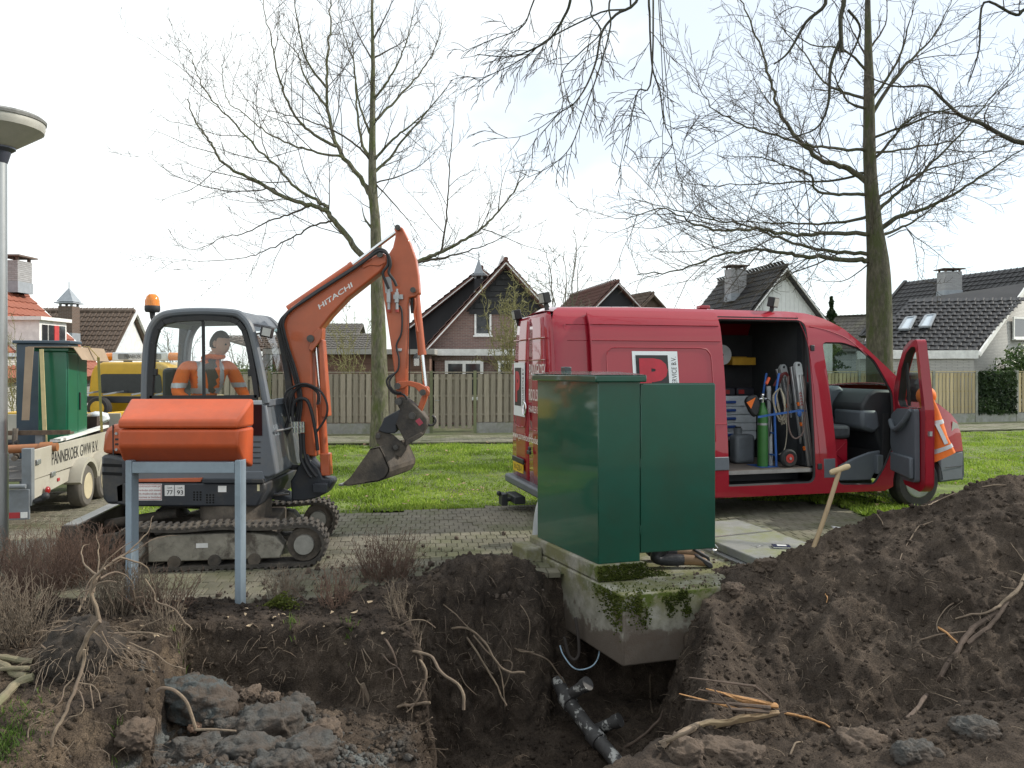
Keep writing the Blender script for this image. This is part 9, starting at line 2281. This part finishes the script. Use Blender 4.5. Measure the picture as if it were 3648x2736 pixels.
cbl = thing('blue_cable','thin blue-white cable looping out under the concrete base','cable',tuple(at(2063,2386,6.9))); m_ = MB(); m_.tube(bez([at(x,y,Yd) for x,y,Yd in ((2137,2305,7.0),(2130,2345,6.95),(2108,2374,6.9),(2066,2386,6.9),(2035,2372,6.9),(2005,2330,7.0),(1995,2300,7.05))],5),.006,7); m_.build('cable',M('cable_blue',(.30,.42,.52),.5,var=.3,scale=30),cbl,world=True)
hs_ = thing('black_hose','dark hose loop hanging in the hollow under the concrete base','hose',tuple(at(2050,2300,7.1))); m_ = MB(); m_.tube(bez([at(x,y,7.1) for x,y in ((2050,2200),(2060,2270),(2062,2330),(2045,2350),(2025,2330),(2010,2270))],5),.014,8); m_.build('hose',M('mud_hose',(.06,.05,.045),.8),hs_,world=True)
vr = thing('long_root','long pale root arching down from the bank to the old pipe','root',tuple(soil_ray(1850,2320)[0])); y0 = soil_ray(1845,2312)[0].y; m_ = MB(); m_.tube(bez([at(1845,2312,y0+.02),at(1890,2325,y0-.08),at(1950,2350,6.75),at(1985,2395,6.8),at(2012,2432,6.85)],5),.007,8); m_.build('root',ROOTM,vr,world=True)

# ---------------------------------------------------------------- upturned root ball with its stems
rb_ = thing('root_ball','upturned dark root ball with tangled pale roots at the lower left','root ball',tuple(soil_ray(260,2480)[0])); c_ = at(290,2345,4.85)
m_ = MB(); m_.ball((0,0,0),1,60,40); v = np.array(m_.v); v *= (1+.35*fbm(v*1.6,4,7,.6)+.10*fbm(v*8,3,9,.6))[:,None]; v = v*np.array((.25,.22,.24))+np.array(c_); m_.v = [tuple(p) for p in v]; m_.build('soil_clump',M('black_peat',(.035,.028,.022),.95,var=.5,scale=30,bump=1,bscale=60,col2=(.07,.055,.042),mix=.4),rb_,world=True,smooth=180)
cc = lambda pts: [(x*.4134,2050+y*.4134) for x,y in pts]
for pts,r0,r1 in (([(860,390),(820,430),(720,600),(650,800),(610,880)],.020,.014),([(730,640),(720,760),(660,950),(590,1100),(530,1240),(470,1370),(440,1470)],.013,.008),([(860,390),(830,280),(790,140),(820,0),(900,-60)],.016,.008),([(880,480),(930,610),(1010,690)],.007,.003),([(800,480),(880,540),(930,620)],.006,.003),([(350,605),(430,660),(500,740),(600,810)],.009,.004),([(640,880),(560,960),(520,1080),(400,1180),(290,1180)],.006,.003),([(680,930),(770,945),(820,965),(870,1085)],.006,.003),([(780,950),(795,1050),(800,1150)],.005,.003),([(680,1000),(720,1100),(690,1190),(600,1220)],.006,.003),([(930,490),(1100,500),(1250,485),(1470,520)],.006,.004),([(800,690),(850,770),(895,805)],.005,.003),([(1110,570),(1300,660),(1450,750),(1600,805)],.005,.003),([(1250,30),(1320,150),(1360,230),(1520,310),(1650,485)],.006,.004),([(700,200),(730,290),(770,260),(810,100),(880,50),(1000,70)],.008,.004),([(670,220),(700,150),(790,100),(850,30)],.006,.004),([(1210,470),(1280,410),(1400,375)],.005,.003),([(240,1400),(245,1320),(330,1260)],.004,.003),([(940,540),(1050,430),(1190,385)],.005,.003),([(740,580),(760,700),(750,800),(800,900)],.005,.003)):
    Yr = [min(4.70,soil_ray(x,y)[0].y-.03) for x,y in cc(pts)]; Ym = min(Yr); sm = bez([at(x,y,.4*a_+.6*Ym) for (x,y),a_ in zip(cc(pts),Yr)],6); sm = gnarl(sm,.010,int(pts[0][0])); r0 *= .72; m_ = MB(); m_.tube(sm,[r0+(r1-r0)*i/(len(sm)-1) for i in range(len(sm))],7); m_.build('root',ROOTM,rb_,world=True)
for k,pts in enumerate(([(330,2120),(345,2060),(400,2000),(490,1955),(560,1915),(632,1908)],[(335,2110),(350,2030),(345,1960),(343,1900)],[(400,2000),(460,1965),(520,1900),(548,1838)],[(430,1985),(510,2010),(540,2060),(555,2130)],[(300,2140),(320,2070),(380,2015),(440,1990)],[(360,2060),(420,2040),(470,2080),(480,2150)],[(345,2050),(300,2010),(290,1960),(320,1930)],[(280,2180),(310,2110),(350,2040),(420,1960),(470,1935)])):
    sm = bez([at(x,y,5.05+.08*i) for i,(x,y) in enumerate(pts)],6); sm = gnarl(sm,.012,k); m_ = MB(); m_.tube(sm,[.0075-.006*i/(len(sm)-1) for i in range(len(sm))],6); m_.build('stem',ROOTM,rb_,world=True)
TF = Tree(np.random.default_rng(77),.0016,-.5,.25,.5); TF.count = (3,2,2); TF.depth = 0; TF.lmin = .02; rg_ = np.random.default_rng(78)
for k in range(330):
    d = rg_.normal(0,1,3); d /= np.linalg.norm(d); p = np.array(c_)+d*np.array((.25,.22,.24))*.95+np.array((0,0,-.05)); TF.shoot(p,d+np.array((0,-.6,-.5)),rg_.uniform(.08,.32),rg_.uniform(.0018,.003),0)
TF.finish('fine_roots',M('fine_root',(.22,.17,.125),.9,var=.3),rb_)
for k,(pts,r_,lb) in enumerate((([(-60,700),(60,712),(180,735),(280,745)],.020,'upper cut branch lying at the left edge'),([(-60,740),(60,790),(130,850),(230,870)],.022,'middle cut branch lying at the left edge'),([(-80,1160),(40,1040),(150,930),(290,875)],.026,'lower bent cut branch lying at the left edge'),([(-60,815),(100,800),(260,800)],.014,'thin grey cut branch among the others at the left edge'))):
    q = [at(x,y,min(4.75-.04*k,soil_ray(x,y)[0].y-.02)) for x,y in cc(pts)]; t_ = thing('cut_branch',lb,'branch',tuple(q[1])); m_ = MB(); sm = bez(q,5); m_.tube(sm,[r_*(1+.08*math.sin(i*1.7)) for i in range(len(sm))],9); m_.build('wood',M('branch_bark',(.20,.17,.11),.85,var=.3,scale=10,bump=.3,col2=(.13,.14,.07),mix=.3),t_,world=True)

# ---------------------------------------------------------------- clods, stones, crumbs
CLAY = M('grey_clay',(.088,.088,.083),.9,var=.35,scale=14,bump=1.0,bscale=70,col2=(.085,.066,.052),mix=.5,edge=.1); CLAYB = M('blue_clay',(.085,.098,.098),.9,var=.3,scale=12,bump=1.0,bscale=60,col2=(.085,.066,.052),mix=.50,edge=.06); CLODB = M('brown_clod',(.135,.10,.074),.95,var=.35,scale=11,bump=.9,bscale=50,col2=(.075,.055,.042),mix=.4)
def clod(name,label,px,py,sz,mat,seed,rot=0.0,sink=.35,rough=.30,cat='clod',dz=0.0):
    p = soil_ray(px,py)[0]; t_ = thing(name,label,cat,tuple(p)); bm = bmesh.new(); bmesh.ops.create_icosphere(bm,subdivisions=5,radius=1); v = np.array([q.co[:] for q in bm.verts]); f = [tuple(q.index for q in fc.verts) for fc in bm.faces]; bm.free()
    bx_ = np.sign(v)*np.abs(v)**.75; v = bx_*(1+rough*fbm(v*1.5+seed,3,seed,.55))[:,None]
    nr_ = v/np.linalg.norm(v,axis=1)[:,None]; v = v*np.array(sz); v = v+nr_*(.040*fbm(v*12+seed,3,seed+3,.6)+.026*fbm(v*27+seed,4,seed+5,.65)+.010*fbm(v*80,2,seed+7))[:,None]; c,s_ = math.cos(rot),math.sin(rot); v = np.stack([v[:,0]*c-v[:,1]*s_,v[:,0]*s_+v[:,1]*c,v[:,2]],-1)+np.array((0,0,sz[2]*(1-2*sink)+dz))
    o = np_mesh('lump',v,np.array(f),mat,t_); return t_
for k,(px,py,sz,mt,lb,rot) in enumerate(((700,2500,(.27,.17,.13),CLAYB,'large blue-grey clay slab on the terrace with a root across it',-.5),(480,2620,(.10,.08,.07),CLODB,'brown upright clod left of the dark crack',.3),(960,2600,(.20,.14,.14),CLAY,'big grey clay clod in the middle of the terrace',.3),(1050,2530,(.10,.09,.08),CLAY,'grey clay clod at the back of the terrace pile',.8),(880,2690,(.19,.13,.10),CLAY,'flat grey clay clod at the bottom edge',.1),(690,2680,(.15,.11,.08),CLAY,'cracked grey clod below the small stone',.5),(1090,2690,(.17,.14,.10),CLAY,'dark grey clay clod at the bottom near the pit edge',1.0),(820,2600,(.09,.08,.06),CLAY,'small grey clod right of the blue-grey slab',.2),(560,2720,(.13,.1,.06),CLAY,'low grey clod at the bottom left of the terrace',.9),(760,2570,(.08,.07,.06),CLAY,'grey clod wedged under the blue-grey slab',.7),(1150,2620,(.10,.09,.08),CLODB,'brown clod at the right edge of the clay pile',.3),(1000,2735,(.15,.10,.08),CLAY,'grey clod cut by the bottom edge of the picture',.2),(890,2480,(.07,.06,.05),CLODB,'small brown clod behind the clay pile',.5),(960,2490,(.05,.05,.04),CLODB,'smallest brown clod behind the clay pile',.1),(3260,2690,(.09,.07,.05),CLAY,'grey clay slab at the bottom right',.2),(3480,2600,(.11,.07,.04),CLAY,'flat grey clod above the bottom right slab',-.4),(2440,2690,(.10,.09,.07),CLODB,'rounded brown clod on the near lip of the pit',.2),(2600,2690,(.16,.10,.06),CLODB,'broad brown clod on the near lip right of the rounded one',-.3),(2730,2015,(.10,.06,.06),CLODB,'upright brown clod at the hatch corner',.2),(2610,2100,(.09,.07,.05),CLODB,'cracked clod lying on the slab edge',.5),(3080,2650,(.12,.09,.05),CLODB,'low clod on the near lip left of the grey slab',.1))):
    clod('soil_clod',lb,px,py,(sz[0]*1.1,sz[1]*1.1,sz[2]*1.05),mt,100+k,rot,.47)
clod('stone','small rounded brown stone lying on the clay clods',700,2618,(.042,.034,.026),M('brown_stone',(.24,.15,.10),.7,var=.2,scale=20),300,0,.1,.15,'stone',.03)
rt_ = thing('bent_root','bent root lying across the blue-grey clay slab','root',tuple(soil_ray(640,2470)[0])); m_ = MB(); m_.tube(bez([at(x,y,min(4.62,soil_ray(x,y)[0].y-.03)) for x,y in cc([(1350,1000),(1400,970),(1500,990),(1600,1080),(1650,1200),(1690,1330)])],5),.010,8); m_.tube(bez([at(x,y,min(4.58,soil_ray(x,y)[0].y-.02)) for x,y in cc([(1690,1330),(1850,1328),(2035,1340)])],5),[.008]*6+[.006]*5,8); m_.build('root',ROOTM,rt_,world=True)
ico = bmesh.new(); bmesh.ops.create_icosphere(ico,subdivisions=1,radius=1); IV = np.array([q.co[:] for q in ico.verts]); IF = np.array([[q.index for q in fc.verts] for fc in ico.faces]); ico.free(); NZ = [fbm(IV*1.3+7*i,3,i,.7)[:,None] for i in range(40)]
def crumbs(n,gen,name,mat,label,smin,smax,seed,par=None):
    rg_ = np.random.default_rng(seed); Vv,Ff = [],[]; k = 0
    while k < n:
        x,y = gen(rg_); z = soil_z(x,y); s_ = smin*(smax/smin)**(rg_.random()**2.6)
        v = IV*(1+.9*NZ[rg_.integers(0,40)])*s_*rg_.uniform(.6,1.3,3); a = rg_.uniform(0,6.3); v = np.stack([v[:,0]*math.cos(a)-v[:,1]*math.sin(a),v[:,0]*math.sin(a)+v[:,1]*math.cos(a),v[:,2]],-1)+(x,y,z+s_*.25)
        Vv.append(v); Ff.append(IF+k*len(IV)); k += 1
    o = np_mesh(name,np.concatenate(Vv),np.concatenate(Ff),mat,par,smooth=True,kind='stuff')
    if label: tag(o,label,'soil')
    return o
CRUMB = M('soil_crumb',(.095,.07,.052),.95,var=.5,scale=3.0,bump=.6,bscale=80,col2=(.055,.042,.033),mix=.45)
def g_heap(r): return r.uniform(.9,4.9),r.uniform(4.0,8.3)
def g_left(r): return r.uniform(-3.9,-.4),r.uniform(4.0,6.6)
def g_pit(r): return r.uniform(-.9,1.6),r.uniform(5.0,7.2)
crumbs(7500,g_heap,'heap_crumbs',SOIL,'loose earth crumbs on the right-hand spoil heap',.005,.026,1)
crumbs(6000,g_left,'bank_crumbs',SOIL,'loose earth crumbs on the left bank and terrace',.005,.026,2)
crumbs(3500,g_pit,'pit_crumbs',SOIL,'loose earth crumbs round the pit and its heap',.005,.026,3)
crumbs(1500,lambda r: (-1.35+r.normal(0,.38),4.75+r.normal(0,.3)),'clay_crumbs',CLAY,'grey clay crumbs between the clods on the terrace',.006,.032,4)
# loose soil thrown on the paving and the slab
def soil_z2(x,y): return 0.0
rg_ = np.random.default_rng(9); Vv,Ff = [],[]
for k in range(700):
    x,y = rg_.uniform(-2.6,.3),6.6+abs(rg_.normal(0,.9)); s_ = .004*(8**(rg_.random()**2.5)); v = IV*(1+.35*rg_.normal(0,1,(len(IV),1))).clip(.5,1.6)*s_+(x,y,.006+s_*.3); Vv.append(v); Ff.append(IF+k*len(IV))
for k in range(420):
    q = cb(rg_.uniform(.5,1.9),rg_.uniform(.0,.9),.052); s_ = .003*(6**(rg_.random()**2.5)); v = IV*(1+.35*rg_.normal(0,1,(len(IV),1))).clip(.5,1.6)*s_+(q.x,q.y,q.z+s_*.3); Vv.append(v); Ff.append(IF+(700+k)*len(IV))
o = np_mesh('spilled_soil',np.concatenate(Vv),np.concatenate(Ff),CRUMB,None,smooth=False,kind='stuff'); tag(o,'specks of soil spilled on the paving and the concrete','soil')
# fine root hairs sticking out of the cut walls
FH = Tree(np.random.default_rng(55),.0012,-.35,.3,.5); FH.count = (2,1,1); FH.depth = 0; FH.lmin = .02; rg_ = np.random.default_rng(56); n = 0
while n < 900:
    px,py = rg_.uniform(150,3600),rg_.uniform(2000,2730); h,nr = soil_ray(px,py)
    if h.z > .5 or h.y > 7.6: continue
    if abs(nr.z) > .75 and rg_.random() < .8: continue
    FH.shoot(np.array(h),np.array(nr)*1.0+rg_.normal(0,.6,3)+(0,-.2,-.2),rg_.uniform(.03,.16),rg_.uniform(.0012,.0024),0,4); n += 1
o = FH.finish('root_hairs',MATS['fine_root'],soil)
# dead leaves on the bank
lv = MB(); random.seed(13); 
for k in range(90):
    px,py = random.uniform(300,1500),random.uniform(2120,2330); h,nr = soil_ray(px,py)
    if nr.z < .5: continue
    r_ = random.uniform(.012,.03); a = random.uniform(0,6.3); lv.poly([h+Vector((math.cos(a+t)*r_*s_,math.sin(a+t)*r_*s_,.012+random.uniform(0,.02))) for t,s_ in ((0,1.2),(1.2,.6),(2.6,.7),(3.6,1),(5,.6))])
o = lv.build('fallen_leaves',M('pale_dead_leaf',(.34,.26,.17),.8,var=.3,scale=30),smooth=0); tag(o,'pale fallen leaves on the bank top','leaves',kind='stuff')
